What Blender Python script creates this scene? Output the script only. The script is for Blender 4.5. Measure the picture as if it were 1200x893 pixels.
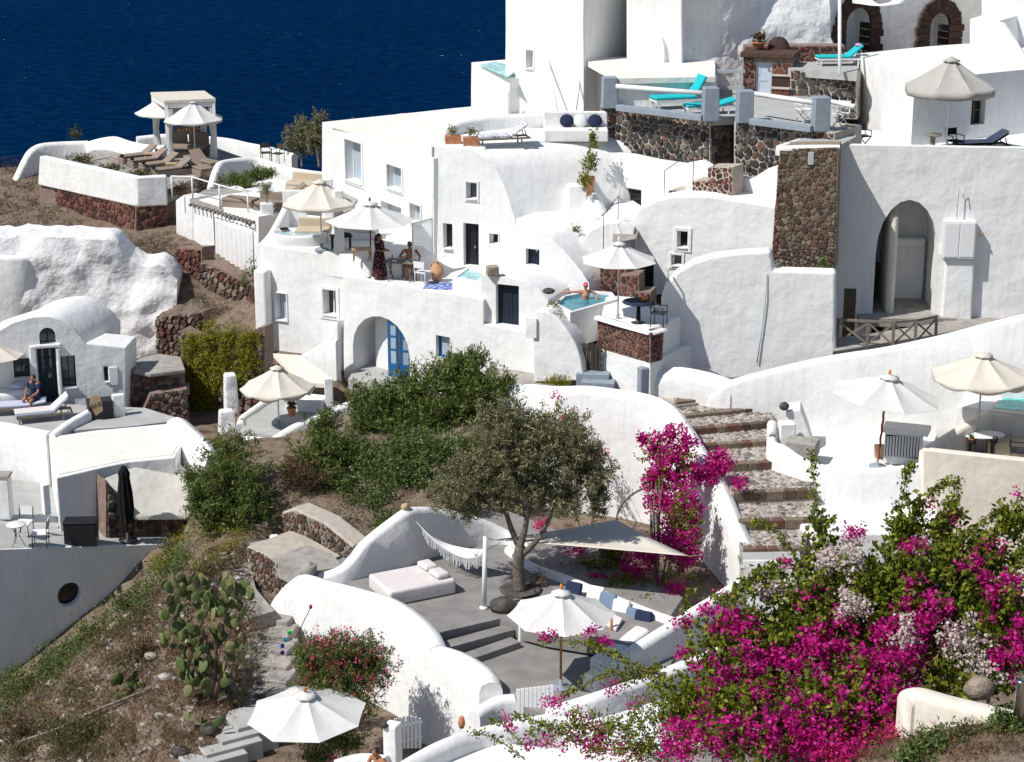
import bpy, bmesh, math, random
import numpy as np
from mathutils import Vector, Matrix, noise as mnoise

# ------------------------------------------------------------------ camera, sky, sun, exposure
SC = bpy.context.scene
for o in list(bpy.data.objects):
    bpy.data.objects.remove(o)
COL = SC.collection
F = 2300.0                      # focal length in photograph pixels (1200 wide)
PITCH = math.radians(17.0)
CP, SP = math.cos(PITCH), math.sin(PITCH)
cam_d = bpy.data.cameras.new('camera')
cam_d.sensor_fit = 'HORIZONTAL'
cam_d.sensor_width = 36.0
cam_d.lens = 36.0 * F / 1200.0
cam_d.clip_start = 0.5
cam_d.clip_end = 60000.0
cam = bpy.data.objects.new('camera', cam_d)
cam.rotation_euler = (math.radians(90) - PITCH, 0, 0)
COL.objects.link(cam)
SC.camera = cam

SUN_EL = math.radians(51.0)
SUN_TR = math.radians(30.0)      # light travels towards +x, turned this much towards +y
sdir = Vector((math.cos(SUN_EL) * math.cos(SUN_TR), math.cos(SUN_EL) * math.sin(SUN_TR), -math.sin(SUN_EL)))
world = bpy.data.worlds.new('World')
SC.world = world
world.use_nodes = True
wn = world.node_tree.nodes
wl = world.node_tree.links
sky = wn.new('ShaderNodeTexSky')
sky.sky_type = 'NISHITA'
sky.sun_disc = False
sky.sun_elevation = SUN_EL
to_sun = -sdir
sky.sun_rotation = math.atan2(to_sun.x, to_sun.y)
sky.altitude = 150
sky.air_density = 1.0
sky.dust_density = 0.6
wl.new(sky.outputs[0], wn['Background'].inputs[0])
wn['Background'].inputs[1].default_value = 0.075
sun_d = bpy.data.lights.new('sun', 'SUN')
sun_d.energy = 4.2
sun_d.angle = math.radians(0.5)
sun_d.color = (1.0, 0.965, 0.91)
sun = bpy.data.objects.new('sun', sun_d)
sun.rotation_euler = sdir.to_track_quat('-Z', 'Y').to_euler()
sun.location = (-60, 20, 80)
COL.objects.link(sun)
SC.view_settings.view_transform = 'Standard'
SC.view_settings.look = 'None'
SC.view_settings.gamma = 1.0
SC.view_settings.exposure = 0.22
SC.cycles.max_bounces = 6
SC.cycles.diffuse_bounces = 4
SC.cycles.glossy_bounces = 2
SC.cycles.transmission_bounces = 3
SC.cycles.transparent_max_bounces = 6
SC.cycles.caustics_reflective = False
SC.cycles.caustics_refractive = False
SC.cycles.use_denoising = True

RNG = random.Random(7)
NR = np.random.default_rng(11)

# ------------------------------------------------------------------ pixel <-> world helpers
def P(u, v, d):
    a = (u - 600.0) / F
    b = (446.5 - v) / F
    return Vector((d * a, d * (CP + b * SP), d * (-SP + b * CP)))
def cz(v):
    return SP - (446.5 - v) / F * CP
def PZ(u, v, z):
    return P(u, v, -z / cz(v))
def zat(v, d):
    return -d * cz(v)
def vert_z(p, v):
    """height at which the upright line through p meets image row v"""
    b = (446.5 - v) / F
    return p.y / (CP + b * SP) * (-SP + b * CP)
def dscale(p):
    """pixels per metre at a point"""
    return F / (p.y * CP - p.z * SP)

class Wall:
    """an upright plane through two image points with known distance"""
    def __init__(s, a, b):
        s.A = P(*a); s.B = P(*b)
        t = s.B - s.A; t.z = 0; s.t = t.normalized()
        n = Vector((s.t.y, -s.t.x, 0))
        if n.dot(s.A) > 0: n = -n
        s.n = n
    def hit(s, u, v):
        r = P(u, v, 1.0)
        k = s.A.dot(s.n) / r.dot(s.n)
        return r * k
    def sz(s, p):
        return ((p - s.A).dot(s.t), p.z)
    def at(s, a, z, out=0.0):
        q = s.A + s.t * a + s.n * out
        return Vector((q.x, q.y, z))

# ------------------------------------------------------------------ materials
def mat(name, color, rough=0.8, spec=0.3, metal=0.0):
    m = bpy.data.materials.new(name)
    m.use_nodes = True
    b = m.node_tree.nodes['Principled BSDF']
    b.inputs['Base Color'].default_value = (*color, 1)
    b.inputs['Roughness'].default_value = rough
    b.inputs['Specular IOR Level'].default_value = spec
    b.inputs['Metallic'].default_value = metal
    return m
def nodes(m):
    return m.node_tree.nodes, m.node_tree.links, m.node_tree.nodes['Principled BSDF']
def noise_node(N, L, scale, detail=4, rough=0.55, coord='Object', dist=0.0):
    tc = N.new('ShaderNodeTexCoord')
    t = N.new('ShaderNodeTexNoise')
    t.inputs['Scale'].default_value = scale
    t.inputs['Detail'].default_value = detail
    t.inputs['Roughness'].default_value = rough
    t.inputs['Distortion'].default_value = dist
    g = N.new('ShaderNodeNewGeometry')
    if coord == 'World':
        L.new(g.outputs['Position'], t.inputs['Vector'])
    else:
        L.new(tc.outputs[coord], t.inputs['Vector'])
    return t
def ramp(N, L, src, stops):
    r = N.new('ShaderNodeValToRGB')
    e = r.color_ramp.elements
    while len(e) > 1: e.remove(e[-1])
    e[0].position = stops[0][0]; e[0].color = (*stops[0][1], 1)
    for p, c in stops[1:]:
        k = e.new(p); k.color = (*c, 1)
    L.new(src, r.inputs[0])
    return r
def bump(N, L, b, srcs):
    prev = None
    for s, strength, dist in srcs:
        k = N.new('ShaderNodeBump')
        k.inputs['Strength'].default_value = strength
        k.inputs['Distance'].default_value = dist
        L.new(s, k.inputs['Height'])
        if prev: L.new(prev.outputs[0], k.inputs['Normal'])
        prev = k
    L.new(prev.outputs[0], b.inputs['Normal'])
def noisy(name, c0, c1, scale=3.0, rough=0.85, bumps=((9, 0.4, 0.02),), spec=0.25, detail=6, c2=None, lo=0.35, hi=0.65):
    m = mat(name, c0, rough, spec)
    N, L, b = nodes(m)
    t = noise_node(N, L, scale, detail, 0.6, 'World')
    st = [(lo, c0), (hi, c1)] if c2 is None else [(lo, c0), (0.5, c1), (hi, c2)]
    r = ramp(N, L, t.outputs['Fac'], st)
    L.new(r.outputs[0], b.inputs['Base Color'])
    if bumps:
        bump(N, L, b, [(noise_node(N, L, s, 5, 0.6, 'World').outputs['Fac'], st_, d_) for s, st_, d_ in bumps])
    return m

def plaster(name, c0, c1, lump=0.5, stain=(0.62, 0.61, 0.58), stain_amt=0.35):
    m = mat(name, c0, 0.88, 0.2)
    N, L, b = nodes(m)
    t = noise_node(N, L, 0.9, 6, 0.62, 'World', 0.4)
    r = ramp(N, L, t.outputs['Fac'], [(0.3, c1), (0.6, c0)])
    # sparse grey weather marks with a shape of their own
    t2 = noise_node(N, L, 2.3, 8, 0.7, 'World', 1.2)
    r2 = ramp(N, L, t2.outputs['Fac'], [(0.60, (0, 0, 0)), (0.78, (1, 1, 1))])
    mx = N.new('ShaderNodeMix'); mx.data_type = 'RGBA'
    mu = N.new('ShaderNodeMath'); mu.operation = 'MULTIPLY'; mu.inputs[1].default_value = stain_amt
    L.new(r2.outputs[0], mu.inputs[0])
    L.new(mu.outputs[0], mx.inputs['Factor'])
    L.new(r.outputs[0], mx.inputs['A'])
    mx.inputs['B'].default_value = (*stain, 1)
    # rain streaks running down, faint
    g3 = N.new('ShaderNodeNewGeometry'); mp3 = N.new('ShaderNodeMapping'); mp3.inputs['Scale'].default_value = (3.2, 3.2, 0.35)
    L.new(g3.outputs['Position'], mp3.inputs['Vector'])
    t3 = N.new('ShaderNodeTexNoise'); t3.inputs['Scale'].default_value = 1.6; t3.inputs['Detail'].default_value = 6; t3.inputs['Roughness'].default_value = 0.7
    L.new(mp3.outputs[0], t3.inputs['Vector'])
    r3 = ramp(N, L, t3.outputs['Fac'], [(0.48, (1, 1, 1)), (0.72, (0.86, 0.855, 0.84))])
    m3 = N.new('ShaderNodeMix'); m3.data_type = 'RGBA'; m3.blend_type = 'MULTIPLY'; m3.inputs['Factor'].default_value = 0.8
    L.new(mx.outputs['Result'], m3.inputs['A']); L.new(r3.outputs[0], m3.inputs['B'])
    L.new(m3.outputs['Result'], b.inputs['Base Color'])
    a1 = noise_node(N, L, 1.1, 3, 0.5, 'World')
    a2 = noise_node(N, L, 5.0, 4, 0.6, 'World')
    a3 = noise_node(N, L, 26.0, 4, 0.6, 'World')
    bump(N, L, b, [(a1.outputs['Fac'], lump, 0.22), (a2.outputs['Fac'], lump * 0.6, 0.05), (a3.outputs['Fac'], 0.2, 0.01)])
    return m

M = {}
M['white'] = plaster('white_plaster', (0.80, 0.80, 0.79), (0.76, 0.76, 0.755), 0.35, stain_amt=0.18)
M['rough_white'] = plaster('rough_whitewash', (0.80, 0.80, 0.80), (0.72, 0.72, 0.72), 0.9, stain_amt=0.3)
M['cream'] = plaster('cream_plaster', (0.74, 0.69, 0.60), (0.70, 0.65, 0.56), 0.3, stain=(0.5, 0.46, 0.4))
M['roof'] = plaster('roof_wash', (0.78, 0.76, 0.70), (0.72, 0.69, 0.62), 0.3, stain=(0.5, 0.48, 0.44), stain_amt=0.35)
M['floor'] = noisy('grey_screed', (0.20, 0.19, 0.185), (0.27, 0.26, 0.25), 1.6, 0.8, ((22, 0.3, 0.01),))
M['pale_floor'] = noisy('pale_screed', (0.36, 0.36, 0.35), (0.44, 0.44, 0.43), 1.6, 0.8, ((22, 0.3, 0.01),))
M['cement'] = noisy('rough_cement', (0.26, 0.24, 0.22), (0.40, 0.375, 0.34), 2.6, 0.92, ((6, 0.5, 0.05), (30, 0.5, 0.015)))
M['greypaint'] = noisy('blue_grey_paint', (0.23, 0.27, 0.32), (0.28, 0.32, 0.37), 4, 0.75, ((12, 0.3, 0.02),))
M['earth'] = noisy('dry_earth', (0.10, 0.070, 0.048), (0.24, 0.185, 0.14), 1.3, 0.95, ((3, 0.8, 0.2), (11, 0.8, 0.08), (40, 0.7, 0.02)), c2=(0.155, 0.105, 0.075))
M['mortar'] = noisy('mortar', (0.40, 0.35, 0.30), (0.50, 0.45, 0.39), 5, 0.95, ((25, 0.6, 0.02),))
M['mortar_red'] = noisy('mortar_red', (0.17, 0.12, 0.10), (0.27, 0.20, 0.17), 5, 0.95, ((25, 0.6, 0.02),))
M['mortar_tan'] = noisy('mortar_tan', (0.22, 0.17, 0.125), (0.30, 0.24, 0.18), 5, 0.95, ((15, 0.8, 0.03),))

def stone_mat(name, cols, island=False):
    m = mat(name, cols[0], 0.9, 0.25)
    N, L, b = nodes(m)
    if island:
        g = N.new('ShaderNodeNewGeometry'); src = g.outputs['Random Per Island']
    else:
        g = N.new('ShaderNodeObjectInfo'); src = g.outputs['Random']
    k = len(cols)
    r = ramp(N, L, src, [(i / k, c) for i, c in enumerate(cols)])
    r.color_ramp.interpolation = 'CONSTANT'
    t = noise_node(N, L, 9, 5, 0.65, 'World')
    mx = N.new('ShaderNodeMix'); mx.data_type = 'RGBA'; mx.blend_type = 'MULTIPLY'
    mx.inputs['Factor'].default_value = 1.0
    r2 = ramp(N, L, t.outputs['Fac'], [(0.3, (0.6, 0.6, 0.6)), (0.7, (1.25, 1.25, 1.25))])
    L.new(r.outputs[0], mx.inputs['A']); L.new(r2.outputs[0], mx.inputs['B'])
    L.new(mx.outputs['Result'], b.inputs['Base Color'])
    a = noise_node(N, L, 30, 5, 0.6, 'World')
    bump(N, L, b, [(a.outputs['Fac'], 0.6, 0.02)])
    return m
LAVA = [(0.05, 0.046, 0.044), (0.085, 0.076, 0.068), (0.13, 0.112, 0.095), (0.065, 0.055, 0.05), (0.10, 0.085, 0.072), (0.038, 0.037, 0.038), (0.17, 0.145, 0.12), (0.075, 0.066, 0.06), (0.055, 0.05, 0.048), (0.15, 0.085, 0.065)]
BROWN = [(0.062, 0.036, 0.029), (0.085, 0.048, 0.037), (0.05, 0.03, 0.026), (0.072, 0.045, 0.036)]
REDS = [(0.13, 0.045, 0.035), (0.09, 0.035, 0.03), (0.17, 0.065, 0.048), (0.065, 0.035, 0.032), (0.20, 0.095, 0.07), (0.11, 0.05, 0.042)]
RUBB = [(0.10, 0.065, 0.05), (0.16, 0.115, 0.085), (0.23, 0.18, 0.14), (0.075, 0.05, 0.042), (0.15, 0.07, 0.055), (0.26, 0.22, 0.18)]
TAN = [(0.17, 0.13, 0.095), (0.12, 0.085, 0.06), (0.22, 0.17, 0.125), (0.09, 0.06, 0.045), (0.15, 0.08, 0.06), (0.19, 0.15, 0.11)]
COB = [(0.38, 0.34, 0.31), (0.25, 0.21, 0.19), (0.48, 0.44, 0.40), (0.16, 0.135, 0.125), (0.31, 0.25, 0.23), (0.43, 0.40, 0.36)]
for nm, cs in (('lava', LAVA), ('reds', REDS), ('rubble', RUBB), ('tan', TAN), ('cobble', COB), ('brown', BROWN)):
    M['s_' + nm] = stone_mat('stone_' + nm, cs)
    M['i_' + nm] = stone_mat('rubble_' + nm, cs, True)

def cloth(name, c, rough=0.9, weave=160, transl=0.0):
    m = mat(name, c, rough, 0.15)
    N, L, b = nodes(m)
    t = noise_node(N, L, 3.0, 4, 0.6, 'World')
    r = ramp(N, L, t.outputs['Fac'], [(0.3, tuple(x * 0.92 for x in c)), (0.7, c)])
    L.new(r.outputs[0], b.inputs['Base Color'])
    a = noise_node(N, L, weave, 2, 0.5, 'World'); a0 = noise_node(N, L, 7, 3, 0.5, 'World')
    bump(N, L, b, [(a0.outputs['Fac'], 0.35, 0.03), (a.outputs['Fac'], 0.2, 0.003)])
    if transl > 0:
        tr = N.new('ShaderNodeBsdfTranslucent'); tr.inputs[0].default_value = (*c, 1)
        ms = N.new('ShaderNodeMixShader'); ms.inputs[0].default_value = transl
        L.new(b.outputs[0], ms.inputs[1]); L.new(tr.outputs[0], ms.inputs[2])
        L.new(ms.outputs[0], N['Material Output'].inputs[0])
    return m
M['c_white'] = cloth('white_canvas', (0.80, 0.79, 0.77), transl=0.2)
M['c_cream'] = cloth('cream_canvas', (0.80, 0.74, 0.64), transl=0.2)
M['c_beige'] = cloth('beige_canvas', (0.77, 0.71, 0.63), transl=0.15)
M['c_grey'] = cloth('stone_grey_canvas', (0.50, 0.48, 0.44), transl=0.15)
M['c_taupe'] = cloth('taupe_cushion', (0.27, 0.215, 0.175))
M['c_turq'] = cloth('turquoise_towel', (0.02, 0.46, 0.50))
M['c_lilac'] = cloth('lilac_cushion', (0.68, 0.63, 0.62))
M['c_navy'] = cloth('navy_cushion', (0.025, 0.035, 0.075))
M['c_blue'] = cloth('slate_blue_cushion', (0.17, 0.23, 0.33))
M['c_plain'] = cloth('plain_white_cloth', (0.78, 0.78, 0.78))
M['c_pink'] = cloth('pink_towel', (0.62, 0.25, 0.45))
M['c_pale'] = cloth('pale_blue_cover', (0.50, 0.53, 0.66))
M['c_black'] = cloth('black_canvas', (0.012, 0.012, 0.014))
M['c_sand'] = cloth('sand_cloth', (0.52, 0.44, 0.33))
M['wood'] = noisy('teak_wood', (0.33, 0.15, 0.055), (0.42, 0.21, 0.085), 14, 0.55, ((60, 0.2, 0.004),))
M['redwood'] = noisy('red_varnished_wood', (0.25, 0.045, 0.025), (0.32, 0.07, 0.04), 14, 0.45, None)
M['grey_wood'] = noisy('weathered_wood', (0.16, 0.135, 0.105), (0.25, 0.215, 0.17), 12, 0.85, ((50, 0.4, 0.006),))
M['dark_wood'] = noisy('dark_wood', (0.035, 0.028, 0.022), (0.06, 0.05, 0.04), 12, 0.7, ((50, 0.3, 0.004),))
M['tan_wood'] = noisy('tan_wood', (0.42, 0.29, 0.17), (0.52, 0.37, 0.23), 12, 0.7, None)
M['black_paint'] = mat('black_paint', (0.012, 0.014, 0.018), 0.4, 0.4)
M['navy_door'] = noisy('navy_door_paint', (0.012, 0.018, 0.032), (0.02, 0.028, 0.045), 8, 0.5, None)
M['blue_paint'] = noisy('blue_paint', (0.012, 0.10, 0.27), (0.016, 0.13, 0.33), 8, 0.5, None)
M['grey_paint'] = mat('light_grey_paint', (0.42, 0.44, 0.46), 0.6)
M['white_paint'] = noisy('white_paint', (0.78, 0.78, 0.78), (0.72, 0.72, 0.72), 9, 0.55, None)
M['pale_blue'] = mat('pale_blue_door', (0.52, 0.58, 0.68), 0.6)
M['olive_paint'] = mat('olive_brown_paint', (0.10, 0.085, 0.05), 0.6)
M['steel'] = mat('steel', (0.55, 0.55, 0.55), 0.25, 0.5, 1.0)
M['iron'] = mat('black_iron', (0.02, 0.02, 0.022), 0.5, 0.4)
M['alu'] = mat('white_aluminium', (0.72, 0.72, 0.72), 0.4, 0.4)
M['terracotta'] = noisy('terracotta', (0.42, 0.17, 0.085), (0.52, 0.25, 0.14), 7, 0.85, ((30, 0.3, 0.006),))
M['amphora'] = noisy('amphora_clay', (0.42, 0.22, 0.11), (0.55, 0.33, 0.18), 4, 0.85, ((14, 0.3, 0.02),))
M['rattan'] = noisy('dark_rattan', (0.05, 0.04, 0.035), (0.09, 0.075, 0.06), 30, 0.8, ((60, 0.6, 0.01),))
M['rock'] = noisy('lava_rock', (0.05, 0.045, 0.045), (0.13, 0.115, 0.105), 4, 0.95, ((8, 0.9, 0.08), (30, 0.7, 0.02)))
M['pale_rock'] = noisy('pale_rock', (0.26, 0.20, 0.155), (0.40, 0.33, 0.27), 4, 0.95, ((8, 0.9, 0.08), (30, 0.7, 0.02)))
M['orange'] = mat('orange_cap', (0.65, 0.22, 0.04), 0.6)
M['rope'] = noisy('rope', (0.5, 0.42, 0.3), (0.6, 0.52, 0.4), 30, 0.9, None)
M['glass'] = mat('window_glass', (0.035, 0.045, 0.055), 0.08, 0.6)
M['pale_glass'] = mat('curtained_glass', (0.36, 0.43, 0.50), 0.12, 0.5)
M['dark_glass'] = mat('dark_glass', (0.010, 0.012, 0.014), 0.1, 0.5)
M['skin_tan'] = mat('tanned_skin', (0.36, 0.155, 0.08), 0.5, 0.35)
M['skin'] = mat('fair_skin', (0.52, 0.25, 0.16), 0.5, 0.35)
M['hair'] = mat('dark_hair', (0.02, 0.013, 0.010), 0.5, 0.4)
M['cap'] = mat('pink_swim_cap', (0.75, 0.03, 0.12), 0.5)
M['shirt'] = cloth('dark_blue_shirt', (0.015, 0.03, 0.07))
M['shorts'] = cloth('dark_red_shorts', (0.12, 0.015, 0.02))
def floral():
    m = mat('floral_dress', (0.1, 0.02, 0.02), 0.9, 0.2)
    N, L, b = nodes(m)
    t = noise_node(N, L, 16, 3, 0.6, 'World')
    r = ramp(N, L, t.outputs['Fac'], [(0.36, (0.012, 0.008, 0.012)), (0.47, (0.10, 0.012, 0.015)), (0.53, (0.03, 0.015, 0.02)), (0.6, (0.25, 0.20, 0.22))])
    r.color_ramp.interpolation = 'CONSTANT'
    L.new(r.outputs[0], b.inputs['Base Color'])
    return m
M['dress'] = floral()
def rug():
    m = mat('blue_patterned_rug', (0.1, 0.15, 0.4), 0.95, 0.1)
    N, L, b = nodes(m)
    t = noise_node(N, L, 9, 3, 0.6, 'World')
    r = ramp(N, L, t.outputs['Fac'], [(0.4, (0.05, 0.08, 0.30)), (0.5, (0.16, 0.22, 0.50)), (0.58, (0.45, 0.50, 0.65))])
    L.new(r.outputs[0], b.inputs['Base Color'])
    return m
M['rug'] = rug()
def printed(name, c0, c1, s):
    m = mat(name, c0, 0.9, 0.15)
    N, L, b = nodes(m)
    t = noise_node(N, L, s, 2, 0.5, 'World')
    r = ramp(N, L, t.outputs['Fac'], [(0.5, c0), (0.56, c1)])
    r.color_ramp.interpolation = 'CONSTANT'
    L.new(r.outputs[0], b.inputs['Base Color'])
    return m
M['c_print'] = printed('blue_print_cushion', (0.72, 0.72, 0.76), (0.10, 0.13, 0.24), 13)
M['c_pinkprint'] = printed('pink_print_towel', (0.62, 0.22, 0.45), (0.75, 0.62, 0.72), 12)

def water_mat(name, c, s=3.0, h=0.5, rough=0.06):
    m = mat(name, c, rough, 0.5)
    N, L, b = nodes(m)
    t = noise_node(N, L, s, 3, 0.6, 'World', 0.6)
    r = ramp(N, L, t.outputs['Fac'], [(0.4, tuple(x * 0.8 for x in c)), (0.62, tuple(min(1, x * 1.25 + 0.03) for x in c))])
    L.new(r.outputs[0], b.inputs['Base Color'])
    a = noise_node(N, L, s * 2.2, 3, 0.6, 'World')
    bump(N, L, b, [(a.outputs['Fac'], h, 0.05)])
    return m
M['pool'] = water_mat('pool_water', (0.03, 0.42, 0.42))
M['tub'] = water_mat('tub_water', (0.015, 0.22, 0.30), 4.5)
M['pale_water'] = water_mat('pale_pool_water', (0.40, 0.68, 0.70), 3)
M['jacuzzi'] = water_mat('whirlpool_water', (0.42, 0.56, 0.60), 4)

def leaf_mat(name, cols, transl=0.3, rough=0.5, spec=0.3):
    m = mat(name, cols[0], rough, spec)
    N, L, b = nodes(m)
    g = N.new('ShaderNodeNewGeometry')
    k = len(cols)
    r = ramp(N, L, g.outputs['Random Per Island'], [(i / max(1, k - 1), c) for i, c in enumerate(cols)])
    L.new(r.outputs[0], b.inputs['Base Color'])
    tr = N.new('ShaderNodeBsdfTranslucent')
    L.new(r.outputs[0], tr.inputs[0])
    ms = N.new('ShaderNodeMixShader'); ms.inputs[0].default_value = transl
    L.new(b.outputs[0], ms.inputs[1]); L.new(tr.outputs[0], ms.inputs[2])
    L.new(ms.outputs[0], N['Material Output'].inputs[0])
    return m
M['l_oleander'] = leaf_mat('oleander_leaf', [(0.05, 0.085, 0.016), (0.115, 0.16, 0.03), (0.21, 0.235, 0.075), (0.08, 0.12, 0.022)])
M['l_cover'] = leaf_mat('creeper_leaf', [(0.045, 0.08, 0.016), (0.10, 0.155, 0.03), (0.19, 0.24, 0.09), (0.07, 0.11, 0.022)])
M['l_olive'] = leaf_mat('olive_leaf', [(0.10, 0.10, 0.04), (0.18, 0.175, 0.08), (0.31, 0.30, 0.18), (0.13, 0.125, 0.055)], 0.2)
M['l_boug'] = leaf_mat('bougainvillea_leaf', [(0.06, 0.09, 0.010), (0.15, 0.19, 0.016), (0.28, 0.30, 0.03), (0.08, 0.115, 0.012)], 0.35)
M['l_ivy'] = leaf_mat('hanging_plant_leaf', [(0.14, 0.15, 0.014), (0.27, 0.26, 0.02), (0.36, 0.33, 0.03), (0.18, 0.18, 0.016)])
M['l_dry'] = leaf_mat('dry_stalk', [(0.16, 0.10, 0.045), (0.25, 0.17, 0.08), (0.11, 0.065, 0.035), (0.20, 0.11, 0.055)], 0.2, 0.9)
M['l_scrub'] = leaf_mat('scrub_leaf', [(0.045, 0.058, 0.018), (0.08, 0.09, 0.026), (0.12, 0.11, 0.04), (0.06, 0.062, 0.022)], 0.2)
M['l_redscrub'] = leaf_mat('red_brown_scrub', [(0.11, 0.05, 0.03), (0.07, 0.06, 0.022), (0.15, 0.075, 0.05), (0.05, 0.05, 0.02)], 0.2)
M['l_yellow'] = leaf_mat('yellow_flower', [(0.42, 0.33, 0.03), (0.30, 0.26, 0.03), (0.10, 0.13, 0.03)], 0.2)
M['f_mag'] = leaf_mat('magenta_bract', [(0.52, 0.006, 0.20), (0.66, 0.016, 0.30), (0.38, 0.004, 0.16), (0.74, 0.05, 0.36)], 0.4)
M['f_pink'] = leaf_mat('hot_pink_bract', [(0.62, 0.02, 0.16), (0.70, 0.06, 0.22), (0.45, 0.012, 0.12)], 0.4)
M['f_white'] = leaf_mat('white_bract', [(0.62, 0.55, 0.50), (0.72, 0.66, 0.62), (0.60, 0.42, 0.42)], 0.35)
M['f_ole'] = leaf_mat('oleander_flower', [(0.55, 0.04, 0.10), (0.62, 0.10, 0.18), (0.42, 0.03, 0.08)], 0.3)
M['l_succ'] = leaf_mat('succulent_leaf', [(0.10, 0.10, 0.02), (0.22, 0.19, 0.03), (0.06, 0.08, 0.02)], 0.2)
M['bark'] = noisy('olive_bark', (0.10, 0.085, 0.07), (0.20, 0.175, 0.145), 8, 0.95, ((14, 1.0, 0.05), (45, 0.6, 0.01)))
M['stem'] = noisy('woody_stem', (0.13, 0.09, 0.06), (0.2, 0.15, 0.11), 10, 0.9, None)
def cactus_mat():
    m = mat('cactus_skin', (0.1, 0.14, 0.04), 0.65, 0.25)
    N, L, b = nodes(m)
    g = N.new('ShaderNodeObjectInfo')
    r = ramp(N, L, g.outputs['Random'], [(0, (0.055, 0.085, 0.025)), (0.5, (0.11, 0.145, 0.05)), (0.85, (0.17, 0.19, 0.075)), (1, (0.20, 0.17, 0.08))])
    L.new(r.outputs[0], b.inputs['Base Color'])
    v = N.new('ShaderNodeTexVoronoi'); v.inputs['Scale'].default_value = 22
    tc = N.new('ShaderNodeTexCoord'); L.new(tc.outputs['Object'], v.inputs['Vector'])
    bump(N, L, b, [(v.outputs['Distance'], 0.3, 0.01)])
    return m
M['cactus'] = cactus_mat()
M['fruit'] = mat('prickly_pear_fruit', (0.28, 0.07, 0.02), 0.6)
def sea_mat():
    m = mat('sea_water', (0.001, 0.016, 0.055), 0.6, 0.0)
    N, L, b = nodes(m)
    g = N.new('ShaderNodeNewGeometry')
    mp = N.new('ShaderNodeMapping'); mp.inputs['Scale'].default_value = (0.15, 0.15, 0.15)
    mp.inputs['Rotation'].default_value = (0, 0, 0.25)
    L.new(g.outputs['Position'], mp.inputs['Vector'])
    def nz(s, d):
        t = N.new('ShaderNodeTexNoise'); t.inputs['Scale'].default_value = s; t.inputs['Detail'].default_value = d
        t.inputs['Roughness'].default_value = 0.62; L.new(mp.outputs[0], t.inputs['Vector']); return t
    a = nz(1.0, 7); c = nz(0.012, 5); w = nz(1.7, 3)
    r = ramp(N, L, a.outputs['Fac'], [(0.36, (0.0003, 0.0105, 0.041)), (0.66, (0.0016, 0.023, 0.071))])
    r2 = ramp(N, L, c.outputs['Fac'], [(0.35, (0.82, 0.84, 0.86)), (0.65, (1.12, 1.12, 1.1))])
    mx = N.new('ShaderNodeMix'); mx.data_type = 'RGBA'; mx.blend_type = 'MULTIPLY'; mx.inputs['Factor'].default_value = 1
    L.new(r.outputs[0], mx.inputs['A']); L.new(r2.outputs[0], mx.inputs['B'])
    wr = ramp(N, L, w.outputs['Fac'], [(0.755, (0, 0, 0)), (0.77, (1, 1, 1))])
    mx2 = N.new('ShaderNodeMix'); mx2.data_type = 'RGBA'
    L.new(wr.outputs[0], mx2.inputs['Factor']); L.new(mx.outputs['Result'], mx2.inputs['A'])
    mx2.inputs['B'].default_value = (0.5, 0.55, 0.6, 1)
    L.new(mx2.outputs['Result'], b.inputs['Base Color'])
    bump(N, L, b, [(a.outputs['Fac'], 0.6, 1.5)])
    return m
M['sea'] = sea_mat()
# ------------------------------------------------------------------ object helpers
WLOC = {}          # world location of roots and parts whose meshes are given in world coordinates
def tag(o, label=None, cat=None, group=None, kind=None):
    if label: o['label'] = label
    if cat: o['category'] = cat
    if group: o['group'] = group
    if kind: o['kind'] = kind
    return o
def thing(name, label, cat, loc=(0, 0, 0), rz=0.0, group=None):
    o = bpy.data.objects.new(name, None)
    o.empty_display_size = 0.3
    COL.objects.link(o)
    o.location = loc
    o.rotation_euler = (0, 0, rz)
    WLOC[o] = Vector(loc)
    return tag(o, label, cat, group)
def link(name, me, parent=None, local=False):
    o = bpy.data.objects.new(name, me)
    COL.objects.link(o)
    WLOC[o] = Vector((0, 0, 0))
    if parent is not None:
        o.parent = parent
        if not local:
            o.location = -WLOC[parent]
    return o
def copy_tree(o, parent=None):
    c = o.copy()
    COL.objects.link(c)
    WLOC[c] = WLOC.get(o, Vector((0, 0, 0))).copy()
    c.parent = parent
    for ch in o.children:
        copy_tree(ch, c)
    return c
def place(root, loc, rz=0.0, label=None, group=None, scale=None):
    root.location = loc; root.rotation_euler = (0, 0, rz); WLOC[root] = Vector(loc)
    if label: root['label'] = label
    if group: root['group'] = group
    if scale: root.scale = (scale,) * 3
    return root

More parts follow.
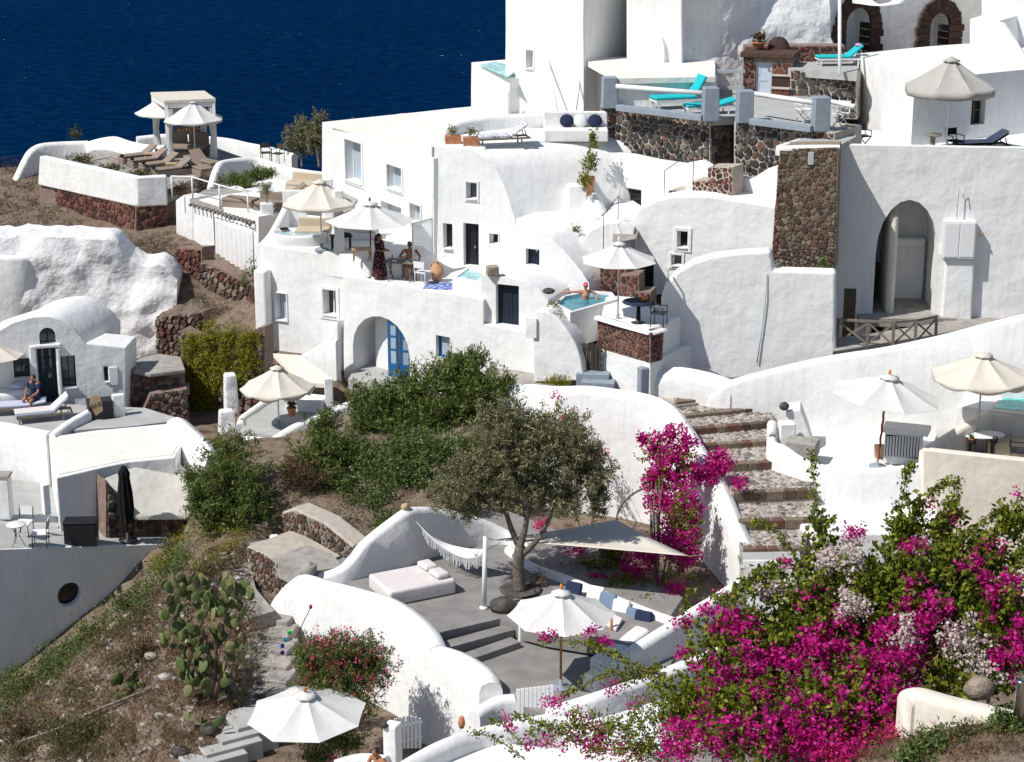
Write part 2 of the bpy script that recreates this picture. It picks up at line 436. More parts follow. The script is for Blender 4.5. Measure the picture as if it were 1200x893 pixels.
class MB:
    """collects verts and faces, builds one mesh object"""
    def __init__(s):
        s.v = []; s.f = []; s.m = []; s.sm = []
    def add(s, vs, fs, mi=0, smooth=True):
        b = len(s.v)
        s.v += [tuple(x) for x in vs]
        for f in fs:
            s.f.append([b + i for i in f]); s.m.append(mi); s.sm.append(smooth)
        return s
    def box(s, c, size, rz=0.0, mi=0, rot=None, taper=1.0):
        x, y, z = (k / 2 for k in size)
        t = taper
        vs = [(-x, -y, -z), (x, -y, -z), (x, y, -z), (-x, y, -z), (-x * t, -y * t, z), (x * t, -y * t, z), (x * t, y * t, z), (-x * t, y * t, z)]
        R = rot if rot is not None else Matrix.Rotation(rz, 3, 'Z')
        c = Vector(c)
        vs = [c + R @ Vector(p) for p in vs]
        return s.add(vs, [(0, 3, 2, 1), (4, 5, 6, 7), (0, 1, 5, 4), (1, 2, 6, 5), (2, 3, 7, 6), (3, 0, 4, 7)], mi, False)
    def bar(s, p0, p1, w, h, mi=0, up=(0, 0, 1)):
        p0 = Vector(p0); p1 = Vector(p1)
        d = (p1 - p0); L_ = d.length; d.normalize()
        upv = Vector(up)
        if abs(d.dot(upv)) > 0.98: upv = Vector((0, 1, 0))
        sx = d.cross(upv).normalized(); uy = sx.cross(d)
        R = Matrix((d, sx, uy)).transposed()
        return s.box((p0 + p1) / 2, (L_, w, h), mi=mi, rot=R)
    def tube(s, pts, rads, n=8, mi=0, cap=True):
        pts = [Vector(p) for p in pts]
        if not hasattr(rads, '__len__'): rads = [rads] * len(pts)
        rings = []
        ref = Vector((0.31, 0.17, 0.93))
        vs = []
        for i, p in enumerate(pts):
            a = pts[max(0, i - 1)]; b = pts[min(len(pts) - 1, i + 1)]
            d = (b - a)
            if d.length < 1e-9: d = Vector((0, 0, 1))
            d.normalize()
            if abs(d.dot(ref)) > 0.97: ref = Vector((0.9, 0.3, 0.1)).normalized()
            x = d.cross(ref).normalized(); y = d.cross(x)
            for k in range(n):
                t = 2 * math.pi * k / n
                vs.append(p + (x * math.cos(t) + y * math.sin(t)) * rads[i])
        fs = []
        for i in range(len(pts) - 1):
            for k in range(n):
                fs.append((i * n + k, i * n + (k + 1) % n, (i + 1) * n + (k + 1) % n, (i + 1) * n + k))
        if cap:
            fs.append(tuple(range(n - 1, -1, -1))); fs.append(tuple((len(pts) - 1) * n + k for k in range(n)))
        return s.add(vs, fs, mi)
    def lathe(s, c, prof, n=16, mi=0, sx=1.0, sy=1.0):
        c = Vector(c)
        vs = []
        for r, z in prof:
            for k in range(n):
                t = 2 * math.pi * k / n
                vs.append(c + Vector((r * math.cos(t) * sx, r * math.sin(t) * sy, z)))
        fs = []
        for i in range(len(prof) - 1):
            for k in range(n):
                fs.append((i * n + k, i * n + (k + 1) % n, (i + 1) * n + (k + 1) % n, (i + 1) * n + k))
        fs.append(tuple(range(n - 1, -1, -1)))
        fs.append(tuple((len(prof) - 1) * n + k for k in range(n)))
        return s.add(vs, fs, mi)
    def prism(s, pts, vec, mi=0, smooth=False):
        """polygon pts (3D, planar) swept along vec"""
        n = len(pts); vec = Vector(vec)
        vs = [Vector(p) for p in pts] + [Vector(p) + vec for p in pts]
        fs = [tuple(range(n - 1, -1, -1)), tuple(range(n, 2 * n))] + [(i, (i + 1) % n, n + (i + 1) % n, n + i) for i in range(n)]
        return s.add(vs, fs, mi, smooth)
    def blob(s, c, r, n=10, m=6, mi=0, jit=0.0, rot=None, rng=RNG):
        c = Vector(c); vs = [];
        R = rot or Matrix.Identity(3)
        for i in range(m + 1):
            a = math.pi * i / m
            for k in range(n):
                t = 2 * math.pi * k / n
                j = 1 + rng.uniform(-jit, jit)
                vs.append(c + R @ Vector((r[0] * math.sin(a) * math.cos(t) * j, r[1] * math.sin(a) * math.sin(t) * j, r[2] * math.cos(a) * j)))
        fs = [(i * n + k, (i + 1) * n + k, (i + 1) * n + (k + 1) % n, i * n + (k + 1) % n) for i in range(m) for k in range(n)]
        return s.add(vs, fs, mi)
    def mesh(s, name, mats):
        me = bpy.data.meshes.new(name)
        me.from_pydata(s.v, [], s.f)
        if not isinstance(mats, (list, tuple)): mats = [mats]
        for k in mats: me.materials.append(k)
        me.polygons.foreach_set('material_index', s.m)
        me.polygons.foreach_set('use_smooth', s.sm)
        me.update()
        return me
    def build(s, name, mats, parent=None, local=False, bevel=0.0, fix=True):
        me = s.mesh(name, mats)
        if fix:
            bm = bmesh.new(); bm.from_mesh(me); bmesh.ops.recalc_face_normals(bm, faces=bm.faces); bm.to_mesh(me); bm.free()
        o = link(name, me, parent, local)
        if bevel > 0:
            add_bevel(o, bevel, 2)
        return o
def add_bevel(o, w, seg=3, angle=35):
    b = o.modifiers.new('bevel', 'BEVEL')
    b.width = w; b.segments = seg; b.limit_method = 'ANGLE'; b.angle_limit = math.radians(angle)
    b.use_clamp_overlap = True
    for p in o.data.polygons: p.use_smooth = True
    w_ = o.modifiers.new('normals', 'WEIGHTED_NORMAL'); w_.keep_sharp = True
    return o

def resample(pts, step, closed=False):
    out = []
    n = len(pts)
    for i in range(n if closed else n - 1):
        a = Vector(pts[i]); b = Vector(pts[(i + 1) % n])
        k = max(1, int(round((b - a).length / step)))
        for j in range(k):
            out.append(a.lerp(b, j / k))
    if not closed: out.append(Vector(pts[-1]))
    return out
def catmull(pts, per=6):
    pts = [tuple(map(float, p)) for p in pts]
    if len(pts) < 3: return [Vector(p) for p in pts]
    out = []
    n = len(pts)
    for i in range(n - 1):
        p0 = np.array(pts[max(0, i - 1)]); p1 = np.array(pts[i]); p2 = np.array(pts[i + 1]); p3 = np.array(pts[min(n - 1, i + 2)])
        for j in range(per):
            t = j / per
            q = 0.5 * ((2 * p1) + (-p0 + p2) * t + (2 * p0 - 5 * p1 + 4 * p2 - p3) * t * t + (-p0 + 3 * p1 - 3 * p2 + p3) * t ** 3)
            out.append(Vector(q))
    out.append(Vector(pts[-1]))
    return out

def boolean_cut(me, cutters):
    """subtract a list of (verts, faces) solids from mesh me, return new mesh"""
    c = MB()
    for vs, fs in cutters:
        c.add(vs, fs)
    cm = c.mesh('cut', [])
    bm = bmesh.new(); bm.from_mesh(cm); bmesh.ops.recalc_face_normals(bm, faces=bm.faces); bm.to_mesh(cm); bm.free()
    co = bpy.data.objects.new('cut', cm); COL.objects.link(co)
    o = bpy.data.objects.new('tmp', me); COL.objects.link(o)
    md = o.modifiers.new('b', 'BOOLEAN'); md.operation = 'DIFFERENCE'; md.object = co; md.solver = 'EXACT'
    dg = bpy.context.evaluated_depsgraph_get()
    res = bpy.data.meshes.new_from_object(o.evaluated_get(dg))
    bpy.data.objects.remove(o); bpy.data.objects.remove(co)
    bpy.data.meshes.remove(cm); 
    if len(res.polygons) < 3:
        print('BOOL FAIL', me.name); return me
    return res

def arch_pts(s0, s1, z0, z1, n=10, spring=None):
    """outline in wall coords: rectangle with a round head"""
    r = (s1 - s0) / 2
    hz = z1 - r if spring is None else spring
    out = [(s0, z0), (s1, z0)]
    for i in range(n + 1):
        t = math.pi * i / n
        out.append(((s0 + s1) / 2 + r * math.cos(t), hz + (z1 - hz) * math.sin(t)))
    return out
def opening_outline(W, op):
    u0, v0, u1, v1 = op['rect']
    um, vm = (u0 + u1) / 2, (v0 + v1) / 2
    s0 = W.sz(W.hit(u0, vm))[0]; s1 = W.sz(W.hit(u1, vm))[0]
    z1 = W.hit(um, v0).z; z0 = W.hit(um, v1).z
    if s0 > s1: s0, s1 = s1, s0
    op['s'] = (s0, s1); op['z'] = (z0, z1)
    if op.get('arch'):
        return arch_pts(s0, s1, z0, z1, spring=(z1 - (z1 - z0) * op['arch']) if isinstance(op['arch'], float) else None)
    return [(s0, z0), (s1, z0), (s1, z1), (s0, z1)]
def cutter(W, op, extra=0.4):
    ol = opening_outline(W, op)
    n = len(ol)
    vs = [W.at(s, z, extra) for s, z in ol] + [W.at(s, z, -op.get('depth', 0.35)) for s, z in ol]
    fs = [tuple(range(n)), tuple(range(2 * n - 1, n - 1, -1))] + [(i, n + i, n + (i + 1) % n, (i + 1) % n) for i in range(n)]
    return vs, fs

def wobble(me, amp, scale=0.7, zkeep=None):
    for v in me.vertices:
        q = v.co * scale
        d = mnoise.noise_vector(q)
        v.co += Vector((d.x, d.y, d.z * 0.6)) * amp

def facade(name, W, outline, depth, m, parent, openings=(), bevel=0.1, vec=None, jit=0.02, step=1.2, kind=None, cuts=()):
    """front face outline (pixels) on the upright plane W, swept back"""
    pts = [W.hit(u, v) for u, v in outline]
    pts = resample(pts, step, True)
    vec = Vector(vec) if vec is not None else -W.n * depth
    n = len(pts)
    mb = MB()
    k = max(1, int(vec.length / 1.5))
    vs = []
    for j in range(k + 1):
        vs += [p + vec * (j / k) for p in pts]
    fs = [tuple(range(n - 1, -1, -1)), tuple(range(k * n, (k + 1) * n))]
    for j in range(k):
        fs += [(j * n + i, j * n + (i + 1) % n, (j + 1) * n + (i + 1) % n, (j + 1) * n + i) for i in range(n)]
    mb.add(vs, fs)
    me = mb.mesh(name, m)
    if jit: wobble(me, jit)
    bm = bmesh.new(); bm.from_mesh(me); bmesh.ops.recalc_face_normals(bm, faces=bm.faces); bm.to_mesh(me); bm.free()
    if openings or cuts:
        me = boolean_cut(me, [cutter(W, op) for op in openings] + list(cuts))
    me.name = name
    o = link(name, me, parent)
    if bevel: add_bevel(o, bevel)
    if kind: tag(o, kind=kind)
    return o

def slab(name, poly, z, thick, m, parent=None, bevel=0.0, jit=0.0, step=1.5, zs=None, kind=None, openings=None):
    """flat sheet: image polygon laid on the level z, with thickness below"""
    if zs is not None:
        pts = [PZ(u, v, zz) for (u, v), zz in zip(poly, zs)]
    else:
        pts = [PZ(u, v, z) for u, v in poly]
    pts = resample(pts, step, True)
    n = len(pts)
    mb = MB()
    mb.add(pts + [p - Vector((0, 0, thick)) for p in pts], [tuple(range(n)), tuple(range(2 * n - 1, n - 1, -1))] + [(i, n + i, n + (i + 1) % n, (i + 1) % n) for i in range(n)])
    me = mb.mesh(name, m)
    if jit: wobble(me, jit)
    bm = bmesh.new(); bm.from_mesh(me)
    bmesh.ops.recalc_face_normals(bm, faces=bm.faces)
    bm.to_mesh(me); bm.free()
    if openings: me = boolean_cut(me, openings)
    me.name = name
    o = link(name, me, parent)
    for p in me.polygons: p.use_smooth = False
    if bevel: add_bevel(o, bevel)
    if kind: tag(o, kind=kind)
    return o

def ribbon(name, pts, thick, zb, m, parent=None, smooth=True, per=5, rnd=0.35, jit=0.025, side=0.0, ends=True, batter=0.0, openings=None):
    """free-standing or retaining wall: image points (u, v, distance) along its top, rounded crest, base height(s) zb"""
    T = [P(*p) for p in pts]
    zbs = [zb] * len(pts) if not hasattr(zb, '__len__') else list(zb)
    Q = [(t.x, t.y, t.z, b) for t, b in zip(T, zbs)]
    if smooth:
        n = len(Q); out = []
        for i in range(n - 1):
            p0 = np.array(Q[max(0, i - 1)]); p1 = np.array(Q[i]); p2 = np.array(Q[i + 1]); p3 = np.array(Q[min(n - 1, i + 2)])
            for j in range(per):
                t = j / per
                out.append(0.5 * ((2 * p1) + (-p0 + p2) * t + (2 * p0 - 5 * p1 + 4 * p2 - p3) * t * t + (-p0 + 3 * p1 - 3 * p2 + p3) * t ** 3))
        out.append(np.array(Q[-1]))
        Q = out
    n = len(Q)
    h = thick / 2
    vs = []
    K = 9
    for i in range(n):
        a = Q[max(0, i - 1)]; b = Q[min(n - 1, i + 1)]
        t = Vector((b[0] - a[0], b[1] - a[1], 0)).normalized()
        nn = Vector((t.y, -t.x, 0))
        if nn.y > 0 and abs(nn.y) > 0.05: nn = -nn
        x, y, zt, z0 = Q[i]
        zt = max(zt, z0 + 0.02)
        rr = min(h * rnd * 2, h, max(0.01, zt - z0))
        bt = batter * (zt - z0)
        prof = [(h + bt, z0), (h + bt * 0.5, (z0 + zt - rr) / 2), (h, zt - rr), (h - rr * 0.3, zt - rr * 0.3), (h - rr, zt), (-h + rr, zt), (-h + rr * 0.3, zt - rr * 0.3), (-h, zt - rr), (-h, z0)]
        for o_, z_ in prof:
            vs.append(Vector((x, y, 0)) + nn * (o_ + side) + Vector((0, 0, z_)))
    fs = []
    for i in range(n - 1):
        for k in range(K - 1):
            fs.append((i * K + k, (i + 1) * K + k, (i + 1) * K + k + 1, i * K + k + 1))
        fs.append((i * K + K - 1, (i + 1) * K + K - 1, (i + 1) * K, i * K))
    fs.append(tuple(range(K))); fs.append(tuple(range(n * K - 1, n * K - K - 1, -1)))
    mb = MB(); mb.add(vs, fs)
    me = mb.mesh(name, m)
    if jit: wobble(me, jit)
    bm = bmesh.new(); bm.from_mesh(me); bmesh.ops.recalc_face_normals(bm, faces=bm.faces); bm.to_mesh(me); bm.free()
    if openings: me = boolean_cut(me, openings)
    me.name = name
    o = link(name, me, parent)
    for p in me.polygons: p.use_smooth = True
    md = o.modifiers.new('edge', 'EDGE_SPLIT'); md.split_angle = math.radians(50)
    return o

def px_obj_box(W, rect, proud, depth):
    """box on wall plane W from a pixel rectangle: (centre, size, rz)"""
    u0, v0, u1, v1 = rect
    um, vm = (u0 + u1) / 2, (v0 + v1) / 2
    a = W.hit(u0, vm); b = W.hit(u1, vm); z1 = W.hit(um, v0).z; z0 = W.hit(um, v1).z
    c = (a + b) / 2 + W.n * (proud - depth / 2); c.z = (z0 + z1) / 2
    rz = math.atan2(W.t.y, W.t.x)
    return c, ((b - a).length, depth, z1 - z0), rz

def WallZ(z, a, b):
    """upright plane whose top edge is level at height z between two pixels"""
    return Wall((a[0], a[1], -z / cz(a[1])), (b[0], b[1], -z / cz(b[1])))

def PB(name, m, parent, W, rect, proud, depth, bevel=0.0):
    c, sz, rz = px_obj_box(W, rect, proud, depth)
    b = MB(); b.box(c, sz, rz)
    return b.build(name, M[m], parent, bevel=bevel)
def BX(name, m, parent, bevel, *a, **k):
    b = MB(); b.box(*a, **k)
    return b.build(name, M[m], parent, bevel=bevel)
def BL(name, m, parent, bevel, *a, **k):
    b = MB(); b.box(*a, **k)
    return b.build(name, M[m], parent, True, bevel=bevel)

# ------------------------------------------------------------------ joinery set into openings
def frame_ring(mb, W, s0, s1, z0, z1, out, w, t, mi=0):
    """four bars round a rectangle on wall W; face at `out`, bar width w, thickness t"""
    rz = math.atan2(W.t.y, W.t.x)
    def bx(a, b, c, d):
        p = W.at((a + b) / 2, (c + d) / 2, out - t / 2)
        mb.box(p, (b - a, t, d - c), rz, mi)
    bx(s0, s0 + w, z0, z1); bx(s1 - w, s1, z0, z1)
    bx(s0 + w, s1 - w, z1 - w, z1); bx(s0 + w, s1 - w, z0, z0 + w)
def window(parent, W, op, fm='white_paint', gm='glass', bars=(1, 0), surround=0.10, sill=True, fw=0.05, label=None):
    """window part with frame, pane, sill; surround is a raised plaster band on the wall"""
    opening_outline(W, op)
    s0, s1 = op['s']; z0, z1 = op['z']; dp = op.get('depth', 0.35)
    inset = -(dp - 0.12)
    e = 0.004
    rz = math.atan2(W.t.y, W.t.x)
    mb = MB(); frame_ring(mb, W, s0 + e, s1 - e, z0 + e, z1 - e, inset, fw, 0.06)
    nx, nz = bars
    for i in range(nx):
        s = s0 + (s1 - s0) * (i + 1) / (nx + 1)
        mb.box(W.at(s, (z0 + z1) / 2, inset - 0.03), (fw * 0.8, 0.05, z1 - z0 - 2 * fw), rz)
    for i in range(nz):
        z = z0 + (z1 - z0) * (i + 1) / (nz + 1)
        mb.box(W.at((s0 + s1) / 2, z, inset - 0.032), (s1 - s0 - 2 * fw, 0.04, fw * 0.7), rz)
    w = mb.build('window', M[fm], parent)
    if label: w['label'] = label
    g = MB()
    a = W.at(s0 + fw * 0.5, z0 + fw * 0.5, inset - 0.04)
    g.box(W.at((s0 + s1) / 2, (z0 + z1) / 2, inset - 0.045), (s1 - s0 - fw, 0.012, z1 - z0 - fw), rz)
    g.build('pane', M[gm], w)
    if surround > 0:
        sb = MB(); frame_ring(sb, W, s0 - surround, s1 + surround, z0 - surround, z1 + surround, 0.045, surround, 0.13)
        sb.build('surround', M['white'], w, bevel=0.02)
    if sill:
        sl = MB(); sl.box(W.at((s0 + s1) / 2, z0 + 0.02, -(dp - 0.12) / 2 + 0.04), (s1 - s0 - 0.01, dp - 0.12 + 0.1, 0.04), rz)
        sl.build('sill', M['white'], w)
    return w
def door(parent, W, op, m='navy_door', leaves=2, panes=0, gm='glass', handle=True, arch=False, panels=True):
    opening_outline(W, op)
    s0, s1 = op['s']; z0, z1 = op['z']; dp = op.get('depth', 0.35)
    inset = -(dp - 0.12); e = 0.004
    rz = math.atan2(W.t.y, W.t.x)
    mb = MB(); frame_ring(mb, W, s0 + e, s1 - e, z0 + e, z1 - e, inset + 0.02, 0.06, 0.08)
    d = mb.build('door', M[m], parent)
    w = (s1 - s0 - 0.12) / leaves
    for i in range(leaves):
        a = s0 + 0.06 + w * i + 0.006; b = a + w - 0.012
        lf = MB()
        zb = z0 + 0.06; zt = z1 - 0.06
        if panes:
            frame_ring(lf, W, a, b, zb, zt, inset, 0.09, 0.05)
            zk = zb + (zt - zb) * 0.36
            lf.box(W.at((a + b) / 2, (zb + zk) / 2, inset - 0.03), (b - a - 0.17, 0.03, zk - zb), rz)
            for k in range(panes):
                zz = zk + (zt - zk) * k / panes
                lf.box(W.at((a + b) / 2, zz, inset - 0.025), (b - a - 0.17, 0.04, 0.045), rz)
        else:
            lf.box(W.at((a + b) / 2, (zb + zt) / 2, inset - 0.03), (b - a, 0.04, zt - zb), rz)
            if panels:
                frame_ring(lf, W, a, b, zb, zt, inset + 0.006, 0.09, 0.03)
                lf.box(W.at((a + b) / 2, zb + (zt - zb) * 0.45, inset - 0.009), (b - a - 0.18, 0.03, 0.1), rz)
        lf.build('door_leaf', M[m], d)
        if panes:
            for k in range(panes):
                za = zk + (zt - zk) * k / panes + 0.02; zc = zk + (zt - zk) * (k + 1) / panes - 0.02
                g = MB(); g.box(W.at((a + b) / 2, (za + zc) / 2, inset - 0.035), (b - a - 0.16, 0.012, zc - za), rz)
                g.build('pane', M[gm], d)
    if handle:
        h = MB(); hs = (s0 + s1) / 2 + 0.06 if leaves == 2 else s1 - 0.14
        hz = z0 + 1.0
        h.box(W.at(hs, hz, inset + 0.02), (0.035, 0.03, 0.16), rz)
        h.tube([W.at(hs, hz, inset + 0.03), W.at(hs, hz, inset + 0.07), W.at(hs + 0.09, hz, inset + 0.075)], 0.012, 6)
        h.build('handle', M['steel'], d)
    return d

# ------------------------------------------------------------------ stones
def clip_poly(poly, px, py, nx, ny):
    """keep the side where (q-p).n <= 0"""
    out = []
    n = len(poly)
    for i in range(n):
        a = poly[i]; b = poly[(i + 1) % n]
        da = (a[0] - px) * nx + (a[1] - py) * ny
        db = (b[0] - px) * nx + (b[1] - py) * ny
        if da <= 0: out.append(a)
        if (da < 0 < db) or (db < 0 < da):
            t = da / (da - db)
            out.append((a[0] + (b[0] - a[0]) * t, a[1] + (b[1] - a[1]) * t))
    return out
def inside(poly, x, y):
    c = False; n = len(poly)
    for i in range(n):
        x0, y0 = poly[i]; x1, y1 = poly[(i + 1) % n]
        if (y0 > y) != (y1 > y) and x < (x1 - x0) * (y - y0) / (y1 - y0) + x0: c = not c
    return c
def voronoi(poly, sx, sy, jit=0.36, rng=RNG, course=True):
    """cells of a jittered grid clipped to polygon"""
    xs = [p[0] for p in poly]; ys = [p[1] for p in poly]
    nx = max(1, int(round((max(xs) - min(xs)) / sx))); ny = max(1, int(round((max(ys) - min(ys)) / sy)))
    dx = (max(xs) - min(xs)) / nx; dy = (max(ys) - min(ys)) / ny
    pts = {}
    for j in range(-2, ny + 2):
        for i in range(-2, nx + 3):
            o = 0.5 * (j % 2) if course else 0
            if rng.random() < 0.17: continue
            pts[(i, j)] = (min(xs) + (i + 0.5 - o + rng.uniform(-jit, jit)) * dx, min(ys) + (j + 0.5 + rng.uniform(-jit, jit)) * dy)
    cells = []
    for (i, j), p in pts.items():
        if not (-1 <= i <= nx + 1 and -1 <= j <= ny): continue
        c = [(p[0] - 1.6 * dx, p[1] - 1.6 * dy), (p[0] + 1.6 * dx, p[1] - 1.6 * dy), (p[0] + 1.6 * dx, p[1] + 1.6 * dy), (p[0] - 1.6 * dx, p[1] + 1.6 * dy)]
        for a in range(-2, 3):
            for b in range(-2, 3):
                if (a, b) == (0, 0): continue
                q = pts.get((i + a, j + b))
                if q is None: continue
                c = clip_poly(c, (p[0] + q[0]) / 2, (p[1] + q[1]) / 2, q[0] - p[0], q[1] - p[1])
                if not c: break
            if not c: break
        if len(c) < 3: continue
        # clip to convex-ish wall polygon (counter-clockwise)
        n = len(poly)
        ar = sum(poly[k][0] * poly[(k + 1) % n][1] - poly[(k + 1) % n][0] * poly[k][1] for k in range(n))
        sg = 1 if ar > 0 else -1
        for k in range(n):
            a = poly[k]; b = poly[(k + 1) % n]
            ex, ey = b[0] - a[0], b[1] - a[1]
            c = clip_poly(c, a[0], a[1], ey * sg, -ex * sg)
            if len(c) < 3: break
        if len(c) < 3: continue
        cells.append(c)
    return cells
def stone_geo(cell, f, gap, h, rng=RNG, keep=1.0):
    """one stone from a cell outline; f maps (s, z, out) to space"""
    cx = sum(p[0] for p in cell) / len(cell); cy = sum(p[1] for p in cell) / len(cell)
    # round the outline by corner cutting
    q = []
    n = len(cell)
    for i in range(n):
        a = cell[i]; b = cell[(i + 1) % n]
        L_ = math.hypot(b[0] - a[0], b[1] - a[1])
        if L_ < gap * 0.8: 
            q.append(((a[0] + b[0]) / 2, (a[1] + b[1]) / 2)); continue
        k_ = rng.uniform(0.12, 0.24)
        q.append((a[0] * (1 - k_) + b[0] * k_, a[1] * (1 - k_) + b[1] * k_)); q.append((a[0] * k_ + b[0] * (1 - k_), a[1] * k_ + b[1] * (1 - k_)))
    r = sum(math.hypot(p[0] - cx, p[1] - cy) for p in q) / len(q)
    if r < gap * 0.9: return None
    k0 = max(0.3, 1 - gap / (2 * r)) * keep
    n = len(q)
    hh = h * rng.uniform(0.7, 1.15)
    tx, ty = rng.uniform(-0.2, 0.2), rng.uniform(-0.2, 0.2)
    vs = []
    for k, o in ((k0, -0.02), (k0 * 0.97, hh * 0.55), (k0 * 0.72, hh)):
        for x, y in q:
            ox, oy = (x - cx) * k, (y - cy) * k
            vs.append(f(cx + ox, cy + oy, o + (ox * tx + oy * ty if o > 0 else 0)))
    fs = [(i, (i + 1) % n, n + (i + 1) % n, n + i) for i in range(n)] + [(n + i, n + (i + 1) % n, 2 * n + (i + 1) % n, 2 * n + i) for i in range(n)] + [tuple(range(2 * n, 3 * n))]
    return vs, fs
def stones(parent, poly, f, sx, sy, gap, h, m, single=True, rng=RNG, jit=0.36, name='stone', smooth=False, cap=300):
    cells = voronoi(poly, sx, sy, jit, rng)
    def area(c):
        return abs(sum(c[k][0] * c[(k + 1) % len(c)][1] - c[(k + 1) % len(c)][0] * c[k][1] for k in range(len(c))))
    cells.sort(key=lambda c: -area(c))
    rest = MB()
    for i, c in enumerate(cells):
        g = stone_geo(c, f, gap, h, rng)
        if g is None: continue
        if single and i < cap:
            vs, fs = g
            ctr = sum(vs, Vector((0, 0, 0))) / len(vs)
            mb = MB(); mb.add([v - ctr for v in vs], fs, 0, smooth)
            me = mb.mesh(name, M['s_' + m])
            bm = bmesh.new(); bm.from_mesh(me); bmesh.ops.recalc_face_normals(bm, faces=bm.faces); bm.to_mesh(me); bm.free()
            o = link(name, me, parent)
            o.location = ctr - WLOC[parent]
        else:
            rest.add(g[0], g[1], 0, smooth)
    if rest.v:
        o = rest.build('stonework' if name == 'stone' else name + 's', M['i_' + m], parent)
        tag(o, kind='stuff')
        return o
def wall_stones(parent, W, px_poly, sx, sy, gap, h, m, single=True, rng=RNG, out=0.0, jit=0.46):
    poly = [W.sz(W.hit(u, v)) for u, v in px_poly]
    return stones(parent, poly, lambda s, z, o: W.at(s, z, o + out), sx, sy, gap, h, m, single, rng, jit)

# ------------------------------------------------------------------ foliage
def leaf_mesh(name, pos, size, mats, midx=None, aspect=0.45, up=0.25, curl=0.25, dirs=None, rng=NR):
    """many small folded leaves: pos (N,3), size (N,) lengths"""
    n = len(pos)
    d = rng.normal(size=(n, 3)); d[:, 2] += up
    if dirs is not None: d = d * 0.55 + dirs
    d /= np.linalg.norm(d, axis=1)[:, None]
    r = rng.normal(size=(n, 3))
    sx = np.cross(d, r); sx /= np.linalg.norm(sx, axis=1)[:, None] + 1e-9
    nn = np.cross(d, sx)
    s = size[:, None]
    b = pos - d * s * 0.5
    tip = pos + d * s * 0.5
    w = s * aspect * 0.5
    c = nn * s * curl * 0.35
    l = pos + sx * w + c
    rr = pos - sx * w + c
    co = np.empty((n * 4, 3)); co[0::4] = b; co[1::4] = l; co[2::4] = tip; co[3::4] = rr
    me = bpy.data.meshes.new(name)
    me.vertices.add(n * 4); me.vertices.foreach_set('co', co.ravel())
    tri = np.empty((n * 2, 3), dtype=np.int32)
    k = np.arange(n) * 4
    tri[0::2] = np.stack([k, k + 1, k + 2], 1); tri[1::2] = np.stack([k, k + 2, k + 3], 1)
    me.loops.add(n * 6); me.loops.foreach_set('vertex_index', tri.ravel())
    me.polygons.add(n * 2)
    me.polygons.foreach_set('loop_start', np.arange(0, n * 6, 3, dtype=np.int32))
    if not isinstance(mats, (list, tuple)): mats = [mats]
    for m_ in mats: me.materials.append(M[m_] if isinstance(m_, str) else m_)
    if midx is not None:
        me.polygons.foreach_set('material_index', np.repeat(midx, 2).astype(np.int32))
    me.update(); me.validate()
    return me
def blob_points(blobs, n, clump=14, spread=0.16, shell=0.55, rng=NR, up=0.3, spray=True):
    """leaf positions strung along twigs through a set of ellipsoids: (centre, (rx, ry, rz)); returns points, twig centres, leaf directions"""
    vol = np.array([b[1][0] * b[1][1] * b[1][2] for b in blobs]) ** 0.75
    pr = vol / vol.sum()
    k = max(1, n // clump)
    which = rng.choice(len(blobs), size=k, p=pr)
    C = np.array([list(b[0]) for b in blobs])[which]; R = np.array([b[1] for b in blobs])[which]
    d = rng.normal(size=(k, 3)); d /= np.linalg.norm(d, axis=1)[:, None]
    rad = rng.uniform(0, 1, size=k) ** shell
    rad *= rng.uniform(0.85, 1.15, size=k) * np.array([1 + 0.42 * mnoise.noise(Vector(v) * 1.9 + Vector((w * 3.1, 0, 0))) for v, w in zip(d, which)])
    cc = C + d * R * rad[:, None]
    idx = np.repeat(np.arange(k), clump)
    if not spray:
        return cc[idx] + rng.normal(size=(k * clump, 3)) * spread, cc, None
    td = d * 0.75 + rng.normal(size=(k, 3)) * 0.45; td[:, 2] += up
    td /= np.linalg.norm(td, axis=1)[:, None]
    L = spread * 3.0 * rng.uniform(0.6, 1.5, size=k)
    t = rng.uniform(-0.5, 0.5, size=k * clump)
    pts = cc[idx] + td[idx] * (t * L[idx])[:, None] + rng.normal(size=(k * clump, 3)) * spread * 0.38
    return pts, cc, td[idx] * 0.7
def pblob(u, v, d, ru, rv, ry=None):
    s = d / F
    return (P(u, v, d), (ru * s, (ry if ry is not None else min(ru, rv) * s), rv * s))
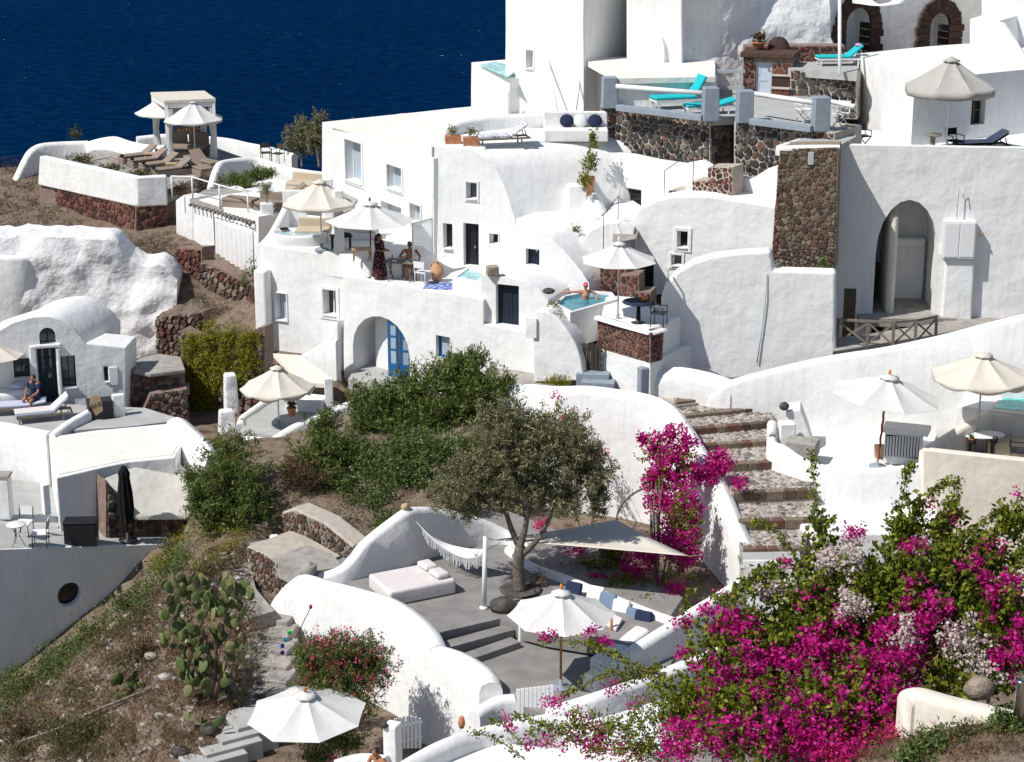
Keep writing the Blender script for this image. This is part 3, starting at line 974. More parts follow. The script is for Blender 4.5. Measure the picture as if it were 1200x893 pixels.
def plant(name, label, cat, blobs, n, leaf, size, aspect=0.4, clump=14, spread=0.14, shell=0.55, base=None, stems=6, stem_r=0.03, flowers=None, group=None, up=0.3, stem_m='stem', root=None, part='crown'):
    """shrub: stems and a crown of leaves; flowers = (material, count, size, clump, spread, blobs or None)"""
    if base is None:
        b0 = min(blobs, key=lambda b: b[0].z - b[1][2])
        base = Vector((b0[0].x, b0[0].y, b0[0].z - b0[1][2] * 0.95))
    t = root or thing(name, label, cat, base, group=group)
    pts, cc, dd = blob_points(blobs, n, clump, spread, shell, up=up)
    me = leaf_mesh('crown', pts, NR.uniform(0.55, 1.35, size=len(pts)) * size, leaf, aspect=aspect, up=up * .4, dirs=dd)
    link(part, me, t)
    if stems:
        mb = MB()
        for i in range(stems):
            b = blobs[i % len(blobs)]
            tip = Vector(cc[NR.integers(len(cc))])
            mid = base.lerp(tip, 0.5) + Vector((RNG.uniform(-.15, .15), RNG.uniform(-.15, .15), (tip - base).length * 0.08))
            o_ = Vector((RNG.uniform(-.1, .1), RNG.uniform(-.1, .1), -0.1))
            mb.tube([base + o_, base.lerp(mid, .5), mid, tip], [stem_r, stem_r * .8, stem_r * .6, stem_r * .25], 5)
        mb.build('stem', M[stem_m], t)
    for fl in (flowers or []):
        fm, fn, fs, fc, fsp, fb = fl
        p2, _, _ = blob_points(fb or blobs, fn, fc, fsp, 0.3, spray=False)
        me = leaf_mesh('blossom', p2, NR.uniform(0.7, 1.3, size=len(p2)) * fs, fm, aspect=0.85, curl=0.5)
        tag(link('blossom', me, t), kind='stuff')
    return t
# ------------------------------------------------------------------ sea and terrain
mb = MB()
mb.add([(-30000, 60, -140), (30000, 60, -140), (30000, 45000, -140), (-30000, 45000, -140)], [(0, 1, 2, 3)], 0, False)
tag(mb.build('sea', M['sea']), kind='structure')

CTRL = [  # image column, row, distance: points on the bare slope
    (-60, 830, 61.3), (0, 795, 61.4), (60, 762, 61.4), (100, 738, 61.5), (150, 703, 61.9), (200, 648, 62.4),
    (-40, 893, 55), (0, 893, 54), (60, 893, 53), (150, 893, 51.2), (230, 885, 50.6), (60, 830, 57.0), (150, 810, 54.6), (200, 760, 55.8),
    (150, 740, 57.6), (230, 700, 57.6), (270, 760, 54.8), (270, 830, 52.2),
    (250, 640, 60.2), (300, 600, 61.5), (250, 560, 63.5), (330, 580, 62.0), (400, 570, 62.5), (450, 520, 64.5), (520, 500, 65.2),
    (430, 610, 60.6), (520, 580, 61.8), (560, 520, 63.6), (380, 620, 60.4), (300, 530, 65.0), (340, 540, 63.6),
    (0, 283, 85), (100, 272, 87), (200, 272, 86), (60, 240, 91), (0, 255, 90), (20, 218, 95), (-60, 215, 97), (5, 248, 92.5), (210, 330, 80.5), (230, 370, 78.5), (290, 390, 76.5), (250, 345, 80),
    (290, 338, 80.3), (200, 400, 77), (290, 480, 72), (290, 330, 81),
]
XYZ = [(420, 900, -25.2, 47), (550, 900, -24.6, 46)]
pts3 = [P(u, v, d) for u, v, d in CTRL]
extra = [  # x, y, z: levels under floors, lanes and behind the houses
    (-12, 66, -21.9), (-14, 70, -22.4), (-14, 60, -23.9), (-17, 66, -22.3), (-22, 66, -22.6), (-16, 76, -19.4), (-24, 79, -19.2), (-24, 72, -22.2), (-17, 72, -22), (-13, 72.5, -21.4), (-22, 72, -22.6),
    (-3, 53, -23.3), (0, 53, -23.4), (3, 52, -23.6), (-4.5, 52.5, -23.3), (-5, 54.5, -23.0), (-3.5, 56, -23.0), (-1.5, 56.5, -23.0), (1, 59.5, -23.0), (3, 59, -23.0), (4.5, 57.5, -23.0), (5.5, 56, -23.1), (6, 54, -23.2), (5, 51, -23.6), (-0.8, 59, -22.4), (-2.6, 60.3, -21.3), (2, 57, -23), (-5.2, 65.2, -20.8), (-3, 64, -20.6), (-7, 66, -21.2), (-1, 62.5, -20.5), (-2, 49, -24.0), (2, 47.5, -24.2), (0, 57, -22.9), (4, 55, -22.9), (-4, 45, -25.4), (3, 44, -25.0),
    (1, 63.2, -20.4), (4, 62.6, -20.3), (6.2, 60.6, -20.8), (8, 60, -20.8), (8, 55, -22.6), (12, 56, -21.2), (16, 56, -21.0), (14, 62, -20.4), (20, 60, -20.6),
    (-4, 68.5, -20.4), (-4, 73, -19.0), (2, 68, -19.2), (8, 66, -19.0), (12, 66, -18.9), (18, 66, -18.9), (24, 66, -18.8),
    (2, 76, -14.5), (-4, 78, -15.5), (8, 74, -13.5), (14, 76, -13.2), (20, 78, -13.2), (26, 74, -13.4), (10, 84, -12.8), (20, 88, -12.6), (2, 86, -14.6),
    (-9, 74, -19.2), (-9, 80, -18.6), (-12, 84, -18.8), (-14, 90, -18.6), (-20, 88, -18.8), (-8, 88, -18.2), (-6, 94, -18.6), (-16, 94, -18.8), (-22, 92, -19.0),
    (0, 100, -20), (-12, 100, -20), (-24, 104, -23), (-36, 104, -24), (12, 100, -16), (24, 100, -15), (34, 84, -14), (34, 66, -19.5), (34, 50, -21),
    (0, 118, -60), (-20, 118, -62), (-38, 116, -62), (20, 118, -58), (36, 112, -58), (-36, 92, -21), (-36, 76, -22), (-34, 64, -25), (-34, 52, -27.5), (-26, 46, -27),
    (8.3, 32.8, -16.75), (10.5, 33, -16.5), (12, 34, -16.7), (15, 34, -16.6), (6, 35, -18.6), (20, 35, -16.6), (12, 30, -15.6), (20, 30, -15.2), (4, 30, -19), (10, 39, -19.6), (16, 40, -19.2), (24, 40, -18.6), (6, 41, -21.6), (13, 46, -21.4), (20, 47, -21.0), (-6, 38, -27.5), (-18, 38, -29), (0, 37, -24),
    (-10, 44.5, -25.6), (-5, 48, -24.6), (14, 51, -21.6), (22, 53, -21.2), (8.5, 50, -22.6),
]
CX = np.array([[p.x, p.y] for p in pts3] + [[a, b] for a, b, c in extra])
CZv = np.array([p.z for p in pts3] + [c for a, b, c in extra])
def _tps(r2):
    return np.where(r2 > 1e-9, 0.5 * r2 * np.log(np.maximum(r2, 1e-9)), 0.0)
_n = len(CX)
_K = _tps(((CX[:, None, :] - CX[None, :, :]) ** 2).sum(-1)) + np.eye(_n) * 0.05
_Pm = np.hstack([np.ones((_n, 1)), CX])
_A = np.zeros((_n + 3, _n + 3)); _A[:_n, :_n] = _K; _A[:_n, _n:] = _Pm; _A[_n:, :_n] = _Pm.T
_wt = np.linalg.solve(_A, np.concatenate([CZv, np.zeros(3)]))
def terr(X, Y):
    X = np.asarray(X, float); Y = np.asarray(Y, float)
    Q = np.stack([X.ravel(), Y.ravel()], 1)
    out = np.zeros(len(Q))
    for i in range(0, len(Q), 4000):
        q = Q[i:i + 4000]
        r2 = ((q[:, None, :] - CX[None]) ** 2).sum(-1)
        out[i:i + 4000] = _tps(r2) @ _wt[:_n] + _wt[_n] + q @ _wt[_n + 1:]
    return out.reshape(X.shape)
gx = np.arange(-40, 40.01, 0.4); gy = np.arange(26, 119, 0.4)
GX, GY = np.meshgrid(gx, gy)
GZ = terr(GX, GY)
nzv = np.array([mnoise.fractal(Vector((a * 0.55, b * 0.55, 0.0)), 1.0, 2.0, 5) for a, b in zip(GX.ravel(), GY.ravel())]).reshape(GX.shape)
GZ = GZ + nzv * 0.13
def in_poly(X, Y, poly):
    c = np.zeros(X.shape, bool)
    for i in range(len(poly)):
        (x0, y0), (x1, y1) = poly[i], poly[(i + 1) % len(poly)]
        if y0 == y1: continue
        c ^= ((y0 > Y) != (y1 > Y)) & (X < (x1 - x0) * (Y - y0) / (y1 - y0) + x0)
    return c
CARVE = [  # ground dug out behind retaining walls and under floors: image points with distance, highest level left
    ([(596, 452, 65.3), (655, 453, 64.6), (730, 457, 63.9), (792, 476, 63.0), (826, 522, 61.4), (857, 578, 59.8), (884, 640, 58), (880, 684, 56.7), (875, 690, 56.0), (690, 800, 51.0), (576, 810, 50.8), (514, 756, 52.3), (420, 690, 55.2), (340, 676, 56.6), (370, 672, 58.0), (424, 636, 58.2), (474, 597, 58.8), (515, 596, 59.8), (545, 600, 60.4), (572, 500, 64.8)], -23.2),
    ([(325, 700, 57.9), (352, 674, 57.5), (420, 688, 56.3), (517, 750, 53.4), (590, 795, 51.6), (700, 800, 51.4), (700, 893, 44), (420, 893, 44), (400, 893, 50), (345, 780, 54)], -25.1),
    ([(275, 720, 57.4), (345, 705, 57.2), (350, 780, 54.0), (345, 893, 50), (255, 893, 50), (290, 800, 53.4)], -24.4),
    ([(215, 705, 57.4), (235, 672, 58.8), (290, 636, 60.4), (335, 622, 61.0), (405, 655, 59.0), (340, 690, 57.4), (320, 722, 56.8)], -23.25),
    ([(276, 520, 67.0), (330, 530, 66.4), (430, 478, 68.4), (400, 440, 71.0), (315, 440, 71.4)], -21.9),
    ([(960, 420, 65.2), (1340, 370, 62.4), (1340, 370, 74), (960, 420, 73)], -19.2),
    ([(1050, 540, 60.6), (1340, 560, 60.4), (1340, 700, 50), (1060, 700, 50), (930, 640, 57), (930, 600, 60)], -24.0),
    ([(-60, 400, 70), (150, 400, 71), (180, 400, 75), (208, 400, 81.5), (-60, 400, 82.5)], -22.3),
    ([(405, 440, 70.6), (572, 440, 67.5), (572, 440, 76), (405, 440, 76)], -21.5),
    ([(208, 500, 66.5), (312, 500, 67), (312, 450, 73.6), (208, 450, 74.8)], -22.5),
    ([(-60, 645, 60.4), (205, 637, 62.0), (235, 600, 64), (215, 480, 70.0), (-60, 480, 70)], -23.6),
]
for poly, zmax in CARVE:
    msk = in_poly(GX, GY, [(P(*q).x, P(*q).y) for q in poly])
    GZ = np.where(msk, np.minimum(GZ, zmax + nzv * 0.05), GZ)
nxg, nyg = len(gx), len(gy)
me = bpy.data.meshes.new('hillside')
co = np.stack([GX.ravel(), GY.ravel(), GZ.ravel()], 1)
ii, jj = np.meshgrid(np.arange(nxg - 1), np.arange(nyg - 1))
k = (jj * nxg + ii).ravel()
quads = np.stack([k, k + 1, k + 1 + nxg, k + nxg], 1)
me.from_pydata(co.tolist(), [], quads.tolist())
me.materials.append(M['earth'])
me.polygons.foreach_set('use_smooth', [True] * len(me.polygons))
tag(link('hillside', me), kind='structure')
def tz(x, y):
    return float(terr(np.array([x]), np.array([y]))[0])
def on_slope(u, v, d0=45.0, d1=100.0):
    """first point of the bare slope met by the view ray of a pixel"""
    ds = np.arange(d0, d1, 0.25)
    a = (u - 600) / F; b = (446.5 - v) / F
    X = ds * a; Y = ds * (CP + b * SP); Z = ds * (-SP + b * CP)
    T = terr(X, Y)
    h = np.where(Z <= T)[0]
    if len(h) == 0: return P(u, v, d1)
    return P(u, v, ds[h[0]])
# ------------------------------------------------------------------ lanes and terrace floors
Z_T2 = -17.3; Z_T1 = -16.6; Z_PATH = -19.6; Z_A = -22.4; Z_B = -22.95
fl = slab('lane', [(575, 432), (640, 436), (700, 436), (770, 444), (835, 452), (835, 470), (790, 476), (740, 464), (680, 458), (600, 450), (560, 446)], Z_PATH, 0.5, M['cement'], kind='structure')
fl = slab('terrace_floor', [(378, 668), (420, 690), (516, 741), (586, 725), (640, 740), (760, 760), (800, 700), (700, 640), (560, 585), (470, 590)], Z_A, 0.45, M['floor'], kind='structure')
fl = slab('patio_floor', [(524, 758), (590, 728), (700, 740), (800, 750), (760, 830), (640, 838), (588, 818), (575, 792)], Z_B, 0.5, M['floor'], kind='structure')

# ------------------------------------------------------------------ arch house with the dining terrace on its roof
h = thing('white_house', 'white house with arched blue doorway under the dining terrace', 'house', P(440, 440, 70))
WM = Wall((405, 324, 71.6), (566, 352, 68.35))
ops = [dict(rect=(414, 371, 480, 470), depth=1.3, arch=True), dict(rect=(511, 394, 527, 420), depth=0.3)]
facade('wall', WM, [(403, 324), (566, 352), (566, 380), (640, 396), (640, 470), (403, 470)], 7.0, M['white'], h, ops, 0.08, vec=(1.2, 5.2, 0))
window(h, WM, ops[1], 'blue_paint', 'pale_glass', (0, 0), 0.0, False, 0.07, 'blue framed window with a cream curtain')
# blue door leaves standing open in the arch, white inner wall and door
s0, s1 = ops[0]['s']; z0, z1 = ops[0]['z']; zf = WM.hit(447, 440).z
rzM = math.atan2(WM.t.y, WM.t.x)
for a, ang in ((0.60, 0.15), (0.80, 0.55)):
    s = s0 + (s1 - s0) * a
    d = MB(); wl_ = 0.30; zt = zf + 2.05
    c0 = WM.at(s, 0, -0.12)
    R = Matrix.Rotation(rzM + ang, 3, 'Z')
    def q(x, z, y=0.0): 
        r = R @ Vector((x, y, 0)); return Vector((c0.x + r.x, c0.y + r.y, z))
    for x0_, x1_, za, zb_ in ((0, .08, zf, zt), (wl_ * 1.3 - .08, wl_ * 1.3, zf, zt), (.08, wl_ * 1.3 - .08, zt - .1, zt), (.08, wl_ * 1.3 - .08, zf, zf + .5), (.08, wl_ * 1.3 - .08, zf + 1.0, zf + 1.06), (.08, wl_ * 1.3 - .08, zf + 1.5, zf + 1.56)):
        d.box(q((x0_ + x1_) / 2, (za + zb_) / 2), (x1_ - x0_, 0.05, zb_ - za), rzM + ang)
    dd = d.build('door_leaf', M['blue_paint'], h)
    g = MB(); g.box(q(wl_ * .65, zf + 1.2), (wl_ * 1.3 - .15, 0.012, 1.55), rzM + ang); g.build('pane', M['pale_glass'], dd)
d = MB(); s = s0 + (s1 - s0) * 0.30
d.box(WM.at(s, zf + 1.0, -0.75), (0.72, 0.06, 2.0), rzM - 0.25)
d.build('inner_door', M['white_paint'], h)
slab('arch_floor', [(408, 444), (490, 458), (500, 440), (420, 425)], zf - .01, .5, M['pale_floor'], h)
# block under the hot tub
h2 = thing('white_house', 'tall white block with small windows carrying the hot tub terrace', 'house', P(340, 440, 72))
WL = Wall((306, 286, 73.5), (405, 299, 71.9))
opl = [dict(rect=(323, 344, 336, 376), depth=0.3), dict(rect=(379, 340, 394, 370), depth=0.4), dict(rect=(374, 410, 385, 428), depth=0.3)]
facade('wall', WL, [(306, 286), (405, 300), (405, 480), (306, 480)], 5.0, M['white'], h2, opl, 0.10)
window(h2, WL, opl[0], 'white_paint', 'pale_glass', (0, 0), 0.06)
window(h2, WL, opl[1], 'white_paint', 'glass', (1, 0), 0.14)
window(h2, WL, opl[2], 'white_paint', 'glass', (0, 0), 0.08)
# buttress on the corner, curved stair cheek low on the front
b_ = MB(); c, sz, rz = px_obj_box(WL, (307, 314, 321, 480), 0.45, 0.5); b_.box(c, sz, rz)
b_.build('buttress', M['white'], h2, bevel=0.12)
ribbon('stair_cheek', [(338, 425, 72.2), (365, 410, 72.0), (378, 402, 71.8), (396, 398, 71.5)], 0.35, -22.4, M['white'], h2, rnd=0.3)
pr = [WL.hit(398, 386) + WL.n * 0.6, WL.hit(406, 372) + WL.n * 0.6, WL.hit(406, 480) + WL.n * 0.6, WL.hit(382, 480) + WL.n * 0.6, WL.hit(382, 432) + WL.n * 0.6]
b_ = MB(); b_.prism(pr, -WL.n * 0.62); b_.build('sloping_wall', M['white'], h2, bevel=0.04)
# curved parapet climbing at the hot tub, upright white piers
ribbon('parapet', [(305, 286, 73.7), (318, 272, 74.4), (330, 250, 75.4), (338, 234, 76.2), (352, 225, 77.0)], 0.32, Z_T1 - 1.5, M['white'], h2, rnd=0.45)
b_ = MB()
for (u, v, dd_, hh, w) in ((398, 296, 71.9, 2.35, 0.34),):
    p = PZ(u, v, Z_T1); b_.box(p + Vector((0, 0, hh / 2)), (w, w, hh), 0.2)
b_.build('pier', M['white'], h2, bevel=0.05)
slab('upper_floor', [(306, 285), (440, 303), (505, 297), (470, 262), (340, 250)], Z_T1 + 0.02, 0.9, M['white'], h2)
slab('roof_floor', [(406, 322.5), (563, 350), (640, 338), (600, 310), (520, 300), (430, 304)], Z_T2 + 0.012, 0.3, M['white'], h)
# step face between the two levels
ribbon('terrace_step', [(404, 302, 71.9), (436, 304, 71.3), (470, 300, 71.4)], 0.3, Z_T2 - 0.2, M['white'], h2, rnd=0.2, jit=0)

# ------------------------------------------------------------------ door block between terrace and lane, plunge pool on top
h3 = thing('white_house', 'white doorway block with tall navy door and two grey steps', 'house', P(600, 435, 67.8))
WD = Wall((566, 323, 68.4), (640, 338, 67.6))
opd = [dict(rect=(581, 334, 608, 421), depth=0.35)]
facade('wall', WD, [(563, 321), (600, 327), (628, 336), (642, 352), (642, 446), (563, 446)], 3.2, M['white'], h3, opd, 0.06)
door(h3, WD, opd[0], 'navy_door', 2, 0)
st = MB(); rzD = math.atan2(WD.t.y, WD.t.x)
for i in range(2):
    zt = vert_z(WD.hit(594, 400), 421) - 0.02 - i * 0.2
    p = WD.at((opd[0]['s'][0] + opd[0]['s'][1]) / 2 - 0.05, zt - 0.25, 0.15 + i * 0.24)
    s_ = MB(); s_.box(p, (0.95 + i * 0.1, 0.5, 0.5), rzD); s_.build('step', M['cement'], h3, bevel=0.03)
pb = thing('plunge_pool', 'small white walled plunge pool with pale turquoise water above the navy door', 'pool', P(550, 340, 68.6))
zp = -16.78
ppoly = [(530, 325), (566, 331), (584, 320), (548, 312)]
pp = [PZ(u, v, zp) for u, v in ppoly]
cin = sum(pp, Vector()) / 4
inn = [cin + (q_ - cin) * 0.82 for q_ in pp]
cut = MB(); 
cut_v = [q_ + Vector((0, 0, 0.5)) for q_ in inn] + [q_ - Vector((0, 0, 0.35)) for q_ in inn]
slab('basin', ppoly, zp, 1.0, M['white'], pb, 0.03, openings=[(cut_v, [(0, 1, 2, 3), (7, 6, 5, 4), (0, 4, 5, 1), (1, 5, 6, 2), (2, 6, 7, 3), (3, 7, 4, 0)])])
w_ = MB(); w_.add([q_ - Vector((0, 0, 0.06)) for q_ in inn], [(0, 1, 2, 3)], 0, False); w_.build('water', M['pale_water'], pb)

# ------------------------------------------------------------------ side house on the left of the dining terrace (tall facade with windows)
hB = thing('white_house', 'two storey white house with flat cream roof beside the sea', 'house', P(450, 290, 75))
WB1 = WallZ(-13.3, (378, 143), (508, 185))
ob1 = [dict(rect=(405, 166, 424, 214), depth=0.45), dict(rect=(454, 195, 471, 223), depth=0.4), dict(rect=(481, 240, 493, 262), depth=0.35), dict(rect=(446, 240, 470, 300), depth=0.5)]
facade('wall', WB1, [(377, 143), (508, 185), (508, 315), (377, 300)], 6.0, M['white'], hB, ob1, 0.07, vec=(6.6, 4.4, 0))
window(hB, WB1, ob1[0], 'white_paint', 'pale_glass', (1, 0), 0.12)
window(hB, WB1, ob1[1], 'white_paint', 'pale_glass', (1, 0), 0.10)
window(hB, WB1, ob1[2], 'white_paint', 'pale_glass', (1, 0), 0.08)
door(hB, WB1, ob1[3], 'grey_paint', 1, 0)
zr = WB1.hit(378, 143).z
slab('roof', [(388, 146.5), (504, 180), (620, 150), (560, 130), (470, 133)], zr + 0.02, 0.1, M['roof'], hB)
# vaulted house with lounger terrace on top
hB2 = thing('white_house', 'white vaulted house with small windows and a tall dark glazed door', 'house', P(550, 320, 71.5))
WB2 = Wall((507, 172, 72.5), (606, 172, 71.1))
ob2 = [dict(rect=(547, 214, 559, 234), depth=0.3), dict(rect=(519, 262, 530, 292), depth=0.3), dict(rect=(543, 262, 561, 321), depth=0.35), dict(rect=(574, 274, 584, 287), depth=0.3)]
oln = [(507, 330), (507, 172), (540, 173), (558, 178), (572, 187), (583, 200), (591, 218), (597, 236), (603, 255), (606, 275), (610, 330)]
facade('wall', WB2, oln, 5.0, M['white'], hB2, ob2, 0.05, vec=(5.6, 2.3, 0), step=0.6)
window(hB2, WB2, ob2[0], 'white_paint', 'glass', (0, 0), 0.09)
window(hB2, WB2, ob2[1], 'white_paint', 'dark_glass', (0, 0), 0.0)
door(hB2, WB2, ob2[2], 'black_paint', 2, 1, 'dark_glass')
window(hB2, WB2, ob2[3], 'white_paint', 'dark_glass', (0, 0), 0.05)
# drain pipe on the seam
pm = MB(); a = WB2.hit(507, 172); pm.tube([WB2.at(0, a.z + 0.05, 0.06), WB2.at(0, vert_z(a, 300), 0.06)], 0.025, 6)
pm.build('drain_pipe', M['grey_paint'], hB2)
zB2 = WB2.hit(530, 172).z
Z_LT = zB2
slab('terrace_floor', [(515, 169), (552, 171.5), (704, 161), (704, 150), (540, 150)], zB2 + 0.02, 0.3, M['white'], hB2)
ribbon('parapet', [(512, 172, 73.6), (519, 156, 73.9), (531, 145, 74.4), (560, 138, 75.2), (600, 134, 75.8), (655, 131, 76.2), (705, 130, 76.4)], 0.35, zB2 - 0.6, M['white'], hB2, rnd=0.4)
# built-in bench at the end of the lounger terrace
bn = thing('built_bench', 'white plastered bench with navy cushions under the lava wall', 'bench', PZ(670, 165, zB2))
c0 = PZ(675, 166, zB2)
BX('seat', 'white', bn, 0.05, c0 + Vector((0, 0.35, 0.22)), (2.4, 0.8, 0.44), 0)
BX('backrest', 'white', bn, 0.05, c0 + Vector((0, 0.85, 0.5)), (2.4, 0.2, 1.0), 0)
for i, (u, cm) in enumerate(((664, 'c_navy'), (680, 'c_plain'), (697, 'c_navy'))):
    p = PZ(u, 148, zB2 + 0.44)
    b_ = MB(); b_.blob((0, 0, 0), (0.27, 0.10, 0.25), 12, 8)
    o = b_.build('cushion', M[cm]); o.location = Vector((p.x, c0.y + 0.62, zB2 + 0.68)); o.rotation_euler = (-0.25, 0, 0)
    tag(o, ('navy cushion on the white bench, the one beside the slanting pipe', 'white cushion between the two navy cushions on the bench', 'navy cushion on the white bench, the one touching the lava wall')[i], 'cushion')

# ------------------------------------------------------------------ big house at the top
hC = thing('white_house', 'tall white house rising out of the picture above the lounger terrace', 'house', P(640, 130, 80))
WC = Wall((592, 130, 81.5), (684, 132, 78.2))
oc = [dict(rect=(617, 59, 625, 81), depth=0.35)]
facade('wall', WC, [(592, -70), (684, -70), (684, 138), (592, 135)], 6, M['white'], hC, oc, 0.06, vec=(4.0, 7.0, 0))
window(hC, WC, oc[0], 'white_paint', 'pale_glass', (0, 0), 0.07)
WC2 = Wall((684, 66, 79.5), (752, 66, 84.0))
facade('wing_wall', WC2, [(684, -70), (734, -70), (734, 140), (684, 140)], 3.0, M['white'], hC, (), 0.06, vec=(3, 5, 0))
WC3 = Wall((734, 66, 78.3), (790, 66, 77.4))
facade('wing_wall', WC3, [(734, -70), (800, -70), (800, 140), (734, 140)], 3.0, M['white'], hC, (), 0.1, vec=(1, 6, 0))
# sloping white roof before it
WC4 = Wall((683, 68, 79.0), (725, 100, 78.2))
facade('low_wall', WallZ(zat(68, 79.0), (724, 92), (840, 90)), [(724, 92), (840, 90), (840, 150), (724, 150)], 2.0, M['white'], hC, (), 0.03)
facade('low_wall', WC4, [(683, 68), (725, 92), (725, 140), (683, 140)], 3.0, M['white'], hC, (), 0.03, vec=(5.5, 1.5, 0))
slab('low_roof', [(685, 70), (725, 92), (838, 90), (838, 70), (750, 66)], zat(68, 79.0) + 0.03, 0.2, M['roof'], hC)
# slanting pipe against the wall
pi_ = MB(); pi_.tube([P(640, 60, 79.2), P(656, 147, 77.6)], 0.05, 8)
tag(pi_.build('leaning_pole', M['white_paint']), 'long white pole leaning on the tall house wall', 'pole')
pi_ = MB(); pi_.tube([P(678, 28, 78.7), P(678, 105, 77.9), P(675, 128, 77.5)], 0.045, 8)
tag(pi_.build('drain_pipe', M['white_paint']), 'white drain pipe running down the corner of the tall house', 'pipe')
# small block with the turquoise roof pool
hS = thing('white_house', 'small white block with a turquoise roof pool at the sea edge', 'house', P(570, 125, 83))
WS = Wall((552, 100, 84), (596, 110, 80.5))
facade('wall', WS, [(552, 73), (597, 92), (597, 132), (552, 128)], 3, M['white'], hS, (), 0.03, vec=(3.5, 2.2, 0))
zS = WS.hit(552, 73).z
w_ = slab('water', [(562, 76), (595, 89), (610, 80), (580, 72)], zS + 0.03, 0.05, M['pale_water'], hS)
ribbon('stair_wall', [(556, 128, 80.6), (575, 118, 80.3), (596, 107, 80)], 0.3, -14.5, M['white'], hS, rnd=0.2)

# ------------------------------------------------------------------ white organic wall behind the upper terrace
hW = thing('whitewashed_cliff', 'huge rough whitewashed rock face behind the stone arches', 'cliff', P(850, 60, 84))
def lumpy_sheet(name, parent, W, u0, v0, u1, v1, thick, amp, m, step=0.45, sc=0.35, top=None, fade=0.0, seed=0.0):
    """thick lumpy wall: grid on plane W with noise relief; top(u) gives the upper image row"""
    nu = int(abs((W.hit(u1, v1) - W.hit(u0, v1)).length) / step) + 2
    nv = int(abs(W.hit(u0, v0).z - W.hit(u0, v1).z) / step) + 2
    front = []
    for j in range(nv):
        for i in range(nu):
            u = u0 + (u1 - u0) * i / (nu - 1)
            vt = top(u) if top else v0
            v = v1 + (vt - v1) * j / (nv - 1)
            p = W.hit(u, v)
            nz = mnoise.fractal(Vector((p.x * sc + seed, p.z * sc, p.y * sc)), 1.0, 2.0, 4)
            p = p + W.n * (amp * nz) - W.n * (fade * (j / (nv - 1)) ** 1.5)
            front.append(p)
    back = [p - W.n * thick for p in front]
    N_ = len(front)
    idx = lambda i, j: j * nu + i
    fs = [(idx(i, j), idx(i + 1, j), idx(i + 1, j + 1), idx(i, j + 1)) for j in range(nv - 1) for i in range(nu - 1)]
    fs += [tuple(N_ + k for k in f[::-1]) for f in fs]
    edge = [idx(i, 0) for i in range(nu)] + [idx(nu - 1, j) for j in range(1, nv)] + [idx(i, nv - 1) for i in range(nu - 2, -1, -1)] + [idx(0, j) for j in range(nv - 2, 0, -1)]
    for a, b in zip(edge, edge[1:] + edge[:1]):
        fs.append((b, a, N_ + a, N_ + b))
    mb = MB(); mb.add(front + back, fs)
    o = mb.build(name, m, parent)
    md = o.modifiers.new('edge', 'EDGE_SPLIT'); md.split_angle = math.radians(60)
    return o
WW = Wall((780, 80, 77.2), (990, 80, 79.8))
lumpy_sheet('rock_face', hW, WW, 782, -60, 984, 150, 2.0, 0.75, M['rough_white'], 0.35, 0.33, fade=1.2)
# ------------------------------------------------------------------ courtyard with brown arches (upper right)
hAr = thing('white_house', 'white courtyard house with two brown stone arch surrounds in shade', 'house', P(1060, 60, 80))
WA1 = Wall((960, 40, 80.6), (1160, 40, 84.9))
oar = [dict(rect=(989, 9, 1018, 78), depth=0.9, arch=True), dict(rect=(1087, 15, 1110, 78), depth=0.9, arch=True)]
facade('wall', WA1, [(965, -70), (1150, -70), (1150, 110), (965, 110)], 3.0, M['white'], hAr, oar, 0.05)
def arch_ring(parent, W, op, w, nst, out, dep, mname, legs):
    """voussoir stones round an arched opening, squared blocks down the jambs"""
    opening_outline(W, op)
    s0, s1 = op['s']; z0, z1 = op['z']; r = (s1 - s0) / 2; cs = (s0 + s1) / 2; cz_ = z1 - r
    for i in range(nst):
        t0 = math.pi * (i + 0.06) / nst; t1 = math.pi * (i + 0.94) / nst
        mb = MB(); k = w * RNG.uniform(0.94, 1.06)
        q_ = [(cs + r * math.cos(t0), cz_ + r * math.sin(t0)), (cs + (r + k) * math.cos(t0), cz_ + (r + k) * math.sin(t0)), (cs + (r + k) * math.cos(t1), cz_ + (r + k) * math.sin(t1)), (cs + r * math.cos(t1), cz_ + r * math.sin(t1))]
        mb.prism([W.at(a, b, out) for a, b in q_], -W.n * dep)
        mb.build('arch_stone', M['s_' + mname], parent)
    n = max(2, int((cz_ - z0) / legs))
    for sgn in (-1, 1):
        for i in range(n):
            za = z0 + (cz_ - z0) * (i + 0.04) / n; zb_ = z0 + (cz_ - z0) * (i + 0.96) / n
            a = cs + sgn * r; b = cs + sgn * (r + w * RNG.uniform(0.95, 1.3))
            mb = MB(); mb.box(W.at((a + b) / 2, (za + zb_) / 2, out - dep / 2), (abs(b - a), dep, zb_ - za), math.atan2(W.t.y, W.t.x))
            mb.build('jamb_stone', M['s_' + mname], parent)
arch_ring(hAr, WA1, oar[0], 0.52, 21, 0.16, 0.8, 'brown', 0.28)
arch_ring(hAr, WA1, oar[1], 0.62, 19, 0.16, 0.8, 'brown', 0.28)
# curved white wall in sunlight overhanging the yard's left, lit block on its right
WAr = Wall((1148, 40, 80.2), (1200, 40, 79.5))
facade('side_wall', WAr, [(1150, -70), (1330, -70), (1330, 110), (1150, 110)], 4.0, M['white'], hAr, (), 0.08, vec=(1.5, 5, 0))
ribbon('curved_wall', [(985, -14, 81.5), (1010, -6, 80.6), (1030, 6, 80.0), (1046, 4, 80.6), (1058, -8, 81.2)], 0.5, zat(3, 81), M['white'], hAr, rnd=0.3)
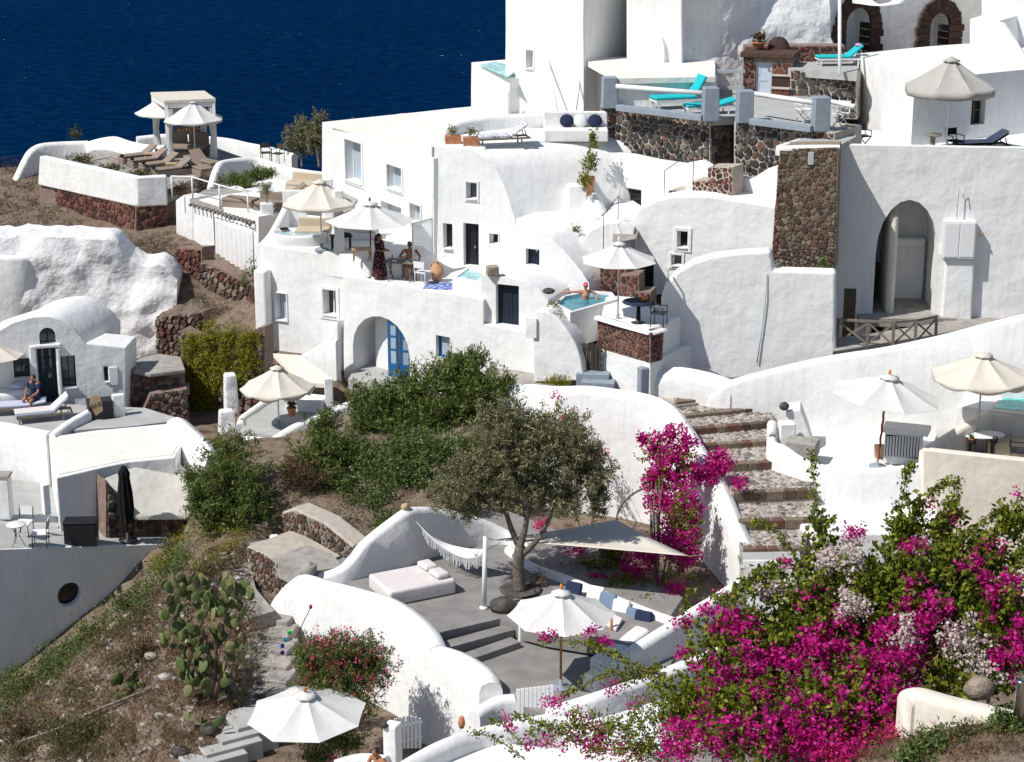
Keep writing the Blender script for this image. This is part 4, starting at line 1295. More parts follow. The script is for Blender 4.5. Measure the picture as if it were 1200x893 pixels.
# ------------------------------------------------------------------ parasol terrace house (right, top)
hP = thing('white_house', 'white cubic house with olive shutter window behind the grey parasol', 'house', P(1100, 165, 76))
zP = -10.3
WP2 = WallZ(zP, (1072, 94), (1200, 81))
op2 = [dict(rect=(1137, 113, 1153, 147), depth=0.3)]
slab('wall', [(1002, 63), (1072, 94), (1320, 70), (1320, 40), (1090, 54)], zP, 3.2, M['white'], hP, 0.06, 0.02, openings=[cutter(WP2, op2[0])])
window(hP, WP2, op2[0], 'olive_paint', 'dark_glass', (1, 1), 0.0, True, 0.06, 'olive framed narrow window')
WP3 = Wall((1136, 55, 78.5), (1170, 55, 77.9))
facade('roof_hut', WP3, [(1136, 22), (1172, 24), (1176, 80), (1136, 80)], 2.4, M['white'], hP, (), 0.05)
ribbon('roof_stair_cheek', [(1168, 26, 77.4), (1180, 44, 76.8), (1194, 62, 76.2), (1215, 72, 75.8)], 0.9, -13.6, M['white'], hP, rnd=0.2)
# ------------------------------------------------------------------ tall house with the big arch
hR = thing('white_house', 'tall white house with a great open arch and meter box', 'house', P(1080, 390, 67.5))
WR = Wall((980, 170, 68.4), (1200, 170, 68.0))
opr = [dict(rect=(1024, 234, 1096, 440), depth=2.6, arch=0.30)]
zRt = -12.7
sa, sb = WR.sz(WR.hit(990, 170))[0], WR.sz(WR.hit(1320, 170))[0]
rec = [WR.at(a_, z_, o_) for o_, z_ in ((-0.35, zRt), (-0.35, -11), (-9, -11), (-9, zRt)) for a_ in (sa, sb)]
recf = [(0, 1, 3, 2), (2, 3, 5, 4), (4, 5, 7, 6), (6, 7, 1, 0), (0, 2, 4, 6), (1, 7, 5, 3)]
facade('wall', WR, [(978, 170), (1330, 176), (1330, 430), (978, 430)], 6.2, M['white'], hR, opr, 0.06, vec=(0.4, 6.4, 0), cuts=[(rec, recf)])
b_ = MB(); b_.box(WR.at((opr[0]['s'][0] + opr[0]['s'][1]) / 2, zat(404, 66.4) - .1, -1.2), (3.4, 3.6, .3), 0); b_.build('arch_floor', M['cement'], hR)
# inside the arch: back wall with a niche, ledge, side column
rzR = math.atan2(WR.t.y, WR.t.x)
s0, s1 = opr[0]['s']; z0, z1 = opr[0]['z']
BX('column', 'cream', hR, 0.12, WR.at(s0 + 0.62, (z0 + z1) / 2 - 0.6, -1.3), (0.30, 2.4, z1 - z0), rzR)
zl = WR.hit(1060, 300).z
BX('ledge', 'white', hR, 0.08, WR.at(s0 + 1.35, zl, -2.35), (1.4, 0.5, 0.34), rzR)
BX('niche_wall', 'white', hR, 0, WR.at(s0 + 1.35, (z0 + zl) / 2, -2.42), (1.4, 0.3, zl - z0), rzR)
for rc, mm in (((1066, 319, 1077, 342), 'dark_glass'), ((1056, 322, 1059, 330), 'dark_wood'), ((1059, 337, 1062, 345), 'dark_wood'), ((1069, 348, 1072, 358), 'dark_wood')):
    c, sz, rz = px_obj_box(Wall((980, 170, 70.9), (1200, 170, 70.5)), rc, 0.2, 0.06)
    BX('niche', mm, hR, 0, c, sz, rz)
# narrow doorway beside the arch: olive leaf
d_ = PB('door', 'olive_paint', hR, WR, (988, 338, 1002, 400), 0.02, 0.06)
PB('door_jamb', 'white', hR, WR, (1002, 341, 1013, 400), 0.03, 0.05)
# projecting stone pier faced with rubble
WPi = Wall((905, 175, 67.0), (982, 175, 66.6))
facade('stone_pier', WPi, [(914, 174), (983, 173), (979, 318), (903, 316)], 1.6, M['mortar_tan'], hR, (), 0.03, vec=(0.3, 1.3, 0))
pier = hR.children[-1]
wall_stones(pier, WPi, [(914, 174), (981, 173), (978, 294), (905, 290)], 0.21, 0.13, 0.02, 0.04, 'tan', False)
wall_stones(pier, WPi, [(905, 292), (978, 294), (977, 317), (903, 315)], 0.16, 0.11, 0.03, 0.05, 'rubble', False)
wall_stones(pier, WPi, [(912, 190), (920, 190), (910, 315), (903, 315)], 0.20, 0.13, 0.03, 0.045, 'reds', False)
PB('wall_lamp', 'grey_paint', hR, WPi, (947, 178, 954, 193), 0.07, 0.1, bevel=0.02)
b_ = MB()   # coping round the pier roof
ribbon('coping', [(914, 171, 67.0), (950, 170, 66.9), (984, 170, 66.8)], 0.3, zat(176, 67), M['white'], hR, rnd=0.3, jit=0)
ribbon('coping', [(914, 170, 67.2), (955, 158, 70.3), (1000, 152, 72.0)], 0.3, zat(178, 68), M['white'], hR, rnd=0.3, jit=0)
slab('pier_roof', [(916, 172), (981, 172), (1003, 160), (1000, 150), (955, 156)], -12.0, 0.2, M['pale_floor'], hR)
# front parapet, a bit proud
# meter box with pipe
mbx = thing('meter_box', 'white two door meter box on a chunky plaster pillar', 'meter box', WR.hit(1122, 390))
PB('cabinet', 'white_paint', mbx, WR, (1104, 257, 1141, 300), 0.42, 0.42, bevel=0.015)
for k in (0, 1):
    r_ = (1105 + 18 * k, 259, 1121.5 + 18 * k, 298)
    PB('door', 'white_paint', mbx, WR, r_, 0.44, 0.02, bevel=0.008)
c, sz, rz = px_obj_box(WR, (1102, 301, 1140, 400), 0.30, 0.32)
BX('pillar', 'white', mbx, 0.10, c, sz, rz, taper=0.9)
b_ = MB(); p = WR.hit(1120, 256) + WR.n * 0.2
b_.tube([p, p + Vector((0, 0, 1.1)), p + Vector((0.12, 0, 1.15)), p + Vector((0.2, 0, 0.75))], 0.018, 6); b_.build('conduit', M['white_paint'], mbx)
b_ = MB(); p = WR.hit(1147, 273) + WR.n * 0.25; b_.lathe((0, 0, 0), [(0.0, 0), (0.09, 0.0), (0.1, 0.02), (0.06, 0.05), (0.0, 0.05)], 12)
o = b_.build('round_lamp', M['terracotta'], mbx); o.location = p - WLOC[mbx]; o.rotation_euler = (0, math.radians(90), 0)

# ------------------------------------------------------------------ curved plain wall house (centre right) and vaults behind
hE = thing('white_house', 'plain curved white wall of a vaulted house beside the stairs', 'house', P(850, 430, 66.5))
WE = Wall((776, 400, 66.6), (985, 400, 65.9))
oE = [(776, 450), (775, 350), (780, 334), (792, 319), (812, 306), (835, 299), (870, 295), (904, 293), (907, 316), (980, 318), (980, 425), (860, 446)]
facade('wall', WE, oE, 0.6, M['white'], hE, (), 0.14, vec=(0.1, 0.6, 0), step=0.8, jit=0.04)
b_ = MB(); b_.tube([WE.hit(898, 320) + WE.n * .06, WE.hit(897, 350) + WE.n * .07, WE.hit(893, 385) + WE.n * .06, WE.hit(887, 425) + WE.n * .06], 0.02, 5)
b_.build('cable', M['grey_paint'], hE)
b_ = MB(); a = WE.hit(783, 316) + WE.n * 0.1; b_.tube([a, a + WE.n * 0.3, a + WE.n * 0.34 + Vector((0.02, 0, -0.3))], 0.03, 6); b_.build('spout', M['grey_paint'], hE)
# low rounded apron at its foot
ribbon('apron', [(758, 440, 65.2), (790, 430, 65.0), (830, 436, 64.7), (860, 446, 64.5)], 0.8, -20.2, M['white'], hE, rnd=0.5)
hE2 = thing('white_house', 'white barrel vault with two small framed windows', 'house', P(820, 320, 69.5))
WE2 = Wall((735, 290, 70.4), (905, 290, 68.6))
oe2 = [dict(rect=(794, 271, 806, 291), depth=0.3), dict(rect=(787, 299, 799, 312), depth=0.3), dict(rect=(748, 306, 766, 338), depth=0.4)]
facade('wall', WE2, [(735, 345), (735, 283), (740, 262), (752, 246), (770, 236), (795, 231), (830, 232), (870, 238), (908, 244), (908, 345)], 4, M['white'], hE2, oe2, 0.16, vec=(1.5, 4.5, 0), step=0.5)
window(hE2, WE2, oe2[0], 'white_paint', 'dark_glass', (0, 0), 0.14)
window(hE2, WE2, oe2[1], 'white_paint', 'dark_glass', (0, 0), 0.10)
door(hE2, WE2, oe2[2], 'black_paint', 1, 0)
# left lobe with the small pool window
hE3 = thing('white_house', 'small rounded white house with one window behind the pool bather', 'house', P(690, 330, 70))
WE3 = Wall((672, 330, 70.6), (738, 330, 70.0))
oe3 = [dict(rect=(685, 312, 694, 326), depth=0.3)]
facade('wall', WE3, [(668, 360), (672, 310), (680, 285), (694, 270), (712, 262), (730, 262), (742, 270), (742, 360)], 4, M['white'], hE3, oe3, 0.18, vec=(0.6, 4.0, 0), step=0.5)
window(hE3, WE3, oe3[0], 'white_paint', 'dark_glass', (0, 0), 0.12)
# red stone chimney blocks behind the parasol
rb = thing('stone_stair', 'stepped dark red stone blocks behind the white pool parasol', 'stone steps', P(730, 372, 69))
WRb = Wall((700, 340, 69.2), (770, 340, 68.6))
facade('block', WRb, [(703, 308), (735, 308), (735, 378), (703, 378)], 0.8, M['mortar_red'], rb, (), 0.02)
wall_stones(rb.children[-1], WRb, [(703, 309), (734, 309), (734, 377), (703, 377)], 0.24, 0.19, 0.05, 0.04, 'reds', True)
WRb2 = Wall((728, 340, 68.6), (770, 340, 68.2))
facade('block', WRb2, [(727, 322), (749, 322), (749, 342), (763, 342), (763, 378), (727, 378)], 0.8, M['mortar_red'], rb, (), 0.02)
wall_stones(rb.children[-1], WRb2, [(727, 323), (748, 323), (748, 342), (727, 342)], 0.24, 0.17, 0.05, 0.04, 'reds', True)
wall_stones(rb.children[-1], WRb2, [(727, 343), (762, 343), (762, 377), (727, 377)], 0.26, 0.18, 0.05, 0.04, 'reds', True)

# ------------------------------------------------------------------ low vault with dark door (centre)
hD = thing('white_house', 'low white vaulted house with a single dark door beside the plunge pool', 'house', P(620, 330, 69.6))
WDv = Wall((572, 300, 70.6), (692, 330, 69.0))
odv = [dict(rect=(616, 292, 632, 326), depth=0.35)]
facade('wall', WDv, [(574, 345), (574, 288), (588, 284), (604, 277), (620, 272), (634, 274), (648, 281), (664, 297), (680, 316), (690, 332), (690, 352)], 4, M['white'], hD, odv, 0.07, vec=(2.6, 3.8, 0), step=0.5)
door(hD, WDv, odv[0], 'navy_door', 2, 0)
# upper white surface behind (roof field between vaults)
slab('roof_field', [(604, 256), (640, 244), (700, 236), (712, 246), (700, 257), (650, 258)], -15.2, 1.6, M['white'], hD, 0.1, jit=0.05)
ribbon('gutter_wall', [(600, 254, 72.0), (625, 243, 72.6), (665, 236, 72.9), (690, 234, 73)], 0.35, -15.6, M['white'], hD, rnd=0.4)
# white pot plinth
c = PZ(676, 248, -15.2)
b_ = MB(); b_.box(c + Vector((0, 0.3, 0.45)), (0.66, 0.6, 1.0), 0.1)
tag(b_.build('white_plinth', M['white'], bevel=0.04), 'square white plaster plinth beside the tall climbing plant pot', 'plinth')

# ------------------------------------------------------------------ white wall below the lava terrace with the carved gate
hG = thing('white_house', 'white wall with dark carved double gate under the lava stone terrace', 'house', P(760, 250, 73))
WG = Wall((703, 179, 73.75), (832, 196, 71.0))
og = [dict(rect=(719, 221, 751, 252), depth=0.4)]
facade('wall', WG, [(692, 270), (694, 220), (702, 178), (740, 181), (770, 188), (800, 192), (822, 188), (836, 197), (862, 204), (880, 210), (900, 198), (912, 194), (912, 300), (692, 300)], 0.35, M['white'], hG, og, 0.12, jit=0.04)
opening_outline(WG, og[0]); s0, s1 = og[0]['s']; z0, z1 = og[0]['z']; rzG = math.atan2(WG.t.y, WG.t.x)
for k in (0, 1):
    a = s0 + (s1 - s0) * k / 2 + 0.01; b = s0 + (s1 - s0) * (k + 1) / 2 - 0.01
    g = MB(); frame_ring(g, WG, a, b, z0, z1, -0.15, 0.07, 0.06)
    for i in range(1, 5):
        zz = z0 + (z1 - z0) * i / 5
        g.box(WG.at((a + b) / 2, zz, -0.19), (b - a - 0.1, 0.03, 0.05), rzG)
    for i in range(1, 4):
        ss = a + (b - a) * i / 4
        g.box(WG.at(ss, (z0 + z1) / 2, -0.2), (0.04, 0.03, z1 - z0 - 0.1), rzG)
    g.box(WG.at((a + b) / 2, (z0 + z1) / 2, -0.24), (b - a, 0.02, z1 - z0), rzG)
    g.build('gate_leaf', M['dark_wood'], hG)
ribbon('rock_shoulder', [(688, 205, 72.9), (697, 228, 72.4), (705, 250, 71.8), (698, 262, 71.4)], 0.7, -16, M['rough_white'], hG, rnd=0.5, jit=0.08)
slab('stair_landing', [(712, 256), (752, 256), (745, 280), (722, 284)], -15.35, 0.4, M['cement'], hG)
# pale stone steps climbing to the right above the vault
sp = thing('stone_stair', 'pale pink stone steps above the vault below the lava terrace', 'stone steps', P(830, 225, 71.5))
WSp = Wall((780, 225, 71.0), (865, 225, 69.4))
for rc in ((783, 223, 812, 240), (811, 212, 858, 233), (829, 196, 858, 216)):
    facade('block', WSp, [(rc[0], rc[1]), (rc[2], rc[1]), (rc[2], rc[3]), (rc[0], rc[3])], 0.9, M['mortar'], sp, (), 0.02)
    wall_stones(sp.children[-1], WSp, [(rc[0], rc[1]), (rc[2], rc[1]), (rc[2], rc[3]), (rc[0], rc[3])], 0.2, 0.15, 0.05, 0.03, 'reds', False)
def railing(name, label, pts, hgt, m='iron', r=0.014):
    t = thing(name, label, 'handrail', pts[0])
    for p in pts:
        b_ = MB(); b_.tube([p, p + Vector((0, 0, hgt))], r, 6); b_.build('post', M[m], t)
    b_ = MB(); b_.tube([p + Vector((0, 0, hgt)) for p in pts], r, 6); b_.build('rail', M[m], t)
    return t
railing('handrail', 'thin black handrail climbing past the pale stone steps', [P(778, 237, 70.8), P(812, 214, 70.0), P(836, 210, 69.6)], 1.15)
railing('handrail', 'thin black handrail in front of the carved double gate', [P(707, 292, 69.2), P(724, 270, 70.4)], 1.25)

# ------------------------------------------------------------------ upper terrace with lava stone wall
tU = thing('terrace', 'upper terrace with lava stone retaining wall and blue grey piers', 'terrace', P(790, 190, 73.5))
zU = zat(124, 74.2)
WU = WallZ(zU, (703, 124), (832, 139))
WU2 = WallZ(zU, (862, 142), (990, 157))
facade('retaining_wall', WU, [(703, 124), (832, 139), (832, 215), (703, 205)], 2.0, M['mortar'], tU, (), 0.02)
ww = tU.children[-1]
wall_stones(ww, WU, [(704, 125), (831, 140), (831, 197), (704, 179)], 0.25, 0.21, 0.04, 0.06, 'lava', True)
WUs = WallZ(zU, (832, 139), (863, 134))
facade('retaining_wall', WUs, [(832, 139), (863, 134), (862, 210), (832, 210)], 1.0, M['mortar_red'], tU, (), 0.02)
wall_stones(tU.children[-1], WUs, [(833, 140), (861, 138), (859, 196), (833, 196)], 0.32, 0.25, 0.05, 0.05, 'lava', True)
facade('retaining_wall', WU2, [(860, 142), (978, 155.5), (978, 230), (860, 215)], 2.0, M['mortar'], tU, (), 0.02)
wall_stones(tU.children[-1], WU2, [(862, 143), (915, 149), (912, 205), (862, 205)], 0.27, 0.22, 0.04, 0.06, 'lava', True)
wall_stones(tU.children[-1], WU2, [(916, 149), (977, 156), (977, 166), (914, 172)], 0.18, 0.14, 0.04, 0.04, 'rubble', False)
slab('floor', [(704, 123), (832, 138), (862, 136), (866, 141), (976, 154), (985, 120), (880, 95), (740, 88)], zU + 0.03, 0.3, M['pale_floor'], tU)
def pier_box(parent, u, v, w, hgt, m='greypaint', rz=0.1, zbase=None):
    p = PZ(u, v, zU if zbase is None else zbase)
    b_ = MB(); b_.box(p + Vector((0, 0, hgt / 2)), (w, w, hgt), rz, taper=0.93); return b_.build('pier', M[m], parent, bevel=0.03)
for u, v, hg in ((714, 126, 1.15), (832, 141, 1.2), (872, 143, 1.15), (961, 153, 1.2)):
    pier_box(tU, u, v, 0.58, hg)
b_ = pier_box(tU, 720, 96, 0.3, 0.75)
# kerb strips
b_ = MB()
for (ua, va), (ub, vb) in (((724, 126), (824, 138)), ((880, 142), (952, 151))):
    a = PZ(ua, va, zU + 0.11); b = PZ(ub, vb, zU + 0.11); b_.bar(a, b, 0.3, 0.22)
b_.build('kerb', M['greypaint'], tU, bevel=0.02)
for (ua, va, ub, vb) in ((722, 103, 826, 109), (880, 112, 953, 121), (971, 122, 1000, 126)):
    p0 = PZ(ua, va + 27, zU); p1 = PZ(ub, vb + 30, zU)
    b_ = MB(); b_.tube([p0 + Vector((0, 0, 0.92)), p1 + Vector((0, 0, 0.92))], 0.09, 8); b_.build('rail', M['white_paint'], tU)
pb0 = PZ(722, 118, zU) ; pb1 = PZ(872, 118, zU)
for z_, r_ in ((0.95, 0.07), (0.30, 0.06)):
    b_ = MB(); b_.bar(PZ(724, 112, zU) + Vector((0, 0, z_)), PZ(872, 112, zU) + Vector((0, 0, z_)), 0.1, 0.12); b_.build('rail', M['grey_paint'], tU)
for u in (724, 800, 868):
    p = PZ(u, 112, zU); BX('rail_post', 'grey_paint', tU, 0, p + Vector((0, 0, 0.5)), (0.12, 0.12, 1.0))
# red stone hut with pale door, steps, second stone wall and upper sun deck
WH = Wall((868, 100, 77.2), (930, 100, 76.6))
hut = thing('stone_hut', 'dark red stone wall with a small pale blue door on the upper terrace', 'stone hut', P(893, 112, 77))
oh = [dict(rect=(885, 73, 904, 111), depth=0.25)]
facade('wall', WH, [(871, 66), (929, 69), (929, 135), (869, 130)], 1.5, M['mortar_red'], hut, oh, 0.02)
wall_stones(hut.children[-1], WH, [(871, 67), (884, 67), (884, 128), (870, 128)], 0.26, 0.2, 0.05, 0.05, 'reds', True)
wall_stones(hut.children[-1], WH, [(905, 73), (928, 74), (928, 128), (905, 128)], 0.26, 0.2, 0.05, 0.05, 'reds', True)
door(hut, WH, oh[0], 'pale_blue', 1, 0)
PB('lintel', 's_brown', hut, WH, (868, 62, 932, 68), 0.12, 1.4, bevel=0.03)
for i, rc in enumerate(((905, 87, 928, 89), (905, 101, 928, 103), (905, 116, 928, 118))):
    PB('step', 'mortar', hut, WH, rc, 0.25 + 0.25 * i, 0.3 + 0.25 * i, bevel=0.02)
    PB('riser', 's_reds', hut, WH, (906, rc[3], 927, rc[3] + 12), 0.2 + 0.25 * i, 0.2 + 0.25 * i)
WS2 = Wall((926, 110, 76.4), (1004, 110, 75.6))
sw = thing('stone_wall', 'pale jointed stone wall carrying the sun deck with the turquoise lounger', 'stone wall', P(960, 130, 76))
facade('core', WS2, [(926, 81), (1004, 87), (1004, 140), (926, 138)], 1.2, M['mortar'], sw, (), 0.02)
wall_stones(sw.children[-1], WS2, [(927, 82), (1003, 88), (1003, 138), (927, 136)], 0.27, 0.23, 0.045, 0.05, 'lava', True)
zD2 = WS2.hit(926, 81).z
slab('sun_deck', [(926, 80), (1004, 86), (1010, 66), (1000, 60), (905, 66), (900, 70)], zD2 + 0.02, 0.3, M['pale_floor'], sw)
WS3 = Wall((872, 60, 77.9), (1000, 60, 77.9))
lw = thing('stone_wall', 'low dark red stone wall behind the sun deck under the arches', 'stone wall', P(930, 68, 78.5))
facade('core', WS3, [(873, 54), (990, 53), (990, 74), (873, 70)], 0.7, M['mortar_red'], lw, (), 0.02)
wall_stones(lw.children[-1], WS3, [(873, 55), (989, 54), (989, 73), (873, 69)], 0.26, 0.2, 0.05, 0.05, 'reds', True)
b_ = MB(); p = P(912, 60, 78.0); b_.blob(p, (0.5, 0.5, 0.55), 12, 8, jit=0.08); b_.build('mound', M['i_reds'], lw)
# ------------------------------------------------------------------ pool tub, stair to gate, red stone planter wall by the lane
tb = thing('plunge_pool', 'raised grey sided plunge pool of the bather with dark teal water', 'pool', P(690, 395, 66.8))
zt_ = zat(366, 66.2)
tpoly = [(648, 356), (668, 366), (724, 350), (718, 342), (690, 340), (660, 346)]
pp = [PZ(u, v, zt_) for u, v in tpoly]
cin = sum(pp, Vector()) / len(pp)
inn = [cin + (q_ - cin) * 0.86 for q_ in pp]
nn_ = len(inn)
cv = [q_ + Vector((0, 0, 0.5)) for q_ in inn] + [q_ - Vector((0, 0, 0.6)) for q_ in inn]
cf = [tuple(range(nn_)), tuple(range(2 * nn_ - 1, nn_ - 1, -1))] + [(i, nn_ + i, nn_ + (i + 1) % nn_, (i + 1) % nn_) for i in range(nn_)]
slab('basin', tpoly, zt_, 1.3, M['white'], tb, 0.04, openings=[(cv, cf)])
w_ = MB(); w_.add([q_ - Vector((0, 0, 0.10)) for q_ in inn], [tuple(range(nn_))], 0, False); w_.build('water', M['tub'], tb)
TUB_C = cin.copy(); TUB_Z = zt_ - 0.10
# white wall curving down beside the wooden gate
hg = thing('garden_wall', 'white wall sweeping down in a curve to the wooden gate', 'wall', P(655, 445, 65.6))
WGa = Wall((625, 400, 66.4), (690, 400, 65.6))
facade('wall', WGa, [(625, 366), (640, 364), (652, 372), (664, 386), (674, 402), (680, 420), (684, 446), (625, 448)], 1.0, M['white'], hg, (), 0.06, step=0.5)
PB('meter_hatch', 'white', hg, WGa, (617, 372, 630, 395), 0.1, 0.3, bevel=0.02)
gt = thing('wooden_gate', 'grey wooden picket gate at the top of short steps by the red stone planter', 'gate', P(690, 430, 66.2))
WGt = Wall((677, 420, 66.4), (706, 420, 66.0))
for i in range(6):
    u = 678 + i * 4.6
    PB('picket', 'dark_wood', gt, WGt, (u, 403 - (1 if i % 2 else 0), u + 3.6, 436), 0.0, 0.03)
for v in (409, 426):
    PB('rail', 'dark_wood', gt, WGt, (677, v, 706, v + 2.5), -0.03, 0.04)
gs = thing('steps', 'two grey plastered steps below the wooden picket gate', 'steps', P(695, 450, 65.4))
for i in range(2):
    p = P(692 + i * 6, 438 + i * 10, 65.9 - i * 0.35)
    BX('step', 'greypaint', gs, 0.02, p + Vector((0.1, 0.2, -0.25)), (1.1, 0.55, 0.5), -0.15)
# planter wall with small red stones on a white base
pw = thing('planter_wall', 'low wall of small red stones with white coping and white base', 'stone wall', P(740, 440, 65.2))
WPl = WallZ(-17.25, (700, 371), (762, 390))
facade('core', WPl, [(700, 372), (762, 391), (762, 426), (700, 408)], 2.0, M['mortar_red'], pw, (), 0.02, vec=(0.3, 0.4, 0))
wall_stones(pw.children[-1], WPl, [(701, 374), (761, 392), (761, 424), (701, 407)], 0.15, 0.12, 0.03, 0.03, 'reds', False)
WPl2 = WallZ(-17.25, (762, 390), (778, 385))
facade('core_end', WPl2, [(762, 391), (778, 387), (776, 422), (762, 426)], 0.6, M['mortar_red'], pw, (), 0.02, vec=(0, 0.3, 0))
wall_stones(pw.children[-1], WPl2, [(763, 392), (777, 388), (775, 421), (763, 425)], 0.15, 0.13, 0.03, 0.03, 'reds', False)
ribbon('coping', [(700, 370, 66.1), (730, 379, 65.2), (763, 389, 64.3)], 0.3, -17.34, M['white'], pw, rnd=0.3, smooth=False)
ribbon('coping', [(763, 389, 64.3), (779, 384.5, 64.8)], 0.3, -17.34, M['white'], pw, rnd=0.3, smooth=False)
facade('base', WPl, [(701, 407), (762, 425), (762, 466), (701, 452)], 2.0, M['white'], pw, (), 0.06, vec=(1.6, 2.2, 0))
slab('terrace_floor', [(705, 369), (760, 385.5), (775, 382), (798, 370), (745, 345), (710, 348)], -17.235, 1.4, M['white'], pw)
b_ = MB(); p = P(752, 455, 64.7); b_.box(p + Vector((0.05, 0.1, 0.2)), (0.34, 0.3, 1.0), 0.4); tag(b_.build('grey_post', M['greypaint'], bevel=0.05), 'short blue grey post at the foot of the red stone planter', 'post')

# ------------------------------------------------------------------ big retaining wall along the stairs
RW = [(585, 452, 65.2), (620, 450, 64.8), (655, 453, 64.3), (690, 452, 64.0), (730, 457, 63.6), (765, 464, 63.2), (790, 478, 62.6), (806, 500, 61.8), (822, 526, 61.0), (838, 552, 60.2), (852, 580, 59.4), (866, 612, 58.4), (878, 640, 57.6), (881, 662, 57.0), (874, 684, 56.3)]
rw = thing('retaining_wall', 'long rounded white wall falling beside the stone stairs under the bougainvillea', 'wall', P(800, 600, 60))
bo = [(P(829, 640, 57.4) + Vector(q_)) for q_ in ()]
ribbon('wall', RW, 0.55, -23.4, M['white'], rw, rnd=0.5, per=5, jit=0.05, batter=0.02)
# ------------------------------------------------------------------ stone stairs
sst = thing('stone_stairs', 'broad cobbled stairs with dark stone risers between white walls', 'stairs', P(900, 640, 58.7))
L_ = [(772, 462, 65.3), (798, 478, 64.5), (806, 492, 63.7), (818, 512, 62.9), (830, 528, 62.1), (848, 553, 61.0), (866, 590, 59.6), (872, 620, 58.5), (878, 652, 57.4), (880, 690, 56.2)]
R_ = [(836, 452, 66.0), (838, 470, 65.1), (872, 482, 64.4), (900, 500, 63.6), (906, 522, 62.6), (920, 550, 61.4), (945, 588, 59.9), (940, 622, 58.7), (930, 655, 57.5), (926, 695, 56.2)]
zs = [P(*a).z for a in L_]
rngS = random.Random(5)
for i in range(len(L_) - 1):
    a0 = P(*L_[i]); b0 = P(*R_[i]); a1 = P(*L_[i + 1]); b1 = P(*R_[i + 1])
    zt = (a0.z + b0.z) / 2; zn = (a1.z + b1.z) / 2
    zf_ = zn + (zt - zn) * 0.78               # front lip a little lower than the back of the tread
    a0 = Vector((a0.x - 0.25, a0.y + 0.15, zt)); b0 = Vector((b0.x + 0.25, b0.y + 0.15, zt))
    a1 = Vector((a1.x - 0.25, a1.y, zf_)); b1 = Vector((b1.x + 0.25, b1.y, zf_))
    mb = MB(); lo = -23.6
    vs = [a0, b0, b1, a1] + [Vector((q_.x, q_.y, lo)) for q_ in (a0, b0, b1, a1)]
    mb.add(vs, [(0, 1, 2, 3), (7, 6, 5, 4), (3, 2, 6, 7), (2, 1, 5, 6), (1, 0, 4, 5), (0, 3, 7, 4)], 0, False)
    stp = mb.build('step', M['mortar'], sst)
    # lip stones (larger, along the front edge)
    ex = (b1 - a1); W_ = ex.length
    back = (a0 - a1); bl = Vector((back.x, back.y, 0)).length
    pitch_ = (zt - zf_) / max(0.1, bl)
    def f(s, t, o, a1=a1, ex=ex.normalized(), bk=Vector((0, 1, 0)), zf_=zf_, pitch_=pitch_):
        q_ = a1 + ex * s + bk * t
        return Vector((q_.x, q_.y, zf_ + t * pitch_ + o))
    dep = max(0.4, (a0.y + b0.y - a1.y - b1.y) / 2)
    x = 0.05
    while x < W_ - 0.1:
        w = rngS.uniform(0.28, 0.55)
        if x + w > W_: w = W_ - x
        bb = MB(); c_ = f(x + w / 2, 0.09, -0.125)
        bb.box(c_, (w - 0.02, 0.24, 0.30), math.atan2(ex.y, ex.x))
        bb.build('lip_stone', M['s_tan'], stp, bevel=0.025); x += w
    stones(stp, [(0.02, 0.22), (W_ - 0.02, 0.22), (W_ - 0.02, dep + 0.1), (0.02, dep + 0.1)], f, 0.17, 0.13, 0.03, 0.02, 'cobble', False, rngS)

# ------------------------------------------------------------------ white patio walls on the right of the stairs
pr_ = thing('patio_wall', 'long white wall rising along the upper lane behind the white patio', 'wall', P(1000, 480, 63))
PWt = [(832, 462, 64.6), (850, 448, 64.4), (885, 437, 64.2), (940, 424, 64.0), (1000, 412, 63.7), (1060, 402, 63.4), (1120, 388, 63.0), (1170, 375, 62.6), (1225, 362, 62.2), (1320, 340, 61.6)]
ribbon('wall', PWt, 0.42, -20.9, M['white'], pr_, rnd=0.45, jit=0.05)
Z_PAT = -20.35
slab('patio_floor', [(928, 534), (1000, 556), (1084, 550), (1100, 500), (960, 470), (916, 500)], Z_PAT, 0.5, M['white'], pr_)
lp = thing('patio_wall', 'curved low white wall round the patio of the twisted pole parasol', 'wall', P(950, 545, 60.5))
ribbon('wall', [(905, 492, 61.6), (906, 515, 61.2), (920, 522, 60.9), (945, 538, 60.4), (985, 548, 60.0), (1030, 548, 59.8), (1075, 543, 59.7), (1084, 540, 59.7)], 0.3, -21.6, M['white'], lp, rnd=0.45)
b_ = MB(); p = P(916, 505, 61.7); b_.box(p + Vector((0.15, 0, -0.2)), (0.5, 0.45, 1.0), 0.1); b_.build('end_pier', M['white'], lp, bevel=0.05)
# barbecue-like block with wedge and dark ball on top
bq = thing('wedge_bench', 'white wedge shaped block with grey recess beside the cobbled stairs', 'bench', P(930, 530, 61.8))
WBq = Wall((915, 500, 62.2), (965, 500, 62.0))
facade('wedge', WBq, [(921, 482), (938, 480), (946, 500), (955, 530), (921, 530)], 0.9, M['white'], bq, (), 0.04)
b_ = MB(); p = P(940, 524, 61.2); b_.box(p, (1.0, 0.7, 0.5), -0.35); b_.build('grey_seat', M['cement'], bq, bevel=0.05)
# lower white level in front
lv = thing('terrace', 'lower white roof terrace in front of the curved patio wall', 'terrace', P(1000, 600, 58))
slab('floor', [(925, 590), (950, 562), (1080, 562), (1100, 600), (1095, 625), (960, 625), (930, 610)], -21.2, 1.0, M['white'], lv, 0.08)
